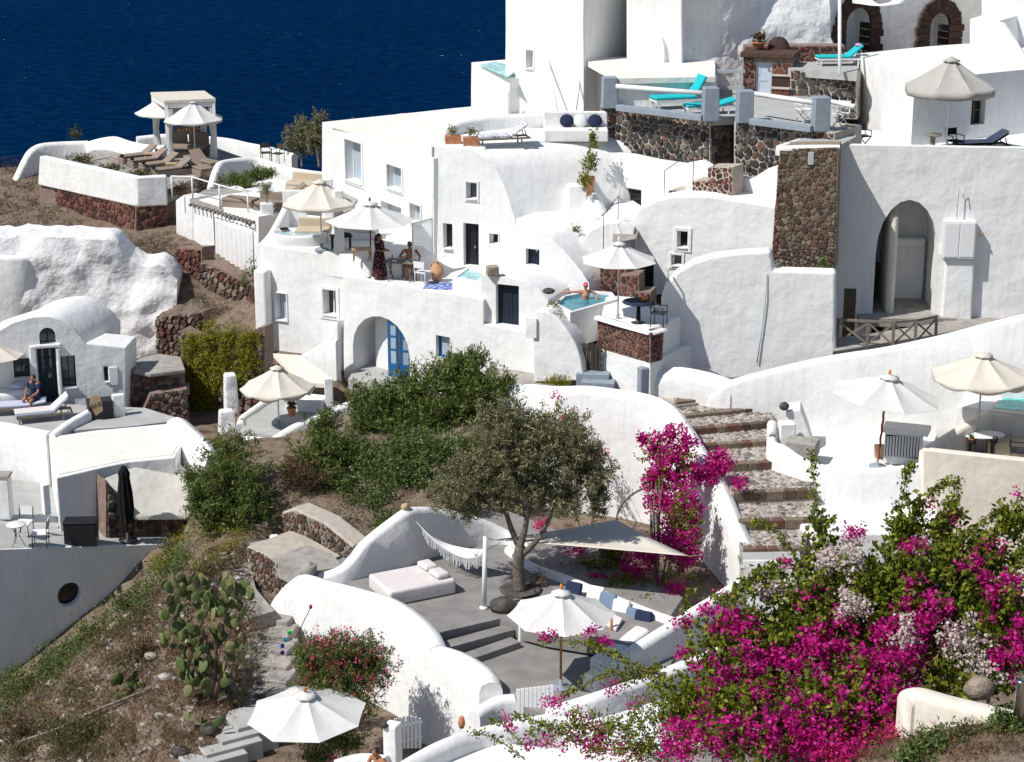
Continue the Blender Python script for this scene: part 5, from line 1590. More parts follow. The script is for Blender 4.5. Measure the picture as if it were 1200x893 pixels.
# cream pool terrace
cp = thing('pool_terrace', 'cream walled terrace with a turquoise pool at the right edge', 'pool terrace', P(1140, 560, 58.5))
WCp = Wall((1081, 540, 59.4), (1200, 548, 58.8))
facade('front_wall', WCp, [(1081, 527), (1320, 552), (1320, 710), (1081, 690)], 0.32, M['cream'], cp, (), 0.05)
ribbon('side_wall', [(1083, 526, 59.5), (1120, 503, 60.6), (1158, 482, 61.7)], 0.34, -20.9, M['cream'], cp, rnd=0.35, smooth=False)
ribbon('back_wall', [(1156, 483, 61.8), (1320, 502, 60.9)], 0.3, -20.9, M['cream'], cp, rnd=0.35, smooth=False)
slab('floor', [(1085, 535), (1318, 558), (1318, 512), (1158, 492)], -20.1, 0.6, M['cream'], cp)
zq = zat(484, 61.8)
slab('pool_surround', [(1120, 476), (1157, 481), (1318, 499), (1318, 430), (1190, 425), (1160, 440)], zq - 0.01, 1.6, M['white'], cp, 0.04)
slab('pool_rim', [(1157, 481), (1300, 496), (1300, 446), (1187, 450)], zq + 0.05, 0.1, M['cream'], cp, 0.02)
slab('water', [(1164, 478), (1292, 491), (1292, 452), (1188, 454)], zq + 0.062, 0.05, M['pool'], cp)

# ------------------------------------------------------------------ bed terrace walls (centre foreground)
bw = thing('terrace_wall', 'thick swooping white wall round the daybed terrace above the oleander', 'wall', P(450, 800, 54))
ribbon('wall', [(322, 702, 57.6), (338, 684, 57.3), (356, 674, 57.0), (385, 681, 56.4), (420, 690, 55.9), (455, 701, 55.1), (485, 718, 54.3), (505, 738, 53.5), (514, 756, 52.9)], 0.62, -25.4, M['white'], bw, rnd=0.45, jit=0.05, batter=0.05, per=6)
ribbon('lower_wall', [(490, 752, 53.5), (515, 758, 52.9), (540, 766, 52.4), (560, 778, 51.9), (573, 790, 51.5), (576, 800, 51.2)], 0.62, -25.4, M['white'], bw, rnd=0.4, jit=0.04, batter=0.05)
hw2 = thing('terrace_wall', 'peaked white wall the hammock hangs from behind the daybed', 'wall', P(440, 650, 58))
ribbon('wall', [(372, 673, 57.4), (398, 664, 57.4), (412, 652, 57.5), (424, 636, 57.6), (440, 622, 57.8), (458, 608, 58), (474, 597, 58.2), (490, 594, 58.6), (515, 596, 59.2), (545, 602, 59.8), (575, 612, 60.2), (600, 625, 60.2), (622, 642, 59.4)], 0.4, -23.2, M['white'], hw2, rnd=0.4)
st = thing('steps', 'three dark grey plastered steps from the daybed terrace to the patio', 'steps', P(555, 765, 53))
for i in range(3):
    a = PZ(516 + i * 20, 741 + i * 15, Z_A - 0.002 - i * 0.18); b = PZ(586 + i * 8, 725 + i * 15, Z_A - 0.002 - i * 0.18)
    n_ = Vector(((b - a).y, -(b - a).x, 0)).normalized()
    b_ = MB(); c = (a + b) / 2 - n_ * 0.22
    b_.box(c - Vector((0, 0, 0.3)), ((b - a).length + 0.5, 0.44, 0.6), math.atan2((b - a).y, (b - a).x)); b_.build('step', M['floor'], st, bevel=0.015)
# bench wall round the patio with built-in seat, low planter wall
bs = thing('built_bench', 'white plastered corner bench with blue cushions round the sunken patio', 'bench', P(700, 730, 54.5))
ribbon('planter_wall', [(596, 640, 59.6), (622, 660, 58.3), (660, 673, 57.4), (700, 690, 56.4), (745, 708, 55.4), (788, 724, 54.5)], 0.3, -23.2, M['white'], bs, rnd=0.35)
ribbon('seat', [(614, 737, 54.8), (640, 724, 55.3), (680, 716, 55.5), (712, 727, 54.9), (745, 745, 54.1)], 0.7, -23.1, M['white'], bs, rnd=0.12)
b_ = MB(); p = PZ(604, 752, Z_B); b_.box(p + Vector((0.35, 0.35, 0.3)), (0.75, 0.7, 0.62), 0.35); b_.build('end_block', M['white'], bs, bevel=0.03)
# right diagonal walls
dw = thing('stair_wall', 'white ramp wall rising from the patio to the stairs', 'wall', P(780, 770, 53))
ribbon('wall', [(690, 790, 51.6), (725, 768, 52.4), (760, 747, 53.2), (800, 722, 54.1), (840, 697, 55.1), (868, 680, 55.8)], 0.42, -23.8, M['white'], dw, rnd=0.35)
ribbon('seat_wall', [(700, 772, 52.6), (730, 752, 53.4), (752, 735, 54.0)], 0.5, -23.3, M['white'], dw, rnd=0.2)
ribbon('outer_wall', [(640, 830, 49.6), (700, 812, 49.8), (760, 792, 50.6), (820, 768, 51.6), (870, 748, 52.4)], 0.4, -24.6, M['white'], dw, rnd=0.4)
dw2 = thing('garden_wall', 'rounded white wall curving past the white picket gate', 'wall', P(560, 860, 48.5))
ribbon('wall', [(420, 925, 46.3), (480, 889, 47.4), (520, 868, 48.1), (560, 854, 48.8), (600, 845, 49.2), (650, 836, 49.6), (690, 836, 49.5)], 0.4, -25.6, M['white'], dw2, rnd=0.45)
ribbon('gate_wall', [(556, 834, 50.6), (570, 824, 50.9), (586, 816, 51.1), (603, 814, 51.2)], 0.4, -24.0, M['white'], dw2, rnd=0.4)
fw = thing('terrace', 'white roof terrace edge at the very bottom under trailing bougainvillea', 'terrace', P(600, 893, 46))
slab('roof', [(505, 893), (530, 872), (560, 866), (700, 880), (860, 880), (900, 960), (500, 960)], -23.0, 1.5, M['white'], fw, 0.12)
slab('upper_roof', [(660, 850), (720, 835), (830, 800), (880, 800), (900, 860), (760, 880)], -21.9, 1.6, M['white'], fw, 0.1)
# lower stair run beside the wall on the right (white steps)
ws = thing('steps', 'white edged lower steps at the foot of the cobbled stairs', 'steps', P(905, 700, 56))
for i in range(5):
    p = P(905 + i * 3, 654 + i * 22, 56.9 - i * 0.75)
    BX('step', 'pale_floor', ws, 0, p + Vector((0, 0.2, -0.55)), (1.7, 0.75, 1.1), 0)
    BX('riser', 'white', ws, 0.01, p + Vector((0, -0.185, -0.13)), (1.72, 0.06, 0.29), 0)

# ------------------------------------------------------------------ shaded wall with round window, lower left house
sh = thing('shaded_wall', 'tall shaded white retaining wall with a round porthole opening', 'wall', P(80, 700, 60))
WSh = Wall((-30, 645, 59.6), (205, 637, 63.5))
cr = WSh.sz(WSh.hit(82, 697)); rr_ = 14.5 / dscale(WSh.hit(82, 697))
cp_ = [(cr[0] + rr_ * math.cos(2 * math.pi * i / 20), cr[1] + rr_ * math.sin(2 * math.pi * i / 20)) for i in range(20)]
vs = [WSh.at(a, b, 0.4) for a, b in cp_] + [WSh.at(a, b, -0.4) for a, b in cp_]
cutp = (vs, [tuple(range(20)), tuple(range(39, 19, -1))] + [(i, 20 + i, 20 + (i + 1) % 20, (i + 1) % 20) for i in range(20)])
pts = [WSh.hit(u, v) for u, v in ((-40, 645), (205, 637), (205, 760), (-40, 900))]
mb = MB(); mb.prism(pts, -WSh.n * 0.5)
me = mb.mesh('wall', M['white']); bm = bmesh.new(); bm.from_mesh(me); bmesh.ops.recalc_face_normals(bm, faces=bm.faces); bm.to_mesh(me); bm.free()
me = boolean_cut(me, [cutp]); me.name = 'wall'
add_bevel(link('wall', me, sh), 0.05)
g = MB(); g.add([WSh.at(a, b, -0.28) for a, b in cp_], [tuple(range(20))], 0, False); g.build('porthole_pane', M['dark_glass'], sh)
Z_LL = WSh.hit(60, 643).z - 0.05
zl_, zr2 = WSh.hit(-40, 645).z, WSh.hit(205, 637).z
def ZL(u): return zl_ + (zr2 - zl_) * (u + 40) / 245 + .02
Z_LL = ZL(60)
fpx = [(-40, 644), (60, 641), (140, 638.5), (205, 636.5), (222, 600), (130, 575), (0, 560), (-40, 560)]
slab('terrace_floor', fpx, 0, 0.3, M['pale_floor'], sh, zs=[ZL(u) - .01 for u, v in fpx])
hL = thing('white_house', 'low white house with flat roof and black storage box below the bar terrace', 'house', P(95, 635, 61.5))
zL = -21.05
slab('wall', [(66, 560), (121, 547), (150, 541), (205, 536), (216, 515), (200, 496), (110, 504), (57, 512)], zL, 2.2, M['white'], hL, 0.05, 0.02)
slab('roof', [(69, 556), (119, 545), (150, 538), (202, 533), (212, 514), (198, 499), (110, 507), (60, 514)], zL + .02, .05, M['roof'], hL)
WLs = Wall((124, 590, 62.5), (222, 590, 64.3))
facade('stone_front', WLs, [(124, 562), (156, 603), (220, 605), (220, 645), (124, 645)], 1.4, M['mortar_red'], hL, (), 0.02)
for q_ in ([(126, 574), (156, 607), (156, 640), (126, 640)], [(156, 606), (219, 607), (219, 640), (156, 640)]):
    wall_stones(hL.children[-1] if q_[0][0] == 126 else sfr, WLs, q_, 0.22, 0.17, 0.03, 0.05, 'rubble', False); sfr = [c for c in hL.children if c.name.startswith('stone_front')][0]
slab('front_roof', [(122, 560), (150, 549), (205, 539), (236, 562), (222, 604), (158, 605)], 0, 0.16, M['roof'], hL, 0.04, zs=[-21.35, -21.25, -21.3, -21.9, -22.78, -22.62])
ribbon('roof_upstand', [(196, 494, 66.0), (208, 489, 65.8), (222, 500, 65.0), (240, 518, 64.0), (250, 535, 63.2)], 0.6, -23.0, M['white'], hL, rnd=0.5)
PB('side_pier', 'white', hL, Wall((48, 600, 62.4), (62, 600, 62.6)), (49, 566, 57, 602), 0.2, 0.3, bevel=0.03)
# long white retaining wall of the bar terrace
bt = thing('terrace_wall', 'bright white wall of the bar terrace above the bistro table', 'wall', P(30, 570, 66))
ribbon('wall', [(-40, 494, 67.4), (0, 495, 66.9), (30, 501, 66.4), (58, 506, 65.9)], 0.4, -24, M['white'], bt, rnd=0.3)
slab('floor', [(-40, 494), (60, 506), (150, 500), (215, 492), (170, 478), (0, 470), (-40, 470)], zat(497, 66.8) - 0.18, 0.4, M['pale_floor'], bt)
Z_BAR = zat(497, 66.8) - 0.18
# ------------------------------------------------------------------ arch-gabled house at left with dark doors
hA = thing('white_house', 'white arch gabled house with dark glazed double door and fanlight', 'house', P(60, 475, 70))
WAh = Wall((-30, 470, 69.2), (148, 470, 70.6))
oa = [dict(rect=(45, 406, 67, 474), depth=0.4), dict(rect=(46, 384, 65, 403), depth=0.35, arch=True), dict(rect=(72, 417, 89, 455), depth=0.3), dict(rect=(16, 420, 35, 444), depth=0.3), dict(rect=(122, 430, 127, 448), depth=0.25)]
facade('wall', WAh, [(-40, 490), (-40, 400), (0, 387), (16, 378), (38, 372), (56, 371), (74, 376), (90, 390), (100, 402), (101, 490)], 4.0, M['white'], hA, oa[:4], 0.07, vec=(0.7, 2.9, 0), step=0.6)
facade('wing_wall', WAh, [(99, 402), (148, 407), (148, 490), (99, 490)], 1.0, M['white'], hA, oa[4:], 0.06, vec=(0.1, 1.5, 0))
door(hA, WAh, oa[0], 'navy_door', 2, 3, 'glass')
window(hA, WAh, oa[2], 'navy_door', 'glass', (1, 0), 0.0); window(hA, WAh, oa[3], 'navy_door', 'glass', (1, 0), 0.0)
window(hA, WAh, oa[4], 'navy_door', 'dark_glass', (0, 0), 0.0)
opening_outline(WAh, oa[1]); s0, s1 = oa[1]['s']; z0, z1 = oa[1]['z']
ap = arch_pts(s0 + .01, s1 - .01, z0 + .01, z1 - .01, 12)
g = MB(); g.add([WAh.at(a, b, -0.24) for a, b in ap], [tuple(range(len(ap)))], 0, False); fan = g.build('fanlight', M['glass'], hA)
g = MB(); g.tube([WAh.at(a, b, -0.2) for a, b in ap[2:]], 0.035, 6); g.box(WAh.at((s0 + s1) / 2, (z0 + z1) / 2, -0.21), (0.05, 0.04, z1 - z0), math.atan2(WAh.t.y, WAh.t.x)); g.build('fanlight_frame', M['navy_door'], fan)
PB('lintel', 'white', hA, WAh, (40, 403, 71, 407), 0.12, 0.2, bevel=0.03)
for rc in ((37, 405, 44, 475), (68, 408, 72, 475)):
    PB('door_jamb', 'white', hA, WAh, rc, 0.12, 0.2, bevel=0.03)
PB('shutter', 'white_paint', hA, WAh, (128, 430, 138, 451), 0.05, 0.06, bevel=0.01)
zr_ = WAh.hit(120, 405).z
ribbon('roof_ridge', [(100, 404, 71.6), (115, 401, 72.0), (130, 396, 72.6)], 0.3, zr_ - 0.2, M['white'], hA, rnd=0.5)
# white lumpy cliff above
wc = thing('whitewashed_cliff', 'rough whitewashed rock face above the arch gabled house', 'cliff', P(100, 380, 77))
WCl = Wall((-30, 350, 78.0), (215, 350, 78.5))
def ctop(u):
    xs_ = [-40, 0, 60, 100, 130, 150, 165, 185, 205, 215]; ys_ = [284, 282, 281, 282, 284, 308, 318, 312, 330, 335]
    return float(np.interp(u, xs_, ys_)) + 3 * mnoise.noise(Vector((u * 0.08, 0, 0)))
lumpy_sheet('rock_face', wc, WCl, -40, 282, 206, 425, 2.2, 0.34, M['rough_white'], 0.25, 0.7, top=ctop, fade=0.5)
ribbon('smooth_wall', [(-40, 298, 77.6), (20, 300, 77.8), (46, 301, 78.6)], 0.5, -21, M['white'], wc, rnd=0.3)

# ------------------------------------------------------------------ left upper terrace with red stone base
tl = thing('terrace', 'white walled sun terrace on a dark red stone base at the sea edge', 'terrace', P(150, 280, 88))
WT = WallZ(-16.6, (46, 183), (160, 208)); WT2 = WallZ(-16.6, (160, 208), (196, 206))
facade('stone_base', WT, [(46, 214), (160, 240), (158, 287), (46, 264)], 1.5, M['mortar_red'], tl, (), 0.02, vec=(1.6, 2.6, 0))
wall_stones(tl.children[-1], WT, [(47, 216), (159, 242), (157, 278), (72, 263), (68, 243), (47, 236)], 0.27, 0.22, 0.03, 0.05, 'reds', True)
facade('stone_base', WT2, [(159, 240), (196, 238), (196, 292), (158, 287)], 1.0, M['mortar_red'], tl, (), 0.02)
wall_stones(tl.children[-1], WT2, [(160, 241), (195, 239), (195, 284), (159, 284)], 0.30, 0.22, 0.03, 0.05, 'reds', True)
ribbon('footing', [(68, 262, 89.4), (110, 270, 87.6), (158, 281, 85.5)], 0.6, -20.6, M['cement'], tl, rnd=0.2, smooth=False)
WT3 = Wall((46, 183, 90.55), (160, 208, 85.85)); WT4 = Wall((160, 208, 85.85), (196, 206, 86.2))
facade('parapet', WT3, [(46, 183), (160, 208), (161, 243), (44, 217)], 0.4, M['white'], tl, (), 0.08)
facade('parapet', WT4, [(160, 208), (196, 206), (197, 241), (160, 243)], 0.4, M['white'], tl, (), 0.08)
Z_TL = -17.35
slab('floor', [(52, 202), (160, 225), (194, 223), (262, 196), (300, 190), (250, 172), (110, 176)], Z_TL, 0.6, M['cement'], tl)
ribbon('sea_wall', [(6, 240, 95.5), (14, 216, 95.8), (28, 186, 96.0), (42, 170, 96.4), (70, 166, 97.0), (103, 165, 97.4)], 0.45, -19.6, M['white'], tl, rnd=0.4)
ribbon('wavy_wall', [(103, 166, 97.2), (118, 162, 96.8), (135, 160, 96.2), (150, 165, 95.4), (170, 169, 94.8), (194, 170, 94.2)], 0.45, -18.6, M['white'], tl, rnd=0.4)
ribbon('back_wall', [(160, 160, 100), (200, 157, 100.5), (260, 161, 100), (290, 167, 99), (320, 173, 98), (345, 180, 97)], 0.4, -19, M['white'], tl, rnd=0.4)
ribbon('side_wall', [(243, 235, 86.5), (248, 215, 88.5), (255, 193, 90.5), (266, 187, 91.5), (300, 184, 92.5), (325, 192, 92), (345, 197, 91.5), (380, 202, 90)], 0.4, -19, M['white'], tl, rnd=0.4)
ribbon('inner_wall', [(285, 222, 88.2), (300, 213, 88.6), (322, 210, 88.6), (338, 213, 88.2), (352, 220, 87)], 0.35, -18.8, M['white'], tl, rnd=0.4)
ribbon('low_wall', [(244, 240, 85.0), (262, 224, 86.4), (278, 218, 87.2), (290, 226, 86.8)], 0.3, -18.6, M['white'], tl, rnd=0.3)
# ------------------------------------------------------------------ curtain house
ch = thing('white_house', 'small white house with long white curtains under a beam edged roof terrace', 'house', P(255, 300, 82))
WCh = Wall((224, 240, 84.6), (302, 258, 80.4))
och = [dict(rect=(252, 255, 296, 345), depth=0.6)]
facade('wall', WCh, [(224, 232), (303, 254), (303, 350), (224, 310)], 3.0, M['white'], ch, och, 0.04, vec=(3.2, 3.0, 0))
facade('side_pier', Wall((203, 240, 85.4), (226, 240, 84.4)), [(205, 235), (214, 229), (226, 232), (226, 292), (206, 290)], 0.8, M['white'], ch, (), 0.1)
zc_ = WCh.hit(224, 233).z
slab('roof_terrace', [(222, 232), (303, 256), (345, 244), (330, 228), (270, 220), (240, 222)], zc_ + 0.05, 0.22, M['cement'], ch, 0.03)
# beam ends under the roof edge
for i in range(16):
    u = 228 + i * 4.7; v = 236.5 + i * 1.37
    p = WCh.hit(u, v + 3) + WCh.n * 0.12
    BX('beam_end', 'cement', ch, 0, p, (0.09, 0.3, 0.12), math.atan2(WCh.t.y, WCh.t.x))
Z_CT = zc_ + 0.05
# rope railing
railing('handrail', 'white tubular railing along the roof terrace of the curtain house', [PZ(202, 232, Z_CT), PZ(226, 233, Z_CT), PZ(258, 243, Z_CT), PZ(291, 252, Z_CT)], 0.95, 'white_paint', 0.035)
# curtains: pleated sheet
def curtain(parent, W, u0, u1, v0, v1, out, m='c_plain', pleats=9, amp=0.06, name='curtain', flare=0.0):
    n = pleats * 6; rows = 8
    vs = []
    a = W.sz(W.hit(u0, (v0 + v1) / 2))[0]; b = W.sz(W.hit(u1, (v0 + v1) / 2))[0]
    z1 = W.hit((u0 + u1) / 2, v0).z; z0 = W.hit((u0 + u1) / 2, v1).z
    for j in range(rows + 1):
        t = j / rows
        for i in range(n + 1):
            s = i / n
            ph = s * pleats * 2 * math.pi + 0.5 * math.sin(3 * t + s * 5)
            aa = amp * (0.5 + 0.7 * t)
            vs.append(W.at(a + (b - a) * (s + flare * t * (s - 0.5)), z1 + (z0 - z1) * t + 0.03 * math.sin(s * 11), out + aa * math.sin(ph)))
    fs = [(j * (n + 1) + i, j * (n + 1) + i + 1, (j + 1) * (n + 1) + i + 1, (j + 1) * (n + 1) + i) for j in range(rows) for i in range(n)]
    mb = MB(); mb.add(vs, fs); o = mb.build(name, M[m], parent, fix=False)
    sd = o.modifiers.new('thick', 'SOLIDIFY'); sd.thickness = 0.012
    return o
ct = thing('curtain', 'long white pleated curtain hanging across the opening of the small house', 'curtain', WCh.hit(270, 320))
curtain(ct, WCh, 255, 298, 258, 340, 0.05, pleats=8)
b_ = MB(); b_.tube([WCh.hit(252, 253) + WCh.n * .08, WCh.hit(298, 266) + WCh.n * .08], 0.025, 6); b_.build('rod', M['white_paint'], ct)
# rubble walls below
rb2 = thing('stone_wall', 'rough red brown rubble wall below the curtain house', 'stone wall', P(230, 340, 80))
WRw = Wall((207, 330, 82.4), (235, 330, 80.8)); WRw2 = Wall((235, 330, 80.8), (310, 350, 78.2))
lumpy_sheet('core', rb2, WRw, 207, 290, 236, 385, 0.6, 0.05, M['mortar_red'], 0.3)
wall_stones(rb2.children[-1], WRw, [(208, 291), (235, 293), (235, 383), (208, 383)], 0.26, 0.2, 0.04, 0.12, 'reds', False)
lumpy_sheet('core', rb2, WRw2, 234, 296, 312, 400, 0.6, 0.05, M['mortar_red'], 0.3, top=lambda u: 304 + (u - 234) * 0.46)
wall_stones(rb2.children[-1], WRw2, [(234, 306), (311, 341), (311, 395), (234, 385)], 0.26, 0.2, 0.04, 0.12, 'rubble', False)
rb3 = thing('stone_wall', 'tumbled rubble bank beside the whitewashed cliff', 'stone wall', P(215, 420, 75))
WR3 = Wall((184, 390, 76.2), (232, 390, 75.4))
lumpy_sheet('core', rb3, WR3, 184, 362, 238, 450, 0.7, 0.06, M['mortar_red'], 0.3, top=lambda u: 368 - 4 * math.sin(u * 0.3))
wall_stones(rb3.children[-1], WR3, [(185, 370), (236, 366), (236, 430), (185, 420)], 0.24, 0.19, 0.03, 0.22, 'rubble', False)
# stepped rubble blocks with cement tops beside the house
sb_ = thing('stone_wall', 'stepped dark rubble blocks with pale cement tops beside the arch gabled house', 'stone wall', P(180, 480, 70))
for k_, (ol, top, dd_) in enumerate((([(148, 432), (176, 437), (217, 432), (217, 470), (148, 492)], [(150, 433), (176, 438), (217, 433), (212, 418), (185, 414), (155, 422)], 71.0), ([(176, 462), (220, 455), (222, 496), (160, 496)], [(178, 463), (222, 458), (222, 448), (184, 452)], 70.4))):
    Wk = Wall((148, 450, dd_), (220, 450, dd_ + 0.6))
    facade('block', Wk, ol, 1.6, M['mortar_red'], sb_, (), 0.02)
    wall_stones(sb_.children[-1], Wk, ol, 0.22, 0.17, 0.04, 0.05, 'rubble', False)
    zz = Wk.hit(180, ol[0][1] + 3).z
    slab('cap', top, zz + 0.08, 0.14, M['cement'], sb_, 0.03)
# ------------------------------------------------------------------ trees and shrubs
def limb_tree(name, label, base, limbs, blobs, n, leaf, size, group=None, aspect=0.3, clump=16, spread=0.12, bark='bark', trunk_r=0.16, shell=0.5, cat='tree'):
    """tree: tapered trunk with limbs (lists of points), crown of leaves on twigs"""
    t = thing(name, label, cat, base, group=group)
    mb = MB()
    for pts, r0, r1 in limbs:
        pts = catmull(pts, 5); m_ = len(pts)
        mb.tube(pts, [r0 + (r1 - r0) * i / (m_ - 1) for i in range(m_)], 8)
    tr = mb.build('trunk', M[bark], t)
    pts, cc, dd = blob_points(blobs, n, clump, spread, shell)
    tw = MB()
    for i in NR.choice(len(cc), size=min(90, len(cc)), replace=False):
        e = Vector(cc[i]); l = limbs[RNG.randrange(len(limbs))][0]; a = Vector(l[-1])
        best = min((Vector(l_[0][-1]) for l_ in limbs), key=lambda q_: (q_ - e).length)
        mid = best.lerp(e, 0.5) + Vector((RNG.uniform(-.1, .1), RNG.uniform(-.1, .1), 0.06))
        tw.tube([best, mid, e], [0.02, 0.012, 0.005], 4, cap=False)
    tw.build('twigs', M[bark], tr)
    link('crown', leaf_mesh('crown', pts, NR.uniform(0.55, 1.4, size=len(pts)) * size, leaf, aspect=aspect, up=0.05, dirs=dd), t)
    return t
# olive tree on the daybed terrace
ob = PZ(610, 692, Z_A)
def rel(u, v, dy=0.0): 
    """point at the depth of the olive tree, dy metres further back"""
    d = (ob.y + dy) / (CP + (446.5 - v) / F * SP)
    return P(u, v, d)
limbs = [([ob, rel(607, 665), rel(610, 640)], 0.20, 0.15),
         ([rel(610, 645), rel(600, 622, .2), rel(590, 595, .4), rel(570, 565, .6)], 0.11, 0.035),
         ([rel(609, 642), rel(616, 615), rel(618, 585), rel(610, 545, .2)], 0.12, 0.03),
         ([rel(612, 650), rel(630, 632, -.2), rel(645, 605, -.1), rel(662, 565), rel(675, 540)], 0.10, 0.03),
         ([rel(618, 590), rel(632, 560, .3), rel(640, 520, .4)], 0.07, 0.02),
         ([rel(590, 600, .4), rel(560, 592, .2), rel(535, 580)], 0.06, 0.02)]
blobs = [(rel(560, 560, .6), (1.15, 1.0, 0.85)), (rel(600, 525, .3), (1.2, 1.1, 0.85)), (rel(650, 515, .2), (1.15, 1.0, 0.8)), (rel(685, 550, 0), (0.8, 0.8, 0.85)), (rel(545, 585, .2), (0.85, 0.8, 0.55)), (rel(620, 570, .3), (1.2, 1.0, 0.7)), (rel(665, 590, -.1), (0.55, 0.5, 0.55)), (rel(700, 585), (0.35, 0.4, 0.55)), (rel(590, 490, .6), (0.8, 0.8, 0.5))]
limb_tree('olive_tree', 'silver green olive tree growing out of the daybed terrace', ob, limbs, blobs, 60000, 'l_olive', 0.115, aspect=0.3, clump=34, spread=0.13, shell=0.42)
# small scrub at its foot
plant('shrub', 'small dry shrub at the foot of the olive tree', 'shrub', [pblob(630, 678, 57.0, 14, 14)], 500, 'l_dry', 0.06, clump=8, stems=5, stem_r=0.008)
# olives by the sea
for k_, (u, v, ru, rv, dd_) in enumerate(((352, 162, 19, 24, 93), (372, 158, 12, 26, 91))):
    base = P(u + 2, 196, dd_)
    lm = [([base, P(u, 180, dd_), P(u - 3, 168, dd_)], 0.07, 0.03), ([P(u, 182, dd_), P(u + 6, 170, dd_)], 0.05, 0.02)]
    limb_tree('olive_tree', ('bushy olive tree behind the white wall by the sea', 'narrow olive tree touching the corner of the two storey house')[k_], base, lm, [pblob(u, v, dd_, ru, rv), pblob(u + 4, v - rv * .5, dd_, ru * .6, rv * .6), pblob(u - ru * .5, v + 6, dd_, ru * .6, rv * .5)], 5000, 'l_olive', 0.12, clump=14, spread=0.12)
# oleander hedge in front of the arched doorway
plant('oleander_bush', 'tall oleander bush hiding the foot of the arched blue doorway', 'shrub', [pblob(450, 478, 66.2, 36, 34), pblob(490, 462, 66.4, 38, 34), pblob(430, 500, 65.6, 24, 26), pblob(470, 505, 65.4, 48, 24), pblob(425, 470, 66.4, 18, 22)], 18000, 'l_oleander', 0.17, 0.26, 22, 0.17, 0.5, stems=10, flowers=[('f_ole', 60, 0.06, 6, 0.05, None)])
plant('oleander_bush', 'tall oleander bush below the navy door at the lane edge', 'shrub', [pblob(535, 448, 66.0, 40, 36), pblob(560, 470, 65.6, 34, 38), pblob(520, 485, 65.4, 50, 26), pblob(592, 462, 65.0, 16, 30), pblob(545, 430, 66.2, 26, 20)], 20000, 'l_oleander', 0.17, 0.26, 22, 0.17, 0.5, stems=10, flowers=[('f_white', 50, 0.05, 4, 0.05, None)])
plant('creeper', 'glossy green creeper covering the slope behind the hammock wall', 'creeper', [pblob(470, 560, 62.4, 62, 30, 0.8), pblob(500, 530, 63.2, 70, 28, 0.8), pblob(440, 590, 61.4, 34, 22, 0.6), pblob(520, 580, 62.0, 40, 26, 0.7), pblob(440, 545, 63.2, 34, 24, .6), pblob(420, 530, 63.8, 24, 20, .5), pblob(480, 525, 64.2, 50, 20, .6), pblob(550, 535, 63.4, 40, 30, .6), pblob(410, 575, 62.0, 20, 22, .5), pblob(455, 610, 60.6, 24, 12, .4)], 34000, 'l_cover', 0.09, 0.6, 12, 0.12, 0.5, stems=12, stem_r=0.015, flowers=[('f_white', 160, 0.05, 3, 0.04, None)])
plant('shrub', 'low yellow green shrub on the bank beside the creeper', 'shrub', [pblob(385, 612, 60.4, 34, 11, .5), pblob(480, 618, 60.9, 16, 9, .4)], 2600, 'l_scrub', 0.07, 0.3, 12, 0.08, stems=6, stem_r=0.012)
plant('oleander_bush', 'upright dark oleander bush beside the parasol terrace wall', 'shrub', [pblob(378, 500, 64.0, 24, 24), pblob(368, 535, 63.4, 36, 28), pblob(395, 530, 63.4, 26, 30), pblob(385, 560, 62.6, 20, 20)], 9500, 'l_oleander', 0.15, 0.27, 22, 0.15, 0.5, stems=8, flowers=[('f_ole', 90, 0.06, 6, 0.05, None)])
plant('shrub', 'red brown oleander shrub at the edge of the stepped path', 'shrub', [pblob(358, 565, 62.0, 28, 24), pblob(340, 552, 62.2, 14, 20)], 3600, ['l_redscrub'], 0.10, 0.26, 12, 0.11, 0.5, stems=7, flowers=[('f_ole', 60, 0.05, 5, 0.04, None)])
plant('oleander_bush', 'big round oleander bush with a few red flowers beside the low white house', 'shrub', [pblob(272, 560, 61.6, 44, 46), pblob(245, 590, 61.2, 34, 40), pblob(290, 600, 61.0, 34, 36), pblob(270, 525, 62.2, 30, 22), pblob(225, 560, 61.8, 14, 16)], 17000, 'l_oleander', 0.16, 0.25, 22, 0.16, 0.5, stems=10, flowers=[('f_ole', 130, 0.06, 7, 0.05, None)])
plant('oleander_bush', 'oleander in pink bloom between the shaded stairs and the white wall', 'shrub', [pblob(400, 770, 51.6, 44, 34), pblob(380, 790, 51.2, 40, 36), pblob(430, 780, 51.6, 34, 34), pblob(405, 820, 51.0, 42, 30), pblob(362, 770, 51.4, 22, 26)], 21000, 'l_oleander', 0.12, 0.25, 16, 0.10, 0.5, stems=10, flowers=[('f_ole', 2600, 0.055, 7, 0.06, [pblob(400, 760, 51.5, 46, 30), pblob(415, 785, 51.3, 48, 38), pblob(375, 775, 51.2, 30, 30)])])
plant('shrub', 'dark green shrub under the front parasol beside the man', 'shrub', [pblob(400, 868, 50.0, 36, 18), pblob(370, 885, 49.6, 20, 14)], 3600, 'l_oleander', 0.09, 0.35, 12, 0.1, stems=5, flowers=[('f_mag', 80, 0.05, 8, 0.05, [pblob(387, 890, 49.2, 10, 5)])])
plant('shrub', 'sparse grey green bush beside the shaded stairs', 'shrub', [pblob(290, 785, 53.2, 24, 30), pblob(300, 760, 53.4, 18, 18), pblob(280, 815, 52.6, 18, 20)], 2600, 'l_olive', 0.06, 0.3, 10, 0.10, stems=12, stem_r=0.01)
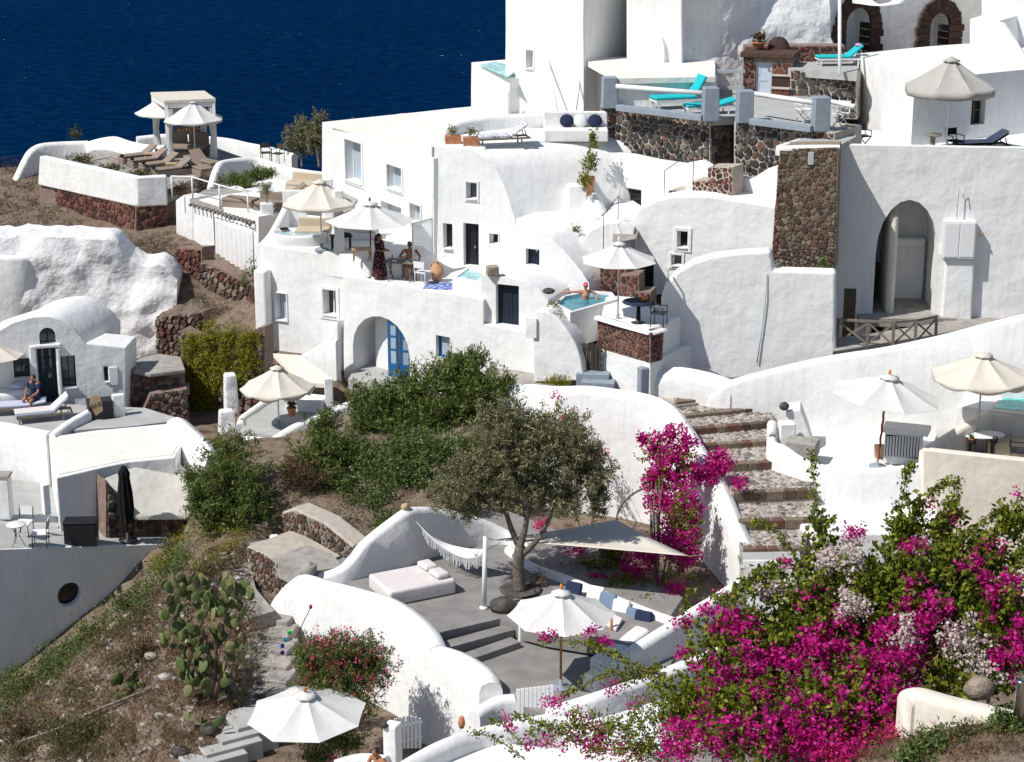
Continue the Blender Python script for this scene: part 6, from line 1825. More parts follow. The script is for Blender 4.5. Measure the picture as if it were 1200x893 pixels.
# hanging plant over the rubble bank
iv = thing('stone_wall', 'rubble wall under the yellow green hanging plant', 'stone wall', P(250, 500, 72))
WIv = Wall((214, 450, 73.6), (306, 450, 72.4))
lumpy_sheet('core', iv, WIv, 212, 384, 310, 520, 0.7, 0.06, M['mortar_red'], 0.35, top=lambda u: 392 + 5 * math.sin(u * 0.2) - (u - 212) * 0.05)
wall_stones(iv.children[-1], WIv, [(214, 392), (308, 390), (308, 510), (214, 505)], 0.26, 0.2, 0.03, 0.16, 'rubble', False)
vb = [(WIv.hit(u, v) + WIv.n * 0.25, (0.5, 0.25, 0.6)) for u, v in ((230, 398), (250, 392), (272, 394), (295, 396), (228, 420), (246, 420), (266, 420), (290, 416), (228, 448), (246, 446), (262, 440), (230, 474), (246, 470), (236, 494), (250, 490), (298, 425), (280, 440))]
plant('hanging_plant', 'yellow green succulent curtain hanging over the rubble wall', 'hanging plant', vb, 26000, 'l_ivy', 0.085, 0.35, 12, 0.10, 0.6, stems=6, stem_r=0.012, up=-0.6)
plant('shrub', 'low green shrubs on the ledge above the hanging plant', 'shrub', [pblob(228, 352, 79.6, 22, 10, .5), pblob(255, 368, 78.6, 16, 10, .5)], 2200, 'l_scrub', 0.10, 0.25, 12, 0.12, stems=5)
plant('shrub', 'dry brown shrub on the ledge beside the tall white block', 'shrub', [pblob(285, 378, 77.6, 22, 12, .5), pblob(300, 350, 78.0, 10, 16, .4)], 1500, 'l_dry', 0.10, 0.2, 12, 0.12, stems=8)
plant('climbing_plant', 'thin green climbing plant in front of the long curtain', 'climbing plant', [pblob(297, 318, 78.6, 12, 20, .3), pblob(285, 325, 78.6, 10, 12, .3)], 500, 'l_cover', 0.10, 0.4, 6, 0.12, stems=8, stem_r=0.012)
# hedges on the upper left terrace
plant('hedge', 'clipped green creeper spilling over the curved inner terrace wall', 'hedge', [pblob(275, 210, 88.6, 20, 7, .5), pblob(300, 206, 88.9, 20, 8, .5), pblob(312, 203, 89, 12, 6, .4), pblob(287, 216, 88.0, 14, 7, .3)], 5500, 'l_oleander', 0.10, 0.45, 12, 0.11, stems=4)
plant('hedge', 'low yellow green hedge inside the corner of the sun terrace parapet', 'hedge', [pblob(95, 186, 93.0, 18, 5, .5), pblob(130, 196, 90.5, 16, 4, .5), pblob(165, 203, 88.5, 14, 4, .5)], 2500, 'l_scrub', 0.10, 0.4, 12, 0.10, stems=4)
plant('hedge', 'mixed green and rust planting below the terrace loungers', 'hedge', [pblob(212, 222, 86.8, 16, 9, .5), pblob(235, 216, 87.4, 8, 12, .4)], 1800, ['l_redscrub'], 0.10, 0.35, 12, 0.10, stems=4)
plant('shrub', 'wispy dry shrub sticking up above the sea wall', 'shrub', [pblob(90, 158, 98, 8, 8), pblob(86, 152, 98, 4, 8)], 350, 'l_scrub', 0.14, 0.2, 8, 0.12, stems=6)
plant('shrub', 'dry shrub behind the white pergola by the sea', 'shrub', [pblob(222, 152, 101.5, 18, 6, .5)], 900, 'l_dry', 0.14, 0.2, 10, 0.14, stems=5)
plant('climbing_plant', 'leafy climbing plant rising out of the tall terracotta pot', 'climbing plant', [pblob(692, 190, 72.0, 9, 16, .25), pblob(695, 165, 72.4, 6, 18, .2), pblob(684, 212, 71.8, 8, 10, .25)], 1300, 'l_boug', 0.09, 0.55, 8, 0.08, stems=6, stem_r=0.012, flowers=[('l_dry', 60, 0.06, 6, 0.05, None)])
plant('grass_tuft', 'yellow green grass tuft at the foot of the curved gate wall', 'grass tuft', [pblob(655, 447, 64.8, 20, 6, .3)], 700, 'l_ivy', 0.14, 0.12, 8, 0.1, stems=0, up=1.2)
plant('shrub', 'green sprig growing from the ledge of the rubble pier', 'shrub', [pblob(955, 318, 66.0, 14, 8, .25), pblob(965, 308, 66.1, 8, 10, .2)], 260, 'l_cover', 0.13, 0.35, 5, 0.12, stems=5, stem_r=0.01)
plant('succulent', 'yellow green succulent behind the curved gate wall', 'succulent', [pblob(648, 362, 66.6, 9, 7, .25), pblob(652, 374, 66.2, 8, 9, .25)], 700, 'l_succ', 0.10, 0.3, 8, 0.07, stems=0, up=0.8)
# bougainvillea
def boug(name, label, green, mag, ng, nf, base=None, fm='f_mag', ls=0.075, fs=0.075, stems=8, extra=None, sr=0.03, group=None):
    t = plant(name, label, 'bougainvillea', green, ng, 'l_boug', ls, 0.6, 12, 0.10, 0.5, base=base, stems=stems, stem_r=sr, group=group,
              flowers=([(fm, nf, fs, 22, 0.085, mag)] if nf else []) + (extra or []))
    return t
bbase = PZ(770, 705, -22.9)
boug('bougainvillea', 'magenta bougainvillea cascading down the rounded white wall beside the stairs',
     [pblob(790, 560, 59.6, 30, 36, .4), pblob(800, 630, 58.4, 26, 60, .5), pblob(785, 690, 57.2, 22, 20, .4), pblob(770, 530, 60.2, 20, 20, .3)],
     [pblob(790, 520, 60.0, 28, 24, .35), pblob(785, 555, 59.6, 34, 26, .4), pblob(800, 600, 58.8, 26, 34, .45), pblob(805, 640, 58.2, 22, 26, .4), pblob(845, 540, 60.0, 16, 12, .3), pblob(756, 515, 60.4, 8, 10, .2), pblob(763, 560, 60.0, 9, 14, .2), pblob(830, 555, 59.8, 18, 12, .3), pblob(865, 565, 59.4, 9, 6, .2), pblob(780, 640, 58.0, 18, 14, .3), pblob(770, 590, 59.2, 16, 18, .3)],
     4200, 10000, bbase, fs=0.095, ls=0.1, stems=14, sr=0.035)
boug('bougainvillea', 'magenta bougainvillea in the planter bed under the shade sail',
     [pblob(690, 668, 58.6, 32, 12, .5), pblob(730, 690, 57.4, 40, 14, .5), pblob(760, 712, 56.4, 26, 12, .4), pblob(720, 650, 58.4, 26, 16, .4)],
     [pblob(745, 662, 58.0, 22, 22, .4), pblob(735, 680, 57.6, 18, 12, .3), pblob(680, 640, 59.4, 9, 8, .3), pblob(700, 682, 57.8, 14, 8, .3), pblob(790, 690, 56.6, 10, 8, .3), pblob(770, 680, 57.2, 8, 6, .2), pblob(715, 640, 58.6, 16, 14, .3), pblob(760, 650, 57.8, 14, 16, .3)], 9500, 3600, PZ(720, 705, -22.9), stems=8)
boug('bougainvillea', 'pink bougainvillea sprays trailing over the white wall behind the olive tree',
     [pblob(662, 490, 63.4, 10, 18, .2), pblob(675, 520, 62.8, 12, 20, .2), pblob(655, 478, 63.6, 8, 6, .2), pblob(640, 488, 63.4, 12, 5, .2)],
     [pblob(652, 464, 63.8, 9, 6, .2), pblob(664, 492, 63.3, 7, 9, .15), pblob(672, 505, 63.0, 8, 7, .15), pblob(700, 528, 62.0, 9, 9, .2), pblob(668, 640, 58.6, 9, 8, .2), pblob(636, 617, 59.4, 10, 6, .2)], 900, 900, P(690, 560, 62.0), fm='f_pink', stems=6, sr=0.015)
# big foreground bougainvillea
gb = [pblob(880, 760, 40.5, 70, 50, 1.0), pblob(980, 720, 40.0, 90, 70, 1.2), pblob(1080, 700, 39.5, 90, 70, 1.2), pblob(1160, 740, 39.0, 70, 70, 1.0), pblob(900, 840, 39.0, 90, 50, 1.0), pblob(1010, 820, 38.6, 80, 50, 1.0), pblob(1130, 790, 38.4, 60, 30, .8), pblob(820, 830, 40.5, 50, 40, .8), pblob(1150, 650, 39.2, 60, 30, .6), pblob(1062, 620, 39.6, 22, 40, .35), pblob(960, 640, 39.8, 20, 40, .3), pblob(1190, 610, 39.2, 30, 24, .4), pblob(1110, 610, 39.4, 26, 24, .3), pblob(900, 690, 40.2, 40, 20, .4)]
mg = [pblob(890, 800, 39.6, 70, 50, .8), pblob(980, 760, 39.0, 60, 36, .8), pblob(1050, 760, 38.6, 50, 44, .8), pblob(1020, 830, 38.2, 70, 40, .8), pblob(920, 850, 38.4, 90, 40, .8), pblob(1080, 720, 38.6, 40, 40, .6), pblob(1170, 690, 38.6, 30, 24, .5), pblob(1180, 760, 38.2, 30, 36, .5), pblob(860, 730, 40.2, 30, 20, .5), pblob(820, 860, 39.4, 50, 30, .6), pblob(1000, 870, 37.8, 60, 20, .6), pblob(950, 700, 39.6, 20, 16, .3), pblob(1140, 660, 38.8, 20, 10, .3)]
wg = [pblob(985, 655, 39.2, 36, 20, .4), pblob(1000, 710, 38.8, 26, 18, .4), pblob(1130, 750, 38.2, 34, 22, .4), pblob(1060, 740, 38.2, 16, 20, .3), pblob(905, 690, 40.0, 22, 10, .3), pblob(1150, 790, 38.0, 24, 22, .4)]
fbase = P(1000, 905, 38.6)
fb = boug('bougainvillea', 'huge bougainvillea in magenta and white bloom at the front', gb, mg, 58000, 0, fbase, ls=0.125, fs=0.058, stems=26, sr=0.03, extra=[('f_mag', 17000, 0.085, 30, 0.075, mg), ('f_white', 3600, 0.075, 24, 0.07, wg), ('f_pink', 1800, 0.055, 20, 0.08, [pblob(1060, 850, 37.6, 50, 14, .4), pblob(1000, 880, 37.6, 60, 12, .4)])])
def shoots(root, specs, leaf='l_boug', ls=0.085, dens=55, fl=None):
    """long arching canes with leaves along them: list of [(u, v, d), ...]"""
    mb = MB(); P_ = []
    for pts in specs:
        c = catmull([P(*q_) for q_ in pts], 8)
        n = len(c)
        mb.tube(c, [0.018 - 0.012 * i / (n - 1) for i in range(n)], 5)
        L2 = sum((c[i + 1] - c[i]).length for i in range(n - 1))
        for k in range(int(L2 * dens)):
            t = RNG.uniform(0.08, 1) * (n - 1); i = min(int(t), n - 2)
            q_ = c[i].lerp(c[i + 1], t - i)
            P_.append((q_.x + RNG.gauss(0, .06), q_.y + RNG.gauss(0, .06), q_.z + RNG.gauss(0, .055)))
    mb.build('cane', M['stem'], root)
    P_ = np.array(P_)
    link('cane_leaves', leaf_mesh('cane_leaves', P_, NR.uniform(.7, 1.25, size=len(P_)) * ls, leaf, aspect=0.7), root)
shoots(fb, [[(985, 720, 39.4), (965, 640, 39.6), (955, 585, 39.8), (952, 530, 40)], [(1050, 680, 39.4), (1055, 610, 39.6), (1062, 560, 39.8), (1068, 545, 40)], [(1060, 660, 39.4), (1075, 600, 39.5), (1100, 570, 39.7), (1117, 565, 39.9)], [(1070, 640, 39.2), (1100, 620, 39.3), (1118, 590, 39.4), (1122, 560, 39.5)],
    [(1080, 680, 39.2), (1130, 630, 39.2), (1170, 600, 39.2), (1225, 570, 39.2)], [(1090, 690, 39), (1150, 640, 39), (1180, 615, 39), (1230, 600, 39)], [(950, 700, 39.8), (930, 650, 40), (905, 620, 40.2), (882, 612, 40.4)], [(930, 700, 39.8), (895, 670, 40), (865, 690, 40.4), (845, 705, 40.8)], [(900, 720, 40), (860, 705, 40.3), (835, 700, 40.6)],
    [(960, 690, 39.8), (925, 660, 40), (900, 665, 40.2)]], dens=150)
# trailing sprays at bottom centre
sb = boug('bougainvillea', 'trailing bougainvillea sprays over the white roofs at the bottom',
     [pblob(740, 790, 43.5, 60, 14, .3), pblob(700, 850, 43.0, 60, 24, .4), pblob(780, 840, 42.5, 60, 34, .5), pblob(640, 855, 43.5, 30, 12, .3), pblob(760, 875, 42.0, 80, 24, .4)],
     [pblob(648, 822, 43.6, 20, 12, .25), pblob(722, 806, 43.4, 10, 9, .2), pblob(745, 824, 43.2, 10, 8, .2), pblob(660, 866, 43.4, 26, 12, .3), pblob(700, 870, 43.0, 20, 20, .3), pblob(740, 880, 42.6, 36, 14, .3), pblob(800, 870, 42, 30, 20, .4), pblob(680, 840, 43.2, 16, 9, .2), pblob(620, 868, 43.6, 8, 6, .2)],
     5600, 2600, P(790, 905, 41.5), ls=0.08, fs=0.06, stems=12, sr=0.015)
shoots(sb, [[(800, 800, 42.4), (770, 790, 42.8), (730, 770, 43.2), (700, 758, 43.6), (665, 752, 44), (632, 752, 44.4)], [(790, 820, 42.4), (740, 780, 43), (700, 760, 43.4), (690, 750, 43.6)], [(780, 790, 42.6), (740, 785, 43), (690, 800, 43.4), (660, 815, 43.6)], [(620, 880, 43.6), (590, 850, 44), (575, 845, 44.2)], [(615, 890, 43.6), (580, 865, 44), (552, 858, 44.2)], [(700, 880, 43), (640, 850, 43.6), (600, 838, 44)], [(820, 780, 42), (800, 720, 42), (812, 690, 42.2)]], dens=90)
p2, _, _ = blob_points([pblob(645, 745, 44.2, 12, 6, .15), pblob(710, 750, 43.6, 12, 6, .15), pblob(690, 740, 43.6, 10, 6, .15), pblob(800, 730, 42, 12, 8, .2), pblob(805, 765, 42, 10, 8, .2), pblob(850, 700, 41, 14, 8, .2), pblob(828, 715, 41.4, 10, 10, .2), pblob(590, 840, 44, 5, 4, .1), pblob(597, 850, 44, 5, 4, .1)], 1100, 14, 0.06, 0.3, spray=False)
tag(link('blossom', leaf_mesh('blossom', p2, NR.uniform(.7, 1.3, size=len(p2)) * 0.065, 'f_mag', aspect=.85, curl=.5), sb), kind='stuff')
p2, _, _ = blob_points([pblob(1000, 625, 39.4, 14, 8, .2), pblob(1090, 590, 39.4, 10, 8, .2), pblob(1118, 607, 39.2, 8, 5, .2), pblob(1160, 640, 38.8, 20, 8, .3), pblob(925, 660, 40, 12, 7, .2), pblob(1070, 640, 39, 18, 12, .3), pblob(1190, 575, 39.2, 6, 4, .2)], 900, 12, 0.06, 0.3, spray=False)
tag(link('blossom', leaf_mesh('blossom', p2, NR.uniform(.7, 1.3, size=len(p2)) * 0.06, 'f_mag', aspect=.85, curl=.5), fb), kind='stuff')
# plants on the near bank, bottom right
plant('shrub', 'grey green weeds on the dry bank below the low foreground wall', 'weeds', [pblob(1130, 870, 36.0, 60, 18, .5), pblob(1080, 885, 35.8, 40, 14, .5), pblob(1180, 850, 35.6, 26, 20, .4)], 6500, 'l_cover', 0.11, 0.4, 12, 0.09, stems=14, stem_r=0.008)
# ------------------------------------------------------------------ prickly pear
pc = thing('prickly_pear', 'large prickly pear cactus with many pads and dry fruit on the slope', 'cactus', on_slope(245, 825))
def pad_mesh():
    mb = MB(); n, m_ = 12, 6
    vs = []
    for i in range(m_ + 1):
        a = math.pi * i / m_
        w = math.sin(a) * (0.42 + 0.10 * math.cos(a)); z = 0.5 - 0.5 * math.cos(a)
        for k in range(n):
            t = 2 * math.pi * k / n
            vs.append((w * math.cos(t), w * 0.17 * math.sin(t), 1 - z))
    mb.add(vs, [(i * n + k, (i + 1) * n + k, (i + 1) * n + (k + 1) % n, i * n + (k + 1) % n) for i in range(m_) for k in range(n)])
    return mb.mesh('pad', M['cactus'])
PAD = pad_mesh()
fr = MB(); fr.blob((0, 0, 0.5), (0.3, 0.3, 0.5), 7, 4); FRUIT = fr.mesh('fruit', M['fruit'])
def cactus(root, spec, rng, scale=0.29, fruit=True):
    """spec: image points (u, v) of chains growing up from base"""
    b = root.location
    d0 = (b.y) 
    for chain in spec:
        prev = None
        for j, (u, v) in enumerate(chain):
            y = d0 + rng.uniform(-0.45, 0.35)
            dd_ = y / (CP + (446.5 - v) / F * SP)
            p = P(u, v, dd_)
            s = scale * rng.uniform(0.8, 1.25)
            o = link('pad', PAD, root)
            o.scale = (s * rng.uniform(.8, 1.05), s, s * rng.uniform(0.95, 1.2))
            o.rotation_euler = (rng.uniform(-.4, .4), rng.uniform(-.7, .7), rng.uniform(-1.4, 1.4))
            o.location = p - WLOC[root] - Vector((0, 0, s * 0.4))
            if fruit and rng.random() < 0.35:
                f = link('fruit', FRUIT, root); f.scale = (0.05, 0.05, 0.07)
                f.location = o.location + Vector((rng.uniform(-.1, .1), -0.03, s * rng.uniform(.85, 1.05)))
rngC = random.Random(3)
spec = []
for k in range(210):
    t = rngC.random(); 
    cx = 236 + 50 * (rngC.random() - .5) * (1.7 if 700 < 690 + t * 130 < 760 else 1.2)
    cy = 678 + 140 * t ** 1.3
    w = 48 if cy < 770 else 26
    spec.append([(238 + rngC.uniform(-w, w) + (8 if cy < 720 else 0), cy)])
cactus(pc, spec, rngC)
tr = MB(); b0 = pc.location
for u, v in ((222, 760), (240, 745), (262, 765), (250, 730)):
    y = b0.y; e = P(u, v, y / (CP + (446.5 - v) / F * SP)); tr.tube([b0 + Vector((0, 0, -.2)), b0.lerp(e, .5) + Vector((.1, 0, 0)), e], [.13, .1, .07], 7)
tr.build('trunk', M['stem'], pc)
pc2 = thing('prickly_pear', 'small prickly pear seedling on the bare slope', 'cactus', on_slope(148, 820))
cactus(pc2, [[(148 + rngC.uniform(-16, 16), 806 + rngC.uniform(-14, 12))] for k in range(16)], rngC, 0.28, False)
pc3 = thing('prickly_pear', 'fallen prickly pear pads among dark rocks beside the white steps', 'cactus', on_slope(240, 850))
cactus(pc3, [[(232 + rngC.uniform(-16, 28), 846 + rngC.uniform(-8, 8))] for k in range(9)], rngC, 0.26, False)
# ------------------------------------------------------------------ ground vegetation on the slope (nobody could count it)
def scatter_px(poly, n, seed=1):
    rg = random.Random(seed); xs_ = [p[0] for p in poly]; ys_ = [p[1] for p in poly]
    out = []
    while len(out) < n:
        x = rg.uniform(min(xs_), max(xs_)); y = rg.uniform(min(ys_), max(ys_))
        if inside(poly, x, y): out.append((x, y))
    return out
def ground_cover(name, label, cat, poly, clumps, per, leaf, size, h=0.25, w=0.25, aspect=0.12, up=1.0, seed=1, d0=45, d1=100):
    C_ = np.array([list(on_slope(u, v, d0, d1)) for u, v in scatter_px(poly, clumps, seed)])
    idx = np.repeat(np.arange(clumps), per)
    pts = C_[idx] + NR.normal(size=(clumps * per, 3)) * np.array([w, w, h * 0.35]) + np.array([0, 0, h * 0.5])
    o = link(name, leaf_mesh(name, pts, NR.uniform(.6, 1.3, size=len(pts)) * size, leaf, aspect=aspect, up=up))
    return tag(o, label, cat, kind='stuff')
for k_, (u, v, r_, lf, lb) in enumerate(((22, 812, 26, 'l_oleander', 'dark green shrub at the lowest visible foot of the shaded wall'), (60, 790, 22, 'l_cover', 'leafy shrub below the porthole at the shaded wall foot'), (104, 752, 17, 'l_oleander', 'dark shrub at the shaded wall foot right of the porthole'), (150, 712, 14, 'l_scrub', 'yellowing shrub where the shaded wall meets the slope'), (196, 668, 18, 'l_ivy', 'yellow green shrub at the upper end of the shaded wall'), (98, 872, 26, 'l_scrub', 'dense olive green shrub on the slope below the pipe'), (20, 868, 24, 'l_redscrub', 'rust brown shrub at the bottom corner of the slope'), (170, 770, 14, 'l_redscrub', 'dry brown shrub left of the large cactus'))):
    p = on_slope(u, v); s = r_ / dscale(p)
    plant('shrub', lb, 'shrub', [(p + Vector((0, 0, s * .5)), (s * 1.1, s * .9, s * .8)), (p + Vector((s * .6, .1, s * .3)), (s * .7, s * .6, s * .5))], 1500, lf, 0.10, 0.32, 12, 0.10, base=p, stems=6, stem_r=.012)
SL = [(0, 893), (0, 815), (90, 770), (150, 720), (215, 660), (270, 640), (300, 720), (290, 800), (240, 860), (230, 893)]
ground_cover('dry_grass', 'dry brown grass and stalks over the bare slope', 'grass', SL, 1100, 26, 'l_dry', 0.17, 0.2, 0.22, 0.10, 1.2, 2)
ground_cover('scrub', 'low green scrub along the foot of the shaded wall', 'scrub', [(0, 800), (0, 850), (50, 820), (110, 770), (170, 715), (230, 655), (205, 640), (150, 700), (90, 750)], 75, 150, ['l_cover'], 0.10, 0.4, 0.24, 0.4, 0.5, 3)
ground_cover('scrub', 'yellowing scrub scattered over the lower slope', 'scrub', [(0, 830), (0, 893), (90, 893), (160, 810), (230, 720), (270, 650), (225, 650), (160, 720), (90, 800)], 110, 90, ['l_scrub'], 0.10, 0.4, 0.22, 0.3, 0.7, 4)
ground_cover('scrub', 'dark scrub at the bottom of the slope beside the pipe', 'scrub', [(60, 893), (75, 860), (120, 850), (140, 893)], 30, 110, ['l_scrub'], 0.08, 0.4, 0.25, 0.25, 0.8, 5)
ground_cover('dry_grass', 'rust coloured dry scrub on the cliff below the sun terrace', 'grass', [(0, 280), (0, 185), (40, 190), (45, 235), (150, 285), (205, 270), (215, 340), (160, 315), (130, 284)], 260, 26, ['l_redscrub'], 0.17, 0.2, 0.35, 0.12, 1.0, 6, 70, 110)
ground_cover('dry_grass', 'straw coloured dry grass on the near bank under the bougainvillea', 'grass', [(830, 893), (860, 870), (1050, 850), (1200, 850), (1200, 893)], 140, 40, ['l_dry'], 0.14, 0.16, 0.16, 0.08, 1.2, 7, 28, 45)
ground_cover('scrub', 'mixed green scrub on the bank beside the stepped path', 'scrub', [(330, 545), (400, 520), (430, 600), (400, 640), (350, 610), (300, 590)], 90, 50, ['l_scrub'], 0.09, 0.22, 0.22, 0.3, 0.6, 8)
ground_cover('scrub', 'green scrub under the big oleander bush', 'scrub', [(205, 640), (230, 610), (300, 620), (270, 650), (230, 680)], 60, 50, ['l_ivy'], 0.08, 0.2, 0.2, 0.35, 0.6, 9)
# loose stones on the slope
rk = MB(); rgk = random.Random(9)
for u, v in scatter_px(SL, 1100, 11):
    p = on_slope(u, v); s = rgk.uniform(0.03, 0.10) * (2.0 if rgk.random() < 0.06 else 1)
    rk.blob(p + Vector((0, 0, s * 0.3)), (s * rgk.uniform(.8, 1.4), s, s * .7), 6, 4, jit=0.2, rng=rgk)
o = rk.build('gravel', M['i_cobble']); tag(o, 'loose pale stones strewn over the slope', 'stones', kind='stuff')
for k_, (u, v, s, mm, lb) in enumerate(((136, 738, 0.22, 'pale_rock', 'pale boulder on the slope above the small cactus'), (150, 726, 0.17, 'pale_rock', 'smaller pale boulder beside the pale boulder on the slope'), (245, 858, 0.22, 'rock', 'black lava rock beside the white steps'), (222, 866, 0.2, 'rock', 'black lava rock below the fallen cactus pads'), (212, 885, 0.22, 'rock', 'black lava rock at the bottom of the slope'), (60, 885, 0.30, 'pale_rock', 'large pale boulder beside the bent pipe'))):
    mb = MB(); mb.blob((0, 0, 0), (s * 1.2, s, s * .8), 9, 6, jit=0.14, rng=rgk); o = mb.build('rock', M[mm]); o.location = on_slope(u, v) + Vector((0, 0, s * .35)); tag(o, lb, 'rock')
# ------------------------------------------------------------------ stepped path on the left
pth = thing('stone_wall', 'rubble stone kerb wall along the stepped cement path', 'stone wall', P(330, 690, 58.6))
WK1 = Wall((290, 660, 59.3), (350, 690, 57.9))
facade('core', WK1, [(289, 640), (310, 650), (348, 672), (322, 706), (318, 716), (300, 690), (290, 665)], 1.0, M['mortar'], pth, (), 0.05, vec=(1.2, 1.4, 0))
wall_stones(pth.children[-1], WK1, [(290, 641), (310, 650), (347, 673), (322, 706), (316, 712), (300, 690)], 0.17, 0.14, 0.03, 0.06, 'rubble', False)
WK2 = Wall((330, 610, 60.6), (412, 645, 59.0))
facade('core', WK2, [(330, 600), (345, 596), (380, 612), (415, 640), (405, 658), (385, 650), (335, 632)], 0.7, M['mortar'], pth, (), 0.05)
wall_stones(pth.children[-1], WK2, [(332, 602), (345, 598), (380, 614), (413, 641), (404, 656), (385, 649), (336, 630)], 0.17, 0.14, 0.03, 0.07, 'rubble', False)
slab('path', [(292, 636), (335, 628), (390, 650), (402, 664), (352, 672), (312, 652)], -22.15, 0.5, M['cement'], kind='structure')
slab('path', [(222, 700), (235, 675), (256, 655), (288, 645), (300, 690), (322, 716), (290, 725), (250, 715)], -22.95, 0.6, M['cement'], kind='structure')
ls = thing('stone_steps', 'worn cement steps descending in shade beside the swooping white wall', 'steps', P(300, 790, 54.5))
for i in range(7):
    u = 316 - i * 0.5; v = 724 + i * 17.5; d_ = 57.0 - i * 0.62
    p = P(u, v, d_)
    BX('step', 'cement', ls, 0.04, p + Vector((-0.05, 0.35, -0.5)), (1.5, 0.95, 1.0), -0.25)
ls2 = thing('stone_steps', 'sunlit white edged steps turning left at the bottom of the slope', 'steps', P(280, 870, 51.2))
for i in range(4):
    p = P(296 - i * 18, 838 + i * 15, 52.0 - i * 0.45)
    BX('step', 'pale_floor', ls2, 0.03, p + Vector((0.1, 0.1, -0.5)), (1.6, 1.1, 1.0), 0.55)
ub = thing('stone_steps', 'grey steps between the oleander bushes below the beige parasol terrace', 'steps', P(325, 560, 63.5))
for i in range(3):
    p = P(326 - i * 2, 546 + i * 14, 64.2 - i * 0.5); BX('step', 'cement', ub, 0.03, p + Vector((0, 0.3, -0.4)), (1.5, 0.9, 0.8), -0.3)
# ------------------------------------------------------------------ beige parasol terrace
bpt = thing('terrace', 'small terrace with curved white walls under the beige parasol', 'terrace', P(340, 510, 67))
Z_BP = zat(497, 68.5)
slab('floor', [(285, 505), (345, 515), (420, 480), (400, 460), (320, 465), (290, 480)], Z_BP, 0.5, M['pale_floor'], bpt)
ribbon('front_wall', [(321, 512, 66.8), (345, 497, 67.2), (375, 484, 67.6), (405, 472, 68.0), (420, 466, 68.2)], 0.35, -22.6, M['white'], bpt, rnd=0.4)
ribbon('left_wall', [(282, 496, 68.2), (284, 488, 69.0), (296, 478, 69.8), (312, 466, 70.8), (318, 455, 71.2)], 0.3, -22.6, M['white'], bpt, rnd=0.4)
ribbon('end_wall', [(279, 510, 67.6), (300, 512, 67.2), (320, 514, 66.9)], 0.4, -22.8, M['white'], bpt, rnd=0.4)
b_ = MB(); p = PZ(360, 480, Z_BP); b_.box(p + Vector((0, 0, 0.25)), (1.4, 0.7, 0.5), -0.3); b_.build('bench', M['white'], bpt, bevel=0.04)
WAw = Wall((318, 440, 71.3), (388, 440, 70.2))
pr = [P(320, 414, 71.6), P(350, 416, 71.6), P(386, 440, 70.2), P(384, 450, 69.9), P(352, 448, 70.0)]
b_ = MB(); b_.add(pr + [q_ - Vector((0, 0, 0.15)) for q_ in pr], [(0, 1, 2, 3, 4), (9, 8, 7, 6, 5)] + [(i, 5 + i, 5 + (i + 1) % 5, (i + 1) % 5) for i in range(5)], 0, False); b_.build('sloping_roof', M['cream'], bpt)
b_ = MB(); p = PZ(386, 482, Z_BP); b_.box(Vector((p.x, p.y, (Z_BP + zat(436, 70.2)) / 2)), (0.3, 0.3, zat(436, 70.2) - Z_BP), 0.1); b_.build('pier', M['white'], bpt, bevel=0.03)
# whitewashed stones left of it
for k_, (u, v, w, hh) in enumerate(((271, 466, 0.5, 1.5), (266, 490, 0.6, 0.9))):
    p = P(u, v + 12, 70.6 - k_); b_ = MB(); b_.box(p + Vector((0, 0, hh / 2 - .2)), (w, 0.5, hh), 0.3, taper=0.85)
    tag(b_.build('whitewashed_block', M['rough_white'], bevel=0.08), ('tall whitewashed block beside the hanging plant', 'short whitewashed block in front of the tall whitewashed block')[k_], 'block')
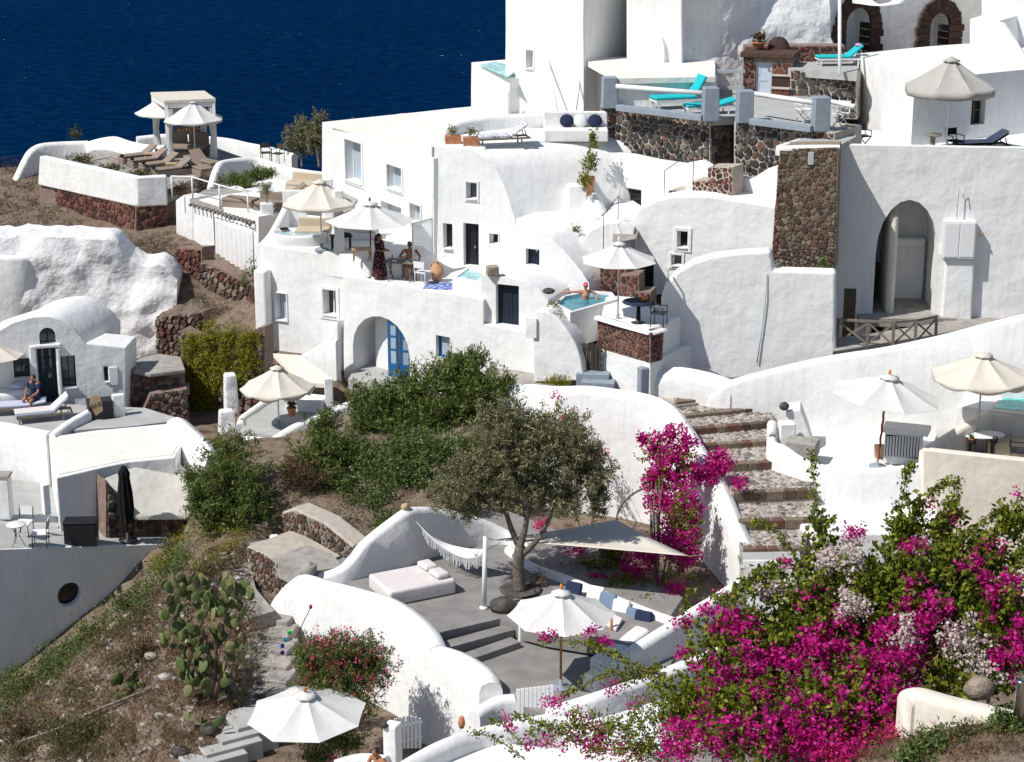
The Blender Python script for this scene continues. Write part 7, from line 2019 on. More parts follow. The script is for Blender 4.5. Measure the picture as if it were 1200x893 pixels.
# ------------------------------------------------------------------ parasols
def parasol(label, base, rim_z, R, rise, cm, pm='white_paint', n=8, valance=0.0, scallop=0.0, tilt=0.0, taz=0.0, fin=None, pr=0.028, group=None, lean=(0, 0), rot=0.2, twist=False, cap=True):
    t = thing('parasol', label, 'parasol', base, rot, group=group)
    H = rim_z - base.z
    K = Matrix.Translation((0, 0, 0)); 
    T = Matrix.Translation((lean[0], lean[1], H)) @ Matrix.Rotation(tilt, 4, Vector((math.cos(taz), math.sin(taz), 0)))
    sub = 6; rad = 6
    def cz_(t_, f): # f: 0 on rib, 1 mid panel
        return rise * (1 - t_) ** 1.12 - 0.035 * R * f * math.sin(math.pi * min(1, t_ * 0.9))
    vs = []; fs = []
    m_ = n * sub
    r0 = 0.12
    for i in range(rad + 1):
        tt = r0 + (1 - r0) * i / rad
        for k in range(m_):
            th = 2 * math.pi * k / m_; ph = (k % sub) / sub; f = math.sin(math.pi * ph)
            q_ = math.cos(math.pi / n) / math.cos(2 * math.pi / n * (ph - 0.5))
            edge = q_ * (1 - 0.02 * f)
            vs.append(T @ Vector((R * tt * edge * math.cos(th), R * tt * edge * math.sin(th), cz_(tt, f))))
    for i in range(rad):
        for k in range(m_):
            fs.append((i * m_ + k, (i + 1) * m_ + k, (i + 1) * m_ + (k + 1) % m_, i * m_ + (k + 1) % m_))
    mb = MB(); mb.add(vs, fs)
    if not cap:
        mb.add([T @ Vector((0, 0, rise * 1.0))] + vs[:m_], [(0, 1 + k, 1 + (k + 1) % m_) for k in range(m_)])
    o = mb.build('canopy', M[cm], t, True, fix=False)
    sd = o.modifiers.new('thick', 'SOLIDIFY'); sd.thickness = 0.008
    ed = o.modifiers.new('edge', 'EDGE_SPLIT'); ed.split_angle = math.radians(14)
    if valance > 0:
        v2 = []
        for j in range(3):
            for k in range(m_):
                th = 2 * math.pi * k / m_; ph = (k % sub) / sub; f = math.sin(math.pi * ph)
                q_ = math.cos(math.pi / n) / math.cos(2 * math.pi / n * (ph - 0.5)) * (1 - 0.02 * f)
                dz = valance * j / 2 * (1 - scallop + scallop * f)
                v2.append(T @ Vector((R * (q_ + 0.006) * math.cos(th), R * (q_ + 0.006) * math.sin(th), cz_(1, f) - dz)))
        mb = MB(); mb.add(v2, [(j * m_ + k, (j + 1) * m_ + k, (j + 1) * m_ + (k + 1) % m_, j * m_ + (k + 1) % m_) for j in range(2) for k in range(m_)])
        o = mb.build('valance', M[cm], t, True, fix=False); sd = o.modifiers.new('thick', 'SOLIDIFY'); sd.thickness = 0.006
    if cap:
        mb = MB(); vv = []
        for i in range(3):
            tt = (0.02, 0.10, 0.19)[i]
            for k in range(n * 2):
                th = 2 * math.pi * k / (n * 2)
                vv.append(T @ Vector((R * tt * math.cos(th), R * tt * math.sin(th), rise * (1 - tt) + 0.05 + (0.03 * (k % 2) if i == 2 else 0))))
        nn = n * 2
        mb.add(vv, [(i * nn + k, (i + 1) * nn + k, (i + 1) * nn + (k + 1) % nn, i * nn + (k + 1) % nn) for i in range(2) for k in range(nn)] + [tuple(range(nn))])
        o = mb.build('vent_cap', M[cm], t, True, fix=False); sd = o.modifiers.new('thick', 'SOLIDIFY'); sd.thickness = 0.006
    top = T @ Vector((0, 0, rise + 0.02))
    mb = MB()
    if twist:
        pts = [Vector((0, 0, 0)).lerp(T @ Vector((0, 0, 0)), i / 24) + Vector((0.012 * math.cos(i * 1.6), 0.012 * math.sin(i * 1.6), 0)) for i in range(25)] + [top]
    else:
        pts = [Vector((0, 0, 0)), T @ Vector((0, 0, 0)), top]
    mb.tube(pts, pr, 8); mb.build('pole', M[pm], t, True)
    for k in range(n):
        th = 2 * math.pi * k / n
        a = T @ Vector((0.03 * math.cos(th), 0.03 * math.sin(th), rise * 0.93)); b = T @ Vector((R * .98 * math.cos(th), R * .98 * math.sin(th), -0.012))
        mid = T @ Vector((R * .5 * math.cos(th), R * .5 * math.sin(th), cz_(.5, 0) - 0.02)); c = T @ Vector((0.03 * math.cos(th), 0.03 * math.sin(th), rise * 0.05))
        mb = MB(); mb.bar(a, mid, 0.014, 0.018); mb.bar(mid, b, 0.014, 0.018); r_ = mb.build('rib', M[pm], t, True)
        mb = MB(); mb.bar(c, mid, 0.012, 0.014); mb.build('strut', M[pm], r_, True)
    mb = MB(); mb.lathe((0, 0, 0), [(0.0, -.05), (0.055, -.05), (0.06, 0), (0.055, .05), (0.0, .05)], 10); hb = mb.build('hub', M[pm], t, True); hb.matrix_local = T @ Matrix.Translation((0, 0, rise * .05))
    if fin:
        mb = MB(); mb.lathe((0, 0, 0), [(0.02, 0), (0.045, .05), (0.05, .09), (0.03, .14), (0.0, .17)], 10); f = mb.build('finial', M[fin], t, True); f.matrix_local = T @ Matrix.Translation((0, 0, rise + 0.03))
    mb = MB(); mb.lathe((0, 0, 0), [(0.26, 0), (0.27, .02), (0.25, .05), (0.06, .07), (0.05, .25), (0.03, .26)], 16); mb.build('base', M['greypaint'], t, True)
    return t
def para_px(label, u, v_rim, rpx, base_v, zf, v_apex, cm, d=None, **kw):
    b = PZ(u, base_v, zf)
    rz_ = vert_z(b, v_rim); s = dscale(Vector((b.x, b.y, rz_)))
    rise = vert_z(b, v_apex) - rz_
    return parasol(label, b, rz_, rpx / s, rise, cm, **kw)
Z_PL = zat(378, 65.6)
para_px('white parasol with vent cap standing half behind another at the white pergola', 197, 131, 36, 178, Z_TL, 110, 'c_white', valance=0.12, scallop=0.4)
para_px('white parasol with vent cap standing over the taupe loungers before the pergola', 229, 139, 36, 187, Z_TL, 117, 'c_white', valance=0.14, scallop=0.4, rot=0.5)
para_px('beige parasol over the hot tub with a white pole', 377, 236, 45, 293, Z_T1 + 0.02, 211, 'c_beige', valance=0.14, rot=0.35)
para_px('white parasol with red wooden pole beside the standing woman', 435, 258, 53, 324, Z_T2 + 0.01, 237, 'c_white', pm='redwood', fin='wood', rot=0.1)
para_px('plain white parasol over the red stone planter terrace and plunge pool', 724, 305, 46, 376, Z_PL, 284, 'c_white', rot=0.4, fin='white_paint')
para_px('stone grey parasol with deep valance on the terrace of the tall arch house', 1108, 101, 54, 180, zRt, 67, 'c_grey', valance=0.30, scallop=0.15, rot=0.25)
para_px('tilted white parasol with twisted wooden pole on the white patio', 1028, 463, 67, 547, Z_PAT, 440, 'c_white', pm='redwood', fin='orange', tilt=0.10, taz=1.2, lean=(0.15, 0), rot=0.15, twist=True, pr=0.035)
para_px('cream parasol with scalloped valance beside the turquoise pool', 1144, 439, 60, 531, -20.08, 414, 'c_cream', pm='grey_paint', valance=0.22, scallop=0.6, rot=0.3)
para_px('white parasol with orange tip and wooden pole on the sunken patio', 657, 720, 64, 806, Z_B, 692, 'c_white', pm='wood', fin='orange', rot=0.05, pr=0.035)
fpz = -25.0
para_px('white parasol with wooden pole beside the pink oleander at the bottom of the picture', 363, 836, 71, 935, fpz, 812, 'c_white', pm='wood', fin='wood', rot=0.3, pr=0.035, tilt=0.06, taz=-0.8)
para_px('beige scalloped parasol over the small curved terrace', 327, 453, 44, 500, Z_BP, 429, 'c_beige', valance=0.22, scallop=0.7, rot=0.2)
para_px('cream parasol half outside the left edge beside the arch gabled house', -6, 416, 40, 474, Z_BAR, 397, 'c_beige', rot=0.3)
# closed black parasol
t = thing('parasol', 'closed black parasol standing before the low white house', 'parasol', PZ(150, 634, ZL(150)))
zt = vert_z(t.location, 546) - t.location.z
b_ = MB(); b_.tube([(0, 0, 0), (0, 0, zt)], 0.03, 8); b_.build('pole', M['iron'], t, True)
vs = []; n = 32
prof = [(0.05, zt), (0.12, zt - .12), (0.17, zt - .25), (0.15, zt - .4), (0.20, zt - .9), (0.22, zt - 1.4), (0.19, zt - 1.75), (0.23, zt - 1.9)]
for r_, z_ in prof:
    for k in range(n):
        th = 2 * math.pi * k / n; rr = r_ * (1 + 0.22 * math.sin(th * 8 + z_))
        vs.append((rr * math.cos(th), rr * math.sin(th), z_))
b_ = MB(); b_.add(vs, [(i * n + k, (i + 1) * n + k, (i + 1) * n + (k + 1) % n, i * n + (k + 1) % n) for i in range(len(prof) - 1) for k in range(n)] + [tuple(range(n))]); b_.build('folded_canopy', M['c_black'], t, True)
b_ = MB(); b_.lathe((0, 0, 0), [(0.3, 0), (0.3, .06), (0.05, .08), (0.05, .3), (0.03, .3)], 14); b_.build('base', M['iron'], t, True)
# ------------------------------------------------------------------ loungers
def lounger(label, fm, cm, ang=38, towel=None, pillow=None, group=None, solid=False):
    """foot at -x, head at +x, length 1.95"""
    t = thing('lounger', label, 'lounger', (0, 0, 0), group=group)
    a = math.radians(ang)
    bl = 0.72; hx = 0.27; zz = 0.30
    b_ = MB()
    if solid:
        b_.box((-0.02, 0, 0.14), (1.9, 0.66, 0.26)); b_.build('base', M[fm], t, True, bevel=0.03)
    else:
        for y in (-0.29, 0.29): b_.box((0, y, 0.25), (1.92, 0.05, 0.07))
        for x in (-0.93, -0.3, 0.27, 0.93): b_.box((x, 0, 0.25), (0.05, 0.53, 0.05))
        b_.build('frame', M[fm], t, True)
        for x in (-0.86, 0.62):
            for y in (-0.29, 0.29):
                b2 = MB(); b2.box((x, y, 0.107), (0.05, 0.05, 0.215)); b2.build('leg', M[fm], t, True)
    BL('seat_cushion', cm, t, 0.03, (-0.35, 0, zz + 0.04), (1.24, 0.62, 0.09))
    R = Matrix.Rotation(-a, 3, 'Y')
    BL('back_cushion', cm, t, 0.03, Vector((hx, 0, zz + 0.04)) + R @ Vector((bl / 2 - 0.02, 0, 0)), (bl, 0.62, 0.09), rot=R)
    b_ = MB()
    e = Vector((hx, 0, zz)) + R @ Vector((bl * .75, 0, -0.05))
    for y in (-0.25, 0.25):
        b_ = MB(); b_.bar((e.x, y, e.z), (e.x + 0.1, y, 0.24), 0.03, 0.03); b_.build('back_strut', M[fm], t, True)
    if towel:
        b_ = MB(); b_.box(Vector((hx, 0, zz + 0.10)) + R @ Vector((bl / 2, 0, 0)), (bl + .02, 0.60, 0.025), rot=R); b_.box((-0.35, 0, zz + 0.10), (1.26, 0.60, 0.025)); b_.build('towel', M[towel], t, True, bevel=0.01)
    if pillow:
        b_ = MB(); b_.blob(Vector((hx, 0, zz + 0.12)) + R @ Vector((bl * .75, 0, 0)), (0.12, 0.24, 0.07), 10, 6); b_.build('head_pillow', M[pillow], t, True)
    return t
GL = 'taupe loungers on the sun terrace'
lo = lounger('taupe cushioned lounger in the row of four on the sun terrace', 'c_taupe', 'c_taupe', 34, None, None, GL, True)
spots = [(163, 189), (175, 194), (188, 199), (203, 205)]
for i, (u, v) in enumerate(spots):
    o = lo if i == 0 else copy_tree(lo)
    place(o, PZ(u, v, Z_TL), 0.62, 'taupe cushioned lounger, ' + ('the one nearest the wavy white wall', 'second from the wavy white wall', 'third from the wavy white wall', 'last of the row, beside the railing')[i])
lo2 = copy_tree(lo); place(lo2, PZ(232, 203, Z_TL), 2.2, 'taupe lounger turned away from the row, beside the end lounger', 'taupe loungers by the pergola')
lo3 = copy_tree(lo); place(lo3, PZ(240, 196, Z_TL), 2.3, 'taupe lounger turned away from the row, close to the pergola post', 'taupe loungers by the pergola')
for k_, (u, v) in enumerate(((143, 184), (155, 188), (168, 192), (180, 198))):
    b_ = MB(); b_.blob((0, 0, 0.06), (0.10, 0.16, 0.07), 8, 6); o = b_.build('towel_roll', M['c_black']); o.location = PZ(u, v, Z_TL + 0.42); tag(o, 'dark rolled towel on the ' + ('lounger nearest the wavy wall', 'second lounger from the wavy wall', 'third lounger from the wavy wall', 'last lounger beside the railing')[k_], 'towel', 'rolled towels on the loungers')
for k_, (u, v) in enumerate(((176, 190), (201, 202))):
    t = thing('side_table', ('tan side table between the first two taupe loungers by the wavy wall', 'tan side table beside the last taupe lounger')[k_], 'table', PZ(u, v, Z_TL), group='side tables of the loungers')
    BL('table_top', 'tan_wood', t, 0, (0, 0, 0.42), (0.5, 0.4, 0.05))
    for x in (-.2, .2):
        for y in (-.15, .15): BL('leg', 'tan_wood', t, 0, (x, y, 0.2), (0.05, 0.05, 0.39))
# taupe sofas on the curtain house roof
def sofa(label, L2, m, cm=None, group=None, back=True):
    t = thing('sofa', label, 'sofa', (0, 0, 0), group=group)
    BL('base', m, t, 0.03, (0, 0, 0.14), (L2, 0.8, 0.28))
    b_ = MB(); b_.box((0, -0.04, 0.36), (L2 - .04, 0.74, 0.16)); b_.build('seat_cushion', M[cm or m], t, True, bevel=0.05)
    if back: b_ = MB(); b_.box((0, 0.36, 0.48), (L2, 0.16, 0.55)); b_.build('backrest', M[cm or m], t, True, bevel=0.05)
    return t
place(sofa('low taupe sofa at the railing of the curtain house roof', 1.5, 'c_taupe', back=False), PZ(283, 243, Z_CT), -0.4)
place(sofa('low taupe sofa behind the square white planter', 1.6, 'c_taupe'), PZ(322, 248, Z_CT), -0.3)
l4 = copy_tree(lo); place(l4, PZ(335, 236, Z_CT), 0.3, 'taupe lounger raised behind the square planter on the curtain house roof', 'roof loungers'); 
place(sofa('sand coloured sofa at the far wall behind the beige parasol', 1.6, 'c_sand'), PZ(358, 224, Z_CT + .1), -0.4)
t = thing('planter', 'square white planter with a small olive tree on the roof', 'planter', PZ(313, 253, Z_CT))
BL('pot', 'white_paint', t, 0.02, (0, 0, 0.27), (0.5, 0.5, 0.54), 0.2)
bl_ = [(t.location + Vector((0, 0, 1.15)), (0.32, 0.32, 0.30))]
pts, cc, dd = blob_points(bl_, 700, 8, 0.07); link('crown', leaf_mesh('crown', pts, NR.uniform(.7, 1.2, size=len(pts)) * .09, 'l_olive', aspect=.3), t)
b_ = MB(); b_.tube([(0, 0, 0.5), (0.02, 0, 0.8), (0, 0, 1.1)], [0.025, 0.02, 0.01], 6); b_.build('trunk', M['bark'], t, True)
# turquoise loungers
place(lounger('white lounger with turquoise towel and raised back behind the rail', 'white_paint', 'c_turq', 60), PZ(800, 126, zU + .03), 0.3, scale=1.25)
place(lounger('white lounger with turquoise towel lying flat beside the grey pier', 'white_paint', 'c_turq', 14), PZ(832, 133, zU + .03), 0.25)
place(lounger('lounger with turquoise towel and pink printed back on the sun deck', 'white_paint', 'c_turq', 40, None, 'c_pink'), PZ(985, 76, zD2 + .03), 0.12)
place(lounger('lounger with blue printed cushion on the vaulted house terrace', 'grey_wood', 'c_print', 36), PZ(590, 169, Z_LT + .03), 0.25)
# bar terrace loungers
place(lounger('lounger with pale lilac towel and grey back on the bar terrace', 'grey_wood', 'c_pale', 40, 'c_lilac'), PZ(52, 492, Z_BAR), 0.35)
place(lounger('pale blue lounger mattress where the man in the dark shirt sits', 'grey_wood', 'c_pale', 8), PZ(22, 484, Z_BAR), 0.2)
# ------------------------------------------------------------------ pergola by the sea
pg = thing('pergola', 'white square pergola with tied curtains above the sea', 'pergola', PZ(215, 180, Z_TL))
cs = [PZ(198, 189, Z_TL), PZ(253, 186, Z_TL), PZ(241, 176, Z_TL), PZ(183, 178, Z_TL)]
hp = 2.75
for c in cs:
    BX('post', 'white_paint', pg, 0, c + Vector((0, 0, hp / 2)), (0.16, 0.16, hp))
for i in range(4):
    b_ = MB(); b_.bar(cs[i] + Vector((0, 0, hp - .1)), cs[(i + 1) % 4] + Vector((0, 0, hp - .1)), 0.14, 0.2); b_.build('beam', M['white_paint'], pg)
ctr = sum(cs, Vector()) / 4
rf = [ctr + (c - ctr) * 1.08 + Vector((0, 0, hp + .02)) for c in cs]
b_ = MB(); b_.prism(rf, (0, 0, 0.14)); b_.build('roof', M['c_cream'], pg)
for i, c in enumerate(cs):
    b_ = MB(); prof = [(0.15, hp - .25), (0.17, hp - .8), (0.10, hp * .5), (0.07, hp * .42), (0.13, 0.5), (0.17, 0.05)]
    vs = []; n = 24
    for r_, z_ in prof:
        for k in range(n):
            th = 2 * math.pi * k / n; rr = r_ * (1 + .18 * math.sin(th * 7)); vs.append(c + Vector((rr * math.cos(th) + (0.12 if i in (0, 3) else -0.12), rr * .6 * math.sin(th), z_)))
    b_.add(vs, [(j * n + k, (j + 1) * n + k, (j + 1) * n + (k + 1) % n, j * n + (k + 1) % n) for j in range(len(prof) - 1) for k in range(n)]); b_.build('curtain', M['c_white'], pg)
db = thing('daybed', 'brown daybed with two back cushions inside the white pergola', 'daybed', ctr)
BL('base', 'dark_wood', db, .03, (0, 0.1, 0.2), (2.1, 1.6, 0.4), -0.05)
BL('mattress', 'c_taupe', db, .05, (0, 0.0, 0.47), (2.0, 1.5, 0.16), -0.05)
for x in (-.52, .52): BL('back_cushion', 'c_taupe', db, .06, (x, 0.72, 0.75), (0.98, 0.2, 0.55), -0.05)
# chairs by the sea wall
def chair(label, fm, sm, group=None, arms=True, director=False):
    t = thing('chair', label, 'chair', (0, 0, 0), group=group)
    if director:
        for y in (-.24, .24):
            b_ = MB(); b_.bar((-.22, y, 0), (.22, y, .45), .03, .03); b_.bar((.22, y + .001, 0), (-.22, y + .001, .45), .03, .03); b_.build('leg', M[fm], t, True)
    else:
        for x in (-.22, .22):
            for y in (-.22, .22): b_ = MB(); b_.tube([(x, y, 0), (x * .95, y * .95, .45)], .016, 6); b_.build('leg', M[fm], t, True)
    BL('seat', sm, t, .01, (0, 0, .46), (.48, .48, .035))
    for x in (-.22, .22): b_ = MB(); b_.bar((x, .22, .45), (x, .27, .90), .025, .025); b_.build('back_post', M[fm], t, True)
    BL('backrest', sm, t, 0, (0, .265, .76), (.44, .025, .24))
    if arms:
        for x in (-.24, .24): b_ = MB(); b_.box((x, 0, .66), (.04, .46, .025)); b_.bar((x, -.2, .45), (x, -.2, .66), .025, .025); b_.build('armrest', M[fm], t, True)
    return t
c1 = chair('dark rattan armchair beside the white sea wall', 'iron', 'rattan', 'armchairs by the sea wall'); place(c1, PZ(312, 190, Z_TL), 0.3)
c2 = copy_tree(c1); place(c2, PZ(326, 191, Z_TL), -0.5, 'dark rattan armchair next to the bushy olive tree')
# ------------------------------------------------------------------ hot tub
ht = thing('hot_tub', 'oval whirlpool tub with white rim under the beige parasol', 'hot tub', PZ(350, 284, Z_T1 + .02))
b_ = MB()
def ell(a, b, z, n=28): return [(a * math.cos(2 * math.pi * k / n), b * math.sin(2 * math.pi * k / n), z) for k in range(n)]
R1 = [ell(1.05, .75, 0), ell(1.1, .8, .34), ell(1.06, .76, .40), ell(.92, .62, .40), ell(.86, .56, .30)]
vs = [q_ for r_ in R1 for q_ in r_]; n = 28
b_.add(vs, [(i * n + k, i * n + (k + 1) % n, (i + 1) * n + (k + 1) % n, (i + 1) * n + k) for i in range(4) for k in range(n)]); b_.build('shell', M['alu'], ht, True)
b_ = MB(); b_.add(ell(.90, .60, .31), [tuple(range(28))], 0, False); b_.build('water', M['jacuzzi'], ht, True)
BL('headrest', 'c_black', ht, .02, (-.7, .35, .42), (.3, .2, .05), .5)
ht.rotation_euler = (0, 0, -0.25)
# furniture behind on the upper terrace
wl_ = thing('screen_wall', 'white screen wall with shelf niches behind the hot tub', 'wall', PZ(370, 275, Z_T1))
for u, v, w, hh in ((345, 270, 0.9, 1.5), (385, 272, 0.35, 2.0), (412, 284, 0.6, 1.3)):
    p = PZ(u, v, Z_T1); BX('panel', 'white', wl_, .04, p + Vector((0, 0.4, hh / 2)), (w, .2, hh), 0.05)
for v in (232, 250):
    p = PZ(366, 268, Z_T1); BX('shelf', 'white', wl_, 0, Vector((p.x, p.y + .5, vert_z(p, v))), (.8, .3, .06))
place(sofa('cream sofa with loose cushions on the hot tub terrace', 1.3, 'white_paint', 'c_sand'), PZ(366, 283, Z_T1 + .02) + Vector((0, .4, 0)), -0.1)
t = thing('table', 'small dark table with a purple cloth beside the hot tub terrace', 'table', PZ(400, 292, Z_T1 + .02))
BL('table_top', 'dark_wood', t, 0, (0, 0, .5), (.8, .5, .04), .2)
for x in (-.33, .33):
    for y in (-.2, .2): BL('leg', 'dark_wood', t, 0, (x, y, .24), (.05, .05, .47), .2)
b_ = MB(); b_.blob((.05, 0, .56), (.34, .22, .08), 12, 6, jit=.12); o = b_.build('folded_cloth', M['c_navy']); o.location = t.location; tag(o, 'dark purple cloth heaped on the small dark table', 'cloth')
t = thing('table', 'tan wooden stool table behind the standing woman', 'table', PZ(424, 305, Z_T1 + .02))
BL('table_top', 'tan_wood', t, 0, (0, 0, .42), (.7, .45, .05), .1)
for x in (-.28, .28):
    for y in (-.16, .16): BL('leg', 'tan_wood', t, 0, (x, y, .2), (.06, .06, .39), .1)
place(sofa('white sofa with cream back cushions under the white parasol', 1.6, 'white_paint', 'c_cream'), PZ(418, 282, Z_T1 + .02) + Vector((0, .5, 0)), 0.0)
# lattice screen, amphora, rug
lt = thing('lattice_screen', 'white diamond lattice screen at the end of the dining terrace', 'lattice screen', P(495, 310, 71.2))
WLt = Wall((482, 280, 71.0), (508, 280, 72.0))
a, b = WLt.sz(WLt.hit(483, 280))[0], WLt.sz(WLt.hit(507, 280))[0]; z1 = WLt.hit(495, 258).z; z0 = WLt.hit(495, 300).z
fr_ = MB(); frame_ring(fr_, WLt, a, b, z0, z1, 0.02, .05, .04); fr_.build('frame', M['white_paint'], lt)
wdt, hgt = b - a, z1 - z0
for k in range(-14, 16):
    for sg in (1, -1):
        x0_ = k * 0.11; pts = []
        y0_, y1_ = 0.0, hgt
        xa, xb = x0_, x0_ + sg * hgt
        # clip to the frame
        def cl(xa, xb):
            t0, t1 = 0.0, 1.0; dx = xb - xa
            if abs(dx) < 1e-6: return None
            ta, tb_ = (0 - xa) / dx, (wdt - xa) / dx
            if ta > tb_: ta, tb_ = tb_, ta
            t0 = max(t0, ta); t1 = min(t1, tb_)
            return (t0, t1) if t1 - t0 > .05 else None
        r_ = cl(xa, xb)
        if not r_: continue
        q0 = WLt.at(a + xa + (xb - xa) * r_[0], z0 + hgt * r_[0], 0.0 + .006 * sg); q1 = WLt.at(a + xa + (xb - xa) * r_[1], z0 + hgt * r_[1], .006 * sg)
        b_ = MB(); b_.bar(q0, q1, .012, .035, up=WLt.n.cross(q1 - q0).normalized() if False else (0, 0, 1)); b_.build('slat', M['white_paint'], lt)
PB('base_wall', 'white', lt, WLt, (482, 300, 508, 332), 0.05, 0.2, bevel=.03)
am = thing('amphora', 'big round clay amphora leaning in the corner of the dining terrace', 'amphora', PZ(512, 330, Z_T2 + .012))
b_ = MB(); b_.lathe((0, 0, 0), [(.07, 0), (.16, .05), (.26, .2), (.28, .36), (.24, .5), (.14, .62), (.08, .67), (.07, .73), (.10, .76), (.08, .76)], 20); b_.build('body', M['amphora'], am, True)
for s_ in (-1, 1):
    b_ = MB(); b_.tube([(s_ * .08, 0, .71), (s_ * .16, 0, .71), (s_ * .2, 0, .62), (s_ * .17, 0, .55)], .02, 6); b_.build('handle', M['amphora'], am, True)
p = PZ(520, 335, Z_T2 + .03); b_ = MB(); b_.box((0, 0, 0), (1.3, 1.0, .02)); o = b_.build('rug', M['rug']); o.location = p; o.rotation_euler = (0, 0, -.2); tag(o, 'blue patterned rug on the dining terrace beside the plunge pool', 'rug')
# dining table set
dt = thing('table', 'small dining table with folding legs laid for a meal', 'table', PZ(470, 329, Z_T2 + .012))
BL('table_top', 'grey_wood', dt, .01, (0, 0, .72), (1.1, .65, .035))
for x in (-.4, .4):
    b_ = MB(); b_.bar((x, -.25, 0), (x, .25, .7), .03, .03); b_.bar((x + .02, .25, 0), (x + .02, -.25, .7), .03, .03); b_.build('leg', M['iron'], dt, True)
dt.rotation_euler = (0, 0, -.25)
for k_, (dx, dy, r_, hh, mm, nm, lb) in enumerate(((-.35, .1, .03, .2, 'pale_glass', 'bottle', 'clear bottle on the dining table'), (-.2, -.12, .1, .03, 'white_paint', 'plate', 'white plate on the dining table near the woman'), (.05, .12, .07, .12, 'tan_wood', 'bread_basket', 'tan bread basket on the dining table'), (.28, -.08, .1, .03, 'white_paint', 'plate', 'white plate on the dining table near the seated man'), (.4, .12, .03, .12, 'alu', 'glass', 'drinking glass on the dining table'))):
    b_ = MB(); b_.lathe((0, 0, 0), [(r_ * .8, 0), (r_, hh * .3), (r_, hh * .7), (r_ * .6, hh), (r_ * .3, hh)], 12); o = b_.build(nm, M[mm]); R = Matrix.Rotation(-.25, 3, 'Z'); o.location = dt.location + R @ Vector((dx, dy, .738)); tag(o, lb, nm.replace('_', ' '))
fc = chair('white folding chair beside the amphora', 'alu', 'white_paint', None, False); place(fc, PZ(496, 333, Z_T2 + .012), 2.6)
# ------------------------------------------------------------------ pots
def pot(label, base, r, h, plantn=0, leaf='l_succ', box=False, m='terracotta', ls=.09):
    t = thing('plant_pot', label, 'plant pot', base)
    b_ = MB()
    if box: b_.box((0, 0, h / 2), (r * 2.4, r * 1.5, h), .1, taper=1.05); b_.build('pot', M[m], t, True, bevel=.01)
    else: b_.lathe((0, 0, 0), [(r * .7, 0), (r * .95, h * .8), (r * 1.1, h * .82), (r * 1.1, h), (r * .9, h), (r * .85, h * .9)], 16); b_.build('pot', M[m], t, True)
    if plantn:
        pts, _, _ = blob_points([(base + Vector((0, 0, h + r * .7)), (r * 1.1, r * 1.0, r * .9))], plantn, 6, r * .25); link('plant', leaf_mesh('plant', pts, NR.uniform(.7, 1.2, size=len(pts)) * ls, leaf, aspect=.35, up=.8), t)['kind'] = 'stuff'
    return t
pot('terracotta trough of succulents at the terrace edge, beside the parapet end', PZ(531, 168, Z_LT + .02), .24, .30, 220, box=True)
pot('terracotta trough of succulents beside the lounger with printed cushion', PZ(552, 170, Z_LT + .02), .24, .30, 220, box=True)
tp = PZ(689, 246, -15.2); pot('tall terracotta pot of the climbing plant behind the white plinth', tp, .22, 1.25)
pot('small terracotta pot with a green plant on the white roof field', P(674, 284, 70.6), .2, .3, 200, 'l_cover')
pot('small terracotta pot below the other on the white roof', P(675, 300, 70.6), .17, .4, 160, 'l_succ')
pot('clay pot with a red and green plant on the dark red hut', P(889, 55, 77.4), .28, .2, 500, 'l_redscrub', ls=.12)
pot('clay pot with brown dried flowers on the beige parasol terrace', PZ(342, 487, Z_BP + .45), .16, .3, 240, 'l_dry', ls=.12)
pot('small dark potted plant on the cream terrace table', PZ(1138, 518, -19.35), .09, .12, 120, 'l_cover', ls=.08)
b_ = MB(); p = P(577, 317, 68.2); b_.box(p, (.42, .35, .34), .2); o = b_.build('stone_block', M['pale_rock'], bevel=.05); tag(o, 'rough brown stone block on the corner of the plunge pool', 'stone')
b_ = MB(); p = P(643, 341, 67.4); b_.blob(p, (.22, .16, .11), 12, 8); o = b_.build('dark_stone', M['rock']); tag(o, 'dark oval stone on the white ledge left of the bather', 'stone')
b_ = MB(); p = P(919, 476, 61.9); b_.blob(p, (.16, .14, .14), 12, 8); o = b_.build('lava_ball', M['rock']); tag(o, 'round black lava stone on top of the white wedge', 'stone')
t = thing('table', 'round dark blue table laid under the pool parasol', 'table', PZ(748, 378, -17.235))
b_ = MB(); b_.lathe((0, 0, 0), [(.52, .68), (.55, .70), (.53, .73)], 20); b_.build('table_top', M['c_navy'], t, True)
b_ = MB(); b_.lathe((0, 0, 0), [(.25, 0), (.08, .05), (.06, .68)], 10); b_.build('pedestal', M['iron'], t, True)
b_ = MB(); b_.blob(t.location + Vector((.2, 0, .82)), (.12, .12, .09), 10, 6, jit=.1); tag(b_.build('fruit_bowl', M['orange']), 'orange fruit heap on the round dark blue table', 'fruit')
place(chair('black metal chair between the round table and the curved plain wall', 'iron', 'iron', None, True), PZ(772, 382, -17.235), 1.2)
# ------------------------------------------------------------------ wooden fence before the big arch
wf = thing('wooden_fence', 'weathered wooden fence with crossed braces before the great arch', 'fence', P(1030, 400, 66.4))
zf_ = zat(404, 66.4)
fp = [PZ(u, v, zf_) for u, v in ((981, 404), (1016, 406), (1046, 407), (1072, 405), (1096, 400))]
for p in fp: BX('post', 'grey_wood', wf, 0, p + Vector((0, 0, .45)), (.09, .09, .95))
for a, b in zip(fp, fp[1:]):
    b_ = MB(); b_.bar(a + Vector((0, 0, .88)), b + Vector((0, 0, .88)), .06, .08); b_.build('rail', M['grey_wood'], wf)
    b_ = MB(); b_.bar(a + Vector((0, 0, .1)), b + Vector((0, 0, .82)), .03, .06); b_.build('brace', M['grey_wood'], wf)
    b_ = MB(); b_.bar(a + Vector((0, -.035, .82)), b + Vector((0, -.035, .1)), .03, .06); b_.build('brace', M['grey_wood'], wf)
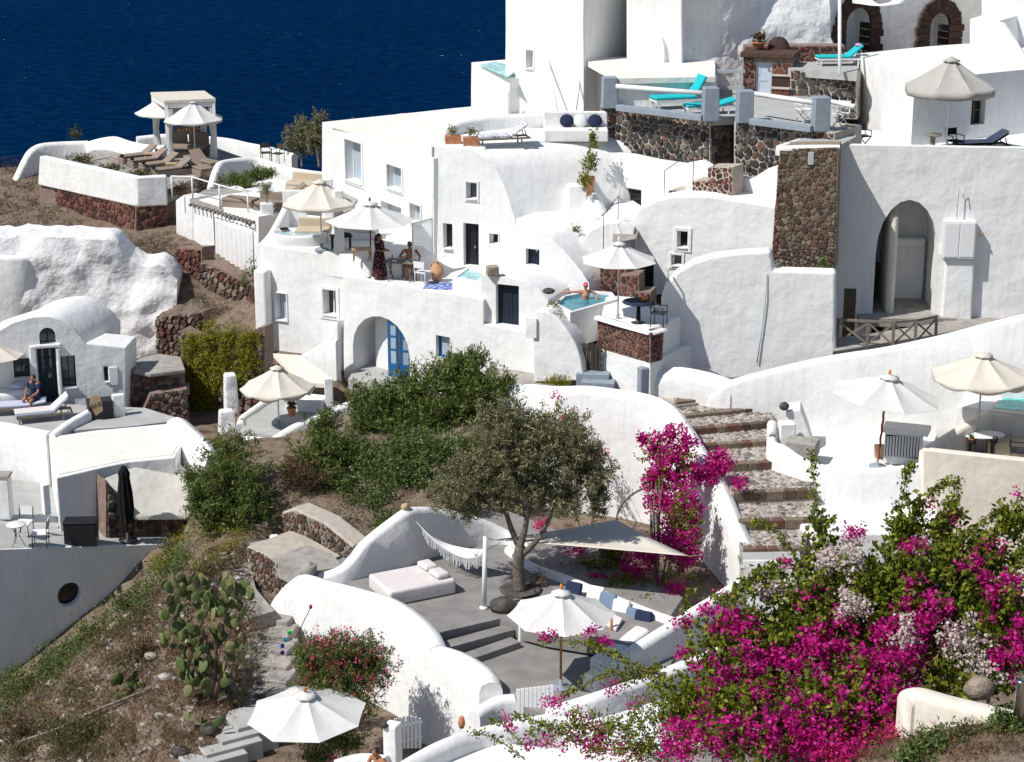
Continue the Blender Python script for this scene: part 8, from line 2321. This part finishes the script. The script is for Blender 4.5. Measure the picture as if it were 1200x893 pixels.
slab('lane', [(976, 412), (1215, 372), (1215, 350), (1090, 380), (985, 396)], zat(404, 66.4) - 0.02, .4, M['cement'], kind='structure')
# ------------------------------------------------------------------ louvred box on the patio
lb = thing('louvred_unit', 'white box unit with vertical louvres on the white patio', 'louvred unit', PZ(1062, 545, Z_PAT))
WLb = Wall((1035, 525, 61.0), (1080, 525, 60.6))
PB('case', 'white_paint', lb, WLb, (1036, 508, 1079, 545), 0, .5, bevel=.01)
PB('lid', 'white_paint', lb, WLb, (1034, 503, 1088, 509), .05, .7, bevel=.01)
PB('dark_back', 'iron', lb, WLb, (1038, 511, 1077, 536), .004, .02)
for i in range(11):
    c, sz, rz = px_obj_box(WLb, (1039 + i * 3.5, 511, 1041.2 + i * 3.5, 536), .03, .02); BX('louvre', 'white_paint', lb, 0, c, sz, rz + .4)
pot('little wooden box beside the louvred unit', PZ(1030, 536, Z_PAT), .12, .42, 0, box=True, m='tan_wood')
# tables on the cream terrace
t = thing('table', 'oval white table with pots on the cream pool terrace', 'table', PZ(1150, 535, -20.1))
b_ = MB(); b_.lathe((0, 0, 0), [(.65, .70), (.68, .72), (.66, .74)], 24, sy=.6); b_.build('table_top', M['white_paint'], t, True)
for x in (-.3, .3): BL('leg', 'dark_wood', t, 0, (x, 0, .35), (.1, .35, .70))
t = thing('bench', 'long cream bench with dark front on the pool terrace', 'bench', PZ(1180, 535, -20.1))
BL('seat', 'c_sand', t, .03, (0.3, .1, .25), (1.8, .5, .5), -.1)
place(chair('black metal chair at the edge of the cream terrace', 'iron', 'iron', None, True), PZ(1192, 545, -20.1), 1.3)
b_ = MB(); p = PZ(1166, 519, -19.35); b_.lathe((0, 0, 0), [(.07, 0), (.09, .12), (.08, .2), (.06, .2)], 12); o = b_.build('vase', M['iron']); o.location = p; tag(o, 'dark vase on the oval white table', 'vase')
# ------------------------------------------------------------------ terrace of the tall house: seats
place(chair('wooden director chair with dark canvas beside the white cubic house', 'dark_wood', 'c_navy', None, True, True), PZ(1010, 174, zRt), .3)
place(chair('dark wooden chair with canvas back under the grey parasol', 'dark_wood', 'c_black', None, True, True), PZ(1118, 180, zRt), .4)
t = thing('table', 'pedestal table behind the pole of the grey parasol', 'table', PZ(1092, 181, zRt)); 
b_ = MB(); b_.lathe((0, 0, 0), [(.3, .68), (.32, .70), (.3, .73)], 16); b_.build('table_top', M['grey_wood'], t, True)
b_ = MB(); b_.lathe((0, 0, 0), [(.22, 0), (.1, .05), (.09, .6), (.12, .68)], 12); b_.build('pedestal', M['grey_wood'], t, True)
place(lounger('wooden lounger with light blue towel against the shaded wall', 'dark_wood', 'c_black', 30, 'c_pale'), PZ(1150, 178, zRt), .2)
# white folding chairs on the upper terrace
f1 = chair('white folding chair before the jointed stone wall', 'white_paint', 'white_paint', 'white folding chairs on the upper terrace', True, True); place(f1, PZ(942, 143, zU + .03), .4)
f2 = copy_tree(f1); place(f2, PZ(985, 148, zU + .03), -.6, 'white folding chair turned away, beside the white cubic house')
b_ = MB(); b_.tube([P(984, 88, 74.8), P(984, -12, 75.6)], .07, 10); tag(b_.build('flag_pole', M['white_paint']), 'tall white pole rising beside the sun deck lounger', 'pole')
# ------------------------------------------------------------------ bar corner
bs_ = thing('bar_counter', 'dark bar counter with a white picket arch behind', 'bar counter', PZ(118, 497, Z_BAR))
WBa = Wall((100, 480, 67.6), (140, 480, 68.0))
PB('counter', 'black_paint', bs_, WBa, (104, 471, 133, 498), 0, .6, bevel=.02)
for i in range(6):
    u = 117 + i * 3.3; vt = 462 - 3.5 * math.sin(math.pi * (i + .5) / 6)
    PB('picket', 'white_paint', bs_, WBa, (u, vt, u + 1.9, 474), -.62, .03)
PB('side_pier', 'white', bs_, WBa, (133, 464, 147, 495), -.1, .25, bevel=.03)
sg = thing('bar_sign', 'tan arch topped bar sign propped on the dark counter', 'sign', WBa.hit(112, 485))
ol = [(104, 474), (106, 464), (110, 462), (116, 462), (119, 472), (120, 480), (112, 486)]
pts = [WBa.hit(u, v) + WBa.n * .10 for u, v in ol]
b_ = MB(); b_.prism(pts, WBa.n * .03); b_.build('board', M['tan_wood'], sg)
fc_ = bpy.data.curves.new('lettering', 'FONT'); fc_.body = 'BAR'; fc_.size = .22; fc_.extrude = .004; fc_.align_x = 'CENTER'; fc_.align_y = 'CENTER'
to = bpy.data.objects.new('lettering', fc_); COL.objects.link(to)
dg = bpy.context.evaluated_depsgraph_get(); tme = bpy.data.meshes.new_from_object(to.evaluated_get(dg)); bpy.data.objects.remove(to)
tme.materials.clear(); tme.materials.append(M['iron'])
lo_ = link('lettering', tme, sg, True)
ctr_ = WBa.hit(112, 474) + WBa.n * .136
ex = (WBa.hit(118, 471.5) - WBa.hit(106, 476)).normalized(); ez = WBa.n; ey = ez.cross(ex).normalized()
lo_.matrix_local = Matrix.Translation(ctr_ - WLOC[sg]) @ Matrix((ex, ey, ez)).transposed().to_4x4()
ribbon('low_wall', [(60, 508, 65.8), (80, 494, 66.8), (104, 480, 67.8)], .3, Z_BAR - .5, M['white'], bs_, rnd=.3)
bb = thing('built_bench', 'white bench wall with scalloped edge beside the dark windows', 'bench', P(15, 455, 69.2))
ribbon('bench', [(-40, 462, 68.8), (0, 458, 69.0), (32, 452, 69.3)], .7, Z_BAR - .3, M['white'], bb, rnd=.2)
b_ = MB(); b_.blob(P(20, 451, 69.0), (.35, .2, .12), 10, 6, jit=.1); o = b_.build('folded_towels', M['c_pale']); tag(o, 'grey folded towels on the white bench wall', 'towels')
# ------------------------------------------------------------------ lower left terrace furniture
t = thing('bistro_table', 'round white bistro table on three metal legs', 'table', PZ(21, 640, ZL(21)))
b_ = MB(); b_.lathe((0, 0, 0), [(.30, .70), (.31, .72), (.3, .735)], 20); b_.build('table_top', M['white_paint'], t, True)
for k in range(3):
    th = k * 2.1; b_ = MB(); b_.tube([(.24 * math.cos(th), .24 * math.sin(th), 0), (.05 * math.cos(th), .05 * math.sin(th), .4), (.2 * math.cos(th), .2 * math.sin(th), .7)], .012, 6); b_.build('leg', M['iron'], t, True)
bc = chair('black iron bistro chair with white seat beside the round table', 'iron', 'white_paint', 'bistro chairs', False); place(bc, PZ(29, 628, ZL(29)), -.15)
b2 = copy_tree(bc); place(b2, PZ(48, 640, ZL(48)), -1.5, 'black iron bistro chair seen side on, beside the low white house')
bx = thing('storage_box', 'black storage box against the low white house wall', 'storage box', PZ(96, 637, ZL(96)))
BL('case', 'black_paint', bx, .02, (0, 0, .38), (1.0, .55, .74), .05)
BL('lid', 'black_paint', bx, .02, (0, 0, .78), (1.04, .6, .06), .05)
lc = thing('white_cabinet', 'white plastered cabinet with grey lid at the left edge of the bistro terrace', 'cabinet', PZ(0, 630, ZL(0)))
b_ = MB(); p = PZ(2, 610, ZL(0)); b_.box(p + Vector((0, .3, .7)), (.55, .5, 1.4)); b_.build('case', M['white'], lc, bevel=.03)
BX('lid', 'cement', lc, 0, p + Vector((0, .3, 1.43)), (.6, .55, .08))
# ------------------------------------------------------------------ daybed, hammock, sail, post on the terrace
dbp = PZ(483, 693, Z_A)
dy = thing('daybed', 'square pale lilac daybed mattress with two pillows on the grey terrace', 'daybed', dbp)
dy.rotation_euler = (0, 0, .48)
BL('mattress', 'c_lilac', dy, .09, (0, 0, .24), (2.1, 1.55, .46))
b_ = MB()
for z_ in (.44,):
    pts = [(-1.0, -.72, z_), (1.0, -.72, z_), (1.0, .72, z_), (-1.0, .72, z_), (-1.0, -.72, z_)]; b_.tube(pts, .018, 5)
b_.build('piping', M['c_plain'], dy, True)
for x, y in ((.66, .36), (.70, -.34)): BL('pillow', 'c_lilac', dy, .08, (x, y, .56), (.42, .58, .18), x - .6)
hm = thing('hammock', 'white fringed hammock slung between the wall peak and the olive tree', 'hammock', P(530, 650, 59.5))
A = P(477, 597, 58.1); B = P(586, 636, 57.2)
def hpt(t, s):
    sag = 4 * t * (1 - t); q_ = A.lerp(B, t) - Vector((0, 0, .75 * sag))
    w = .55 * (math.sin(math.pi * min(1, max(0, (t - .12) / .76))) if .12 < t < .88 else 0)
    dr = Vector((.35, -.9, 0)).normalized()
    return q_ + dr * (s * w) - Vector((0, 0, .28 * w * (1 - s * s)))
vs = []; nu, nv = 28, 8
for i in range(nu + 1):
    for j in range(nv + 1): vs.append(hpt(.10 + .8 * i / nu, -1 + 2 * j / nv))
b_ = MB(); b_.add(vs, [(i * (nv + 1) + j, i * (nv + 1) + j + 1, (i + 1) * (nv + 1) + j + 1, (i + 1) * (nv + 1) + j) for i in range(nu) for j in range(nv)]); o = b_.build('bed', M['c_plain'], hm, fix=False); o.modifiers.new('t', 'SOLIDIFY').thickness = .012
b_ = MB(); 
for t0_, t1_ in ((0, .12), (1, .88)):
    for j in range(7): b_.tube([hpt(t0_, 0), hpt(t1_, -1 + j / 3)], .008, 4)
b_.build('ropes', M['rope'], hm)
b_ = MB()
for i in range(40):
    t_ = .16 + .68 * i / 39; p = hpt(t_, 1); L2 = .22 + .14 * abs(math.sin(i * math.pi / 7)); b_.bar(p, p + Vector((RNG.uniform(-.02, .02), RNG.uniform(-.03, .03), -L2)), .03, .012)
b_.build('fringe', M['c_plain'], hm)
b_ = MB(); b_.blob(P(475, 596, 58.2) + Vector((0, 0, .06)), (.13, .13, .12), 9, 6, jit=.1); o = b_.build('rope_knot', M['tan_wood'], hm)
tp_ = PZ(567, 713, Z_A)
b_ = MB(); zt = vert_z(tp_, 629); b_.tube([tp_, Vector((tp_.x + .05, tp_.y, zt))], [.075, .06], 12); b_.lathe(tp_, [(.13, 0), (.13, .04), (.08, .08)], 12)
tag(b_.build('sail_post', M['white_paint']), 'white round post holding the shade sail at the terrace steps', 'post')
S = [P(579, 633, 56.5), P(722, 609, 58.0), P(808, 652, 55.0)]
n = 14; vs = []; idx = {}
ctrS = sum(S, Vector()) / 3
for i in range(n + 1):
    for j in range(n + 1 - i):
        a, b = i / n, j / n; c = 1 - a - b
        q_ = S[0] * a + S[1] * b + S[2] * c
        edge = min(a, b, c); pull = .10 * (1 - edge * 3) * 4 * (a * b + b * c + c * a) / 1.33
        q_ = q_.lerp(ctrS, pull * .7) - Vector((0, 0, .25 * edge))
        idx[(i, j)] = len(vs); vs.append(q_)
fs = []
for i in range(n):
    for j in range(n - i):
        fs.append((idx[(i, j)], idx[(i + 1, j)], idx[(i, j + 1)]))
        if j < n - i - 1: fs.append((idx[(i + 1, j)], idx[(i + 1, j + 1)], idx[(i, j + 1)]))
ss = thing('shade_sail', 'triangular cream shade sail stretched above the planter bed', 'shade sail', S[0])
b_ = MB(); b_.add(vs, fs); o = b_.build('cloth', M['c_beige'], ss, fix=False); o.modifiers.new('t', 'SOLIDIFY').thickness = .01
b_ = MB(); b_.tube([Vector((tp_.x + .05, tp_.y, zt - .02)), S[0]], .012, 5); b_.tube([S[1], P(726, 600, 60.4)], .012, 5); b_.tube([S[2], P(822, 650, 57.4)], .012, 5); b_.build('ropes', M['rope'], ss)
# bent cane by the sail
b_ = MB(); b_.tube(catmull([P(722, 612, 60.4), P(726, 596, 60.3), P(740, 580, 60.2), P(760, 571, 60.0), P(778, 574, 59.8)], 6), .035, 7); tag(b_.build('bent_pipe', M['bark']), 'curved dark branch arching over the shade sail corner', 'branch')
# boulder, cushions
b_ = MB(); b_.blob((0, 0, 0), (.40, .30, .24), 14, 9, jit=.10); o = b_.build('boulder', M['rock']); o.location = PZ(590, 716, Z_A) + Vector((0, 0, .18)); tag(o, 'grey lava boulder beside the white sail post', 'boulder')
b_ = MB(); b_.lathe(ob + Vector((0, 0, .01)), [(.60, 0), (.62, .04), (.5, .05), (.3, .02)], 20); tag(b_.build('tree_ring', M['rock']), 'ring of dark volcanic soil round the olive trunk', 'tree ring')
for k_, (u, v, cm, lb_) in enumerate(((672, 691, 'c_navy', 'dark cushion leaning at the planter wall behind the parasol tip'), (698, 696, 'c_plain', 'white cushion beside the dark cushion on the corner bench'), (712, 704, 'c_blue', 'slate blue cushion between the white cushions'), (728, 712, 'c_plain', 'crumpled white cushion in the middle of the corner bench'), (743, 722, 'c_blue', 'slate blue square cushion at the bench end'), (754, 725, 'c_navy', 'navy cushion at the very end of the corner bench'))):
    o = BX('cushion', cm, None, .06, (0, 0, 0), (.52, .16, .46)); o.location = P(u, v, 56.3 - k_ * .3); o.rotation_euler = (-.4, 0, -.55 + .1 * (k_ % 2)); tag(o, lb_, 'cushion')
mt_ = [P(690, 708, 55.7), P(730, 728, 54.6), P(722, 741, 54.0), P(684, 720, 55.2)]
b_ = MB(); b_.prism(mt_, (0, 0, .1)); tag(b_.build('bench_mattress', M['c_lilac'], bevel=.03), 'pale seat mattress on the corner bench of the sunken patio', 'mattress')
b_ = MB(); p = PZ(716, 760, Z_B); b_.tube([p, p + Vector((0, 0, .9))], .04, 8); tag(b_.build('short_post', M['wood']), 'short wooden post beside the white patio parasol', 'post')
# ------------------------------------------------------------------ gates at the bottom
g1 = thing('picket_gate', 'pale grey boarded gate closing the sunken patio', 'gate', P(626, 836, 50.6))
WG1 = Wall((604, 820, 50.9), (650, 815, 50.6))
for i in range(9):
    PB('picket', 'white_paint', g1, WG1, (605 + i * 4.9, 808 - i * .6, 609.3 + i * 4.9, 846), 0, .04)
for v in (815, 835):
    PB('rail', 'white_paint', g1, WG1, (604, v, 650, v + 3), -.045, .03)
g2 = thing('picket_gate', 'small white picket gate with pointed tops under the leafy shadow', 'gate', P(478, 875, 49.4))
WG2 = Wall((462, 858, 49.6), (495, 855, 50.0))
for i in range(7):
    vt = 842 - 3 * math.sin(math.pi * i / 6)
    PB('picket', 'white_paint', g2, WG2, (463 + i * 4.6, vt, 466 + i * 4.6, 877), 0, .03)
for v in (850, 867):
    PB('rail', 'white_paint', g2, WG2, (462, v, 495, v + 2.6), -.035, .03)
wt = thing('patio_wall', 'low white walls round the seated man at the bottom', 'wall', P(440, 890, 48.4))
PB('pier', 'white', wt, Wall((445, 870, 48.8), (466, 870, 48.6)), (449, 852, 464, 915), 0, .4, bevel=.04)
ribbon('bench', [(398, 893, 48.4), (425, 886, 48.8), (450, 888, 48.6)], .5, -25.6, M['white'], wt, rnd=.2)
b_ = MB(); b_.blob(P(450, 850, 48.6), (.10, .10, .08), 9, 6); tag(b_.build('lava_ball', M['rock']), 'small dark stone on the white pier behind the seated man', 'stone')
b_ = MB(); q_ = [P(545, 838, 52.0), P(541, 853, 51.8)]; b_.lathe(P(541, 853, 51.5), [(.06, 0), (.1, .12), (.07, .3), (.04, .34)], 10); tag(b_.build('clay_jug', M['terracotta']), 'slim terracotta jug in the corner of the white wall', 'jug')
# wind spinner
wsn = thing('wind_spinner', 'colourful wind spinner balls on a stick beside the pink oleander', 'wind spinner', P(338, 770, 53.0))
for k_, (u, v, c) in enumerate(((339, 741, (.02, .5, .05)), (335, 750, (.02, .3, .6)), (331, 757, (.05, .1, .5)), (331, 765, (.25, .03, .4)))):
    mm = mat('spinner_colour', c, .4); b_ = MB(); b_.blob(P(u, v, 53.0), (.065, .065, .065), 8, 6); b_.build('ball', mm, wsn)
b_ = MB(); b_.tube([P(346, 748, 53.2), P(364, 712, 53.6)], .012, 5); b_.build('stick', M['iron'], wsn)
b_ = MB(); b_.blob(P(364, 711, 53.6), (.05, .05, .07), 8, 5); b_.build('tip', M['redwood'], wsn)
cpl = thing('lantern', 'stone lantern cap on the white wall corner beside the path', 'lantern', P(362, 672, 57.2))
b_ = MB(); b_.lathe(P(362, 668, 57.2), [(.22, -.1), (.24, .0), (.24, .14), (.2, .17), (.08, .18), (.07, .24), (.0, .25)], 12); b_.build('body', M['cement'], cpl)
b_ = MB(); p = P(322, 636, 60.2); b_.box(p + Vector((0, 0, -.1)), (.34, .34, .7), .3, taper=.8); tag(b_.build('whitewashed_block', M['rough_white'], bevel=.06), 'small whitewashed post at the bend of the stepped path', 'post')
# pipe on the slope
pa = [on_slope(178, 815), on_slope(120, 838), on_slope(70, 862), on_slope(22, 878)]
pa = [p + Vector((0, 0, .22)) for p in pa]
b_ = MB(); b_.tube(pa + [pa[-1] + Vector((-.05, -.2, -.9))], .04, 8); tag(b_.build('water_pipe', M['grey_wood']), 'bent grey water pipe running down the bare slope', 'pipe')
# foreground wall and bollard
fw2 = thing('garden_wall', 'low white rounded wall in the near foreground behind weeds', 'wall', P(1120, 840, 36.6))
ribbon('wall', [(1060, 815, 37.0), (1075, 808, 37.0), (1120, 820, 36.7), (1200, 838, 36.2), (1260, 852, 35.9)], .5, -19, M['cream'], fw2, rnd=.3)
bo_ = PZ(1193, 850, zat(850, 35.6)); b_ = MB(); b_.lathe(bo_ + Vector((0, 0, -.5)), [(.10, 0), (.10, 1.38), (.095, 1.4), (.0, 1.4)], 20); tag(b_.build('steel_bollard', M['steel']), 'polished steel bollard at the right edge', 'bollard')
b_ = MB(); p = P(1148, 806, 37.4); b_.blob(p, (.3, .2, .25), 10, 7, jit=.1); tag(b_.build('rock', M['pale_rock']), 'pale boulder behind the low foreground wall', 'rock')
# lamp on the tall house etc.
b_ = MB(); b_.blob(P(897, 35, 80.5), (.22, .2, .14), 8, 6, jit=.15); tag(b_.build('rock', M['pale_rock']), 'brown stone sticking out of the whitewashed cliff', 'rock')
# ------------------------------------------------------------------ people
def person(label, base, rz, J, skin='skin_tan', cloth_parts=(), hair='hair', hair_long=False, cap=None, shirt=None, glasses=False, scale=1.0):
    """J: joints in local metres, facing -y. One continuous body surface (voxel remesh of tapered limbs)."""
    t = thing('person', label, 'person', base, rz)
    t.scale = (scale,) * 3
    V = {k: Vector(v) for k, v in J.items()}
    b = MB()
    def limb(a, c, r0, r1): b.tube([V[a], V[a].lerp(V[c], .35), V[c]], [r0, (r0 * 1.05 + r1) / 2 * 1.03, r1], 10)
    b.tube([V['pelvis'] - Vector((0, 0, .06)), V['pelvis'], V['waist'], V['chest'], V['neck']], [.12, .15, .125, .15, .06], 14)
    b.tube([V['neck'] - Vector((0, 0, .05)), V['neck'], V['head'] - Vector((0, 0, .04))], [.065, .055, .055], 10)
    b.blob(V['head'], (.075, .092, .115), 14, 10)
    b.blob(V['head'] + Vector((0, -.09, -.012)), (.014, .022, .022), 8, 6)
    b.blob(V['head'] + Vector((0, -.055, -.075)), (.045, .04, .04), 8, 6)
    for s in (-1, 1): b.blob(V['head'] + Vector((s * .076, .01, -.005)), (.014, .022, .032), 8, 6)
    for s in ('l', 'r'):
        b.tube([V['chest'] + Vector((0, 0, .06)), V['sh_' + s]], [.09, .07], 10)
        limb('sh_' + s, 'el_' + s, .058, .042); limb('el_' + s, 'wr_' + s, .042, .028)
        d = (V['wr_' + s] - V['el_' + s]).normalized()
        side = d.cross(Vector((0, 0, 1)));
        if side.length < .1: side = Vector((1, 0, 0))
        side.normalize(); pw = V['wr_' + s]
        b.tube([pw, pw + d * .05, pw + d * .09], [.028, .038, .034], 8)
        for k, (o, L_) in enumerate(((-.03, .065), (-.01, .08), (.01, .075), (.028, .06))):
            q = pw + d * .08 + side * o; b.tube([q, q + d * L_ * .6, q + d * L_ - Vector((0, 0, .02))], [.011, .010, .009], 6)
        q = pw + d * .03 - side * .03; b.tube([q, q - side * .03 + d * .03, q - side * .035 + d * .055], [.013, .011, .010], 6)
        if 'hip_' + s in V:
            b.tube([V['pelvis'], V['hip_' + s]], [.12, .10], 10)
            limb('hip_' + s, 'kn_' + s, .088, .058); limb('kn_' + s, 'an_' + s, .058, .036)
            f = V['an_' + s]; b.tube([f, f + Vector((0, -.06, -.04)), f + Vector((0, -.17, -.05))], [.04, .042, .03], 8)
    o = b.build('body', M[skin], t, True)
    rm = o.modifiers.new('skin', 'REMESH'); rm.mode = 'VOXEL'; rm.voxel_size = .013; rm.use_smooth_shade = True
    sm = o.modifiers.new('smooth', 'SMOOTH'); sm.factor = .5; sm.iterations = 4
    h = MB(); hd = V['head']
    for s in (-1, 1): h.blob(hd + Vector((s * .03, -.083, .012)), (.013, .012, .009), 8, 6)
    h.build('eyes', M['iron'], t, True)
    h = MB(); h.tube([hd + Vector((-.025, -.09, -.052)), hd + Vector((0, -.096, -.054)), hd + Vector((.025, -.09, -.052))], .006, 6); h.build('mouth', M['terracotta'], t, True)
    hb = MB(); hb.blob(hd + Vector((0, .022, .03)), (.088, .095, .105), 14, 10)
    if hair_long: hb.tube([hd + Vector((0, .08, .03)), hd + Vector((0, .12, -.08)), hd + Vector((0, .12, -.28)), hd + Vector((.02, .11, -.42))], [.08, .09, .085, .05], 10)
    hb.build('cap' if cap else 'hair', M[cap or hair], t, True)
    if glasses:
        g = MB(); g.box(hd + Vector((0, -.095, .012)), (.13, .02, .035)); g.build('sunglasses', M['iron'], t, True)
    for nm, mm, segs in cloth_parts:
        c = MB()
        for pts, rads in segs: c.tube([V[p] if isinstance(p, str) else Vector(p) for p in pts], rads, 14)
        o = c.build(nm, M[mm], t, True)
        rm = o.modifiers.new('c', 'REMESH'); rm.mode = 'VOXEL'; rm.voxel_size = .018; rm.use_smooth_shade = True
        sm = o.modifiers.new('smooth', 'SMOOTH'); sm.factor = .5; sm.iterations = 3
    return t
stand = dict(pelvis=(0, 0, .93), waist=(0, -.01, 1.08), chest=(0, 0, 1.28), neck=(0, 0, 1.43), head=(0, -.02, 1.57), sh_l=(.18, 0, 1.38), sh_r=(-.18, 0, 1.38), el_l=(.22, -.05, 1.1), wr_l=(.14, -.24, 1.08), el_r=(-.22, -.05, 1.1), wr_r=(-.12, -.26, 1.1), hip_l=(.09, 0, .88), hip_r=(-.09, 0, .88), kn_l=(.09, -.02, .47), kn_r=(-.10, .02, .47), an_l=(.09, .02, .07), an_r=(-.11, .05, .07))
person('woman with long dark hair in a long dark floral dress standing beside the table', PZ(445, 327, Z_T2 + .012), 1.2, stand, 'skin_tan', [('dress', 'dress', [(['neck', 'chest', 'waist', 'pelvis', (0, 0, .6), (0, .02, .12)], [.11, .178, .15, .19, .23, .30]), (['sh_l', 'el_l'], [.085, .075]), (['sh_r', 'el_r'], [.085, .075])])], hair_long=True)
sit = dict(pelvis=(0, .05, .50), waist=(0, .06, .66), chest=(0, .05, .88), neck=(0, .03, 1.05), head=(0, .01, 1.19), sh_l=(.21, .04, .99), sh_r=(-.21, .04, .99), el_l=(.36, -.08, .78), wr_l=(.30, -.24, .62), el_r=(-.38, -.08, .80), wr_r=(-.30, -.28, .78), hip_l=(.10, .02, .48), hip_r=(-.10, .02, .48), kn_l=(.16, -.40, .50), kn_r=(-.16, -.40, .50), an_l=(.16, -.42, .08), an_r=(-.16, -.40, .08))
ps = PZ(480, 328, Z_T2 + .012) + Vector((.0, .45, 0))
person('bare chested man in dark red shorts and sunglasses sitting at the dining table', ps, .15, sit, 'skin_tan', [('shorts', 'shorts', [(['hip_l', (.13, -.2, .5)], [.12, .105]), (['hip_r', (-.13, -.2, .5)], [.12, .105]), (['pelvis', 'waist'], [.17, .14])])], glasses=True)
st_ = thing('stool', 'wooden stool under the bare chested man at the table', 'stool', ps + Vector((0, .05, 0)))
BL('seat', 'tan_wood', st_, .02, (0, 0, .37), (.42, .42, .06))
for x in (-.16, .16):
    for y in (-.16, .16): BL('leg', 'tan_wood', st_, 0, (x, y, .17), (.045, .045, .34))
# bather: arms along the rim
bath = dict(sit); bath.update(el_l=(.42, .0, .86), wr_l=(.36, -.18, .72), el_r=(-.48, .06, .98), wr_r=(-.78, .10, .96))
pb_ = Vector((TUB_C.x + .05, TUB_C.y + .30, TUB_Z - .72))
person('bather with a bright pink cap resting his arm on the plunge pool rim', pb_, .1, bath, 'skin', [], cap='cap', glasses=True)
# man on the bar terrace
msit = dict(sit); msit.update(el_l=(.26, -.12, .72), wr_l=(.12, -.34, .60), el_r=(-.26, -.12, .72), wr_r=(-.12, -.34, .60), head=(0, -.02, 1.18))
person('man in a dark blue shirt sitting hunched on the pale lounger', PZ(40, 484, Z_BAR) + Vector((0, .25, .02)), -.5, msit, 'skin_tan', [('shirt', 'shirt', [(['neck', 'chest', 'waist', 'pelvis'], [.09, .185, .165, .17]), (['sh_l', (.25, -.06, .82)], [.085, .075]), (['sh_r', (-.25, -.06, .82)], [.085, .075])]), ('shorts', 'c_navy', [(['hip_l', (.14, -.25, .5)], [.115, .10]), (['hip_r', (-.14, -.25, .5)], [.115, .10])])])
# man at the bottom
lm = dict(sit); lm.update(el_l=(.30, -.1, .72), wr_l=(.16, -.30, .72), el_r=(-.30, -.1, .72), wr_r=(-.14, -.30, .74), head=(-.02, -.04, 1.18))
bp_ = P(442, 881, 47.6)
person('dark haired bare chested man sitting below the picket gate at the bottom', Vector((bp_.x, bp_.y, bp_.z - 1.19)), -.7, lm, 'skin_tan', [('shorts', 'c_navy', [(['hip_l', (.13, -.2, .5)], [.12, .105]), (['hip_r', (-.13, -.2, .5)], [.12, .105]), (['pelvis', 'waist'], [.17, .14])])])
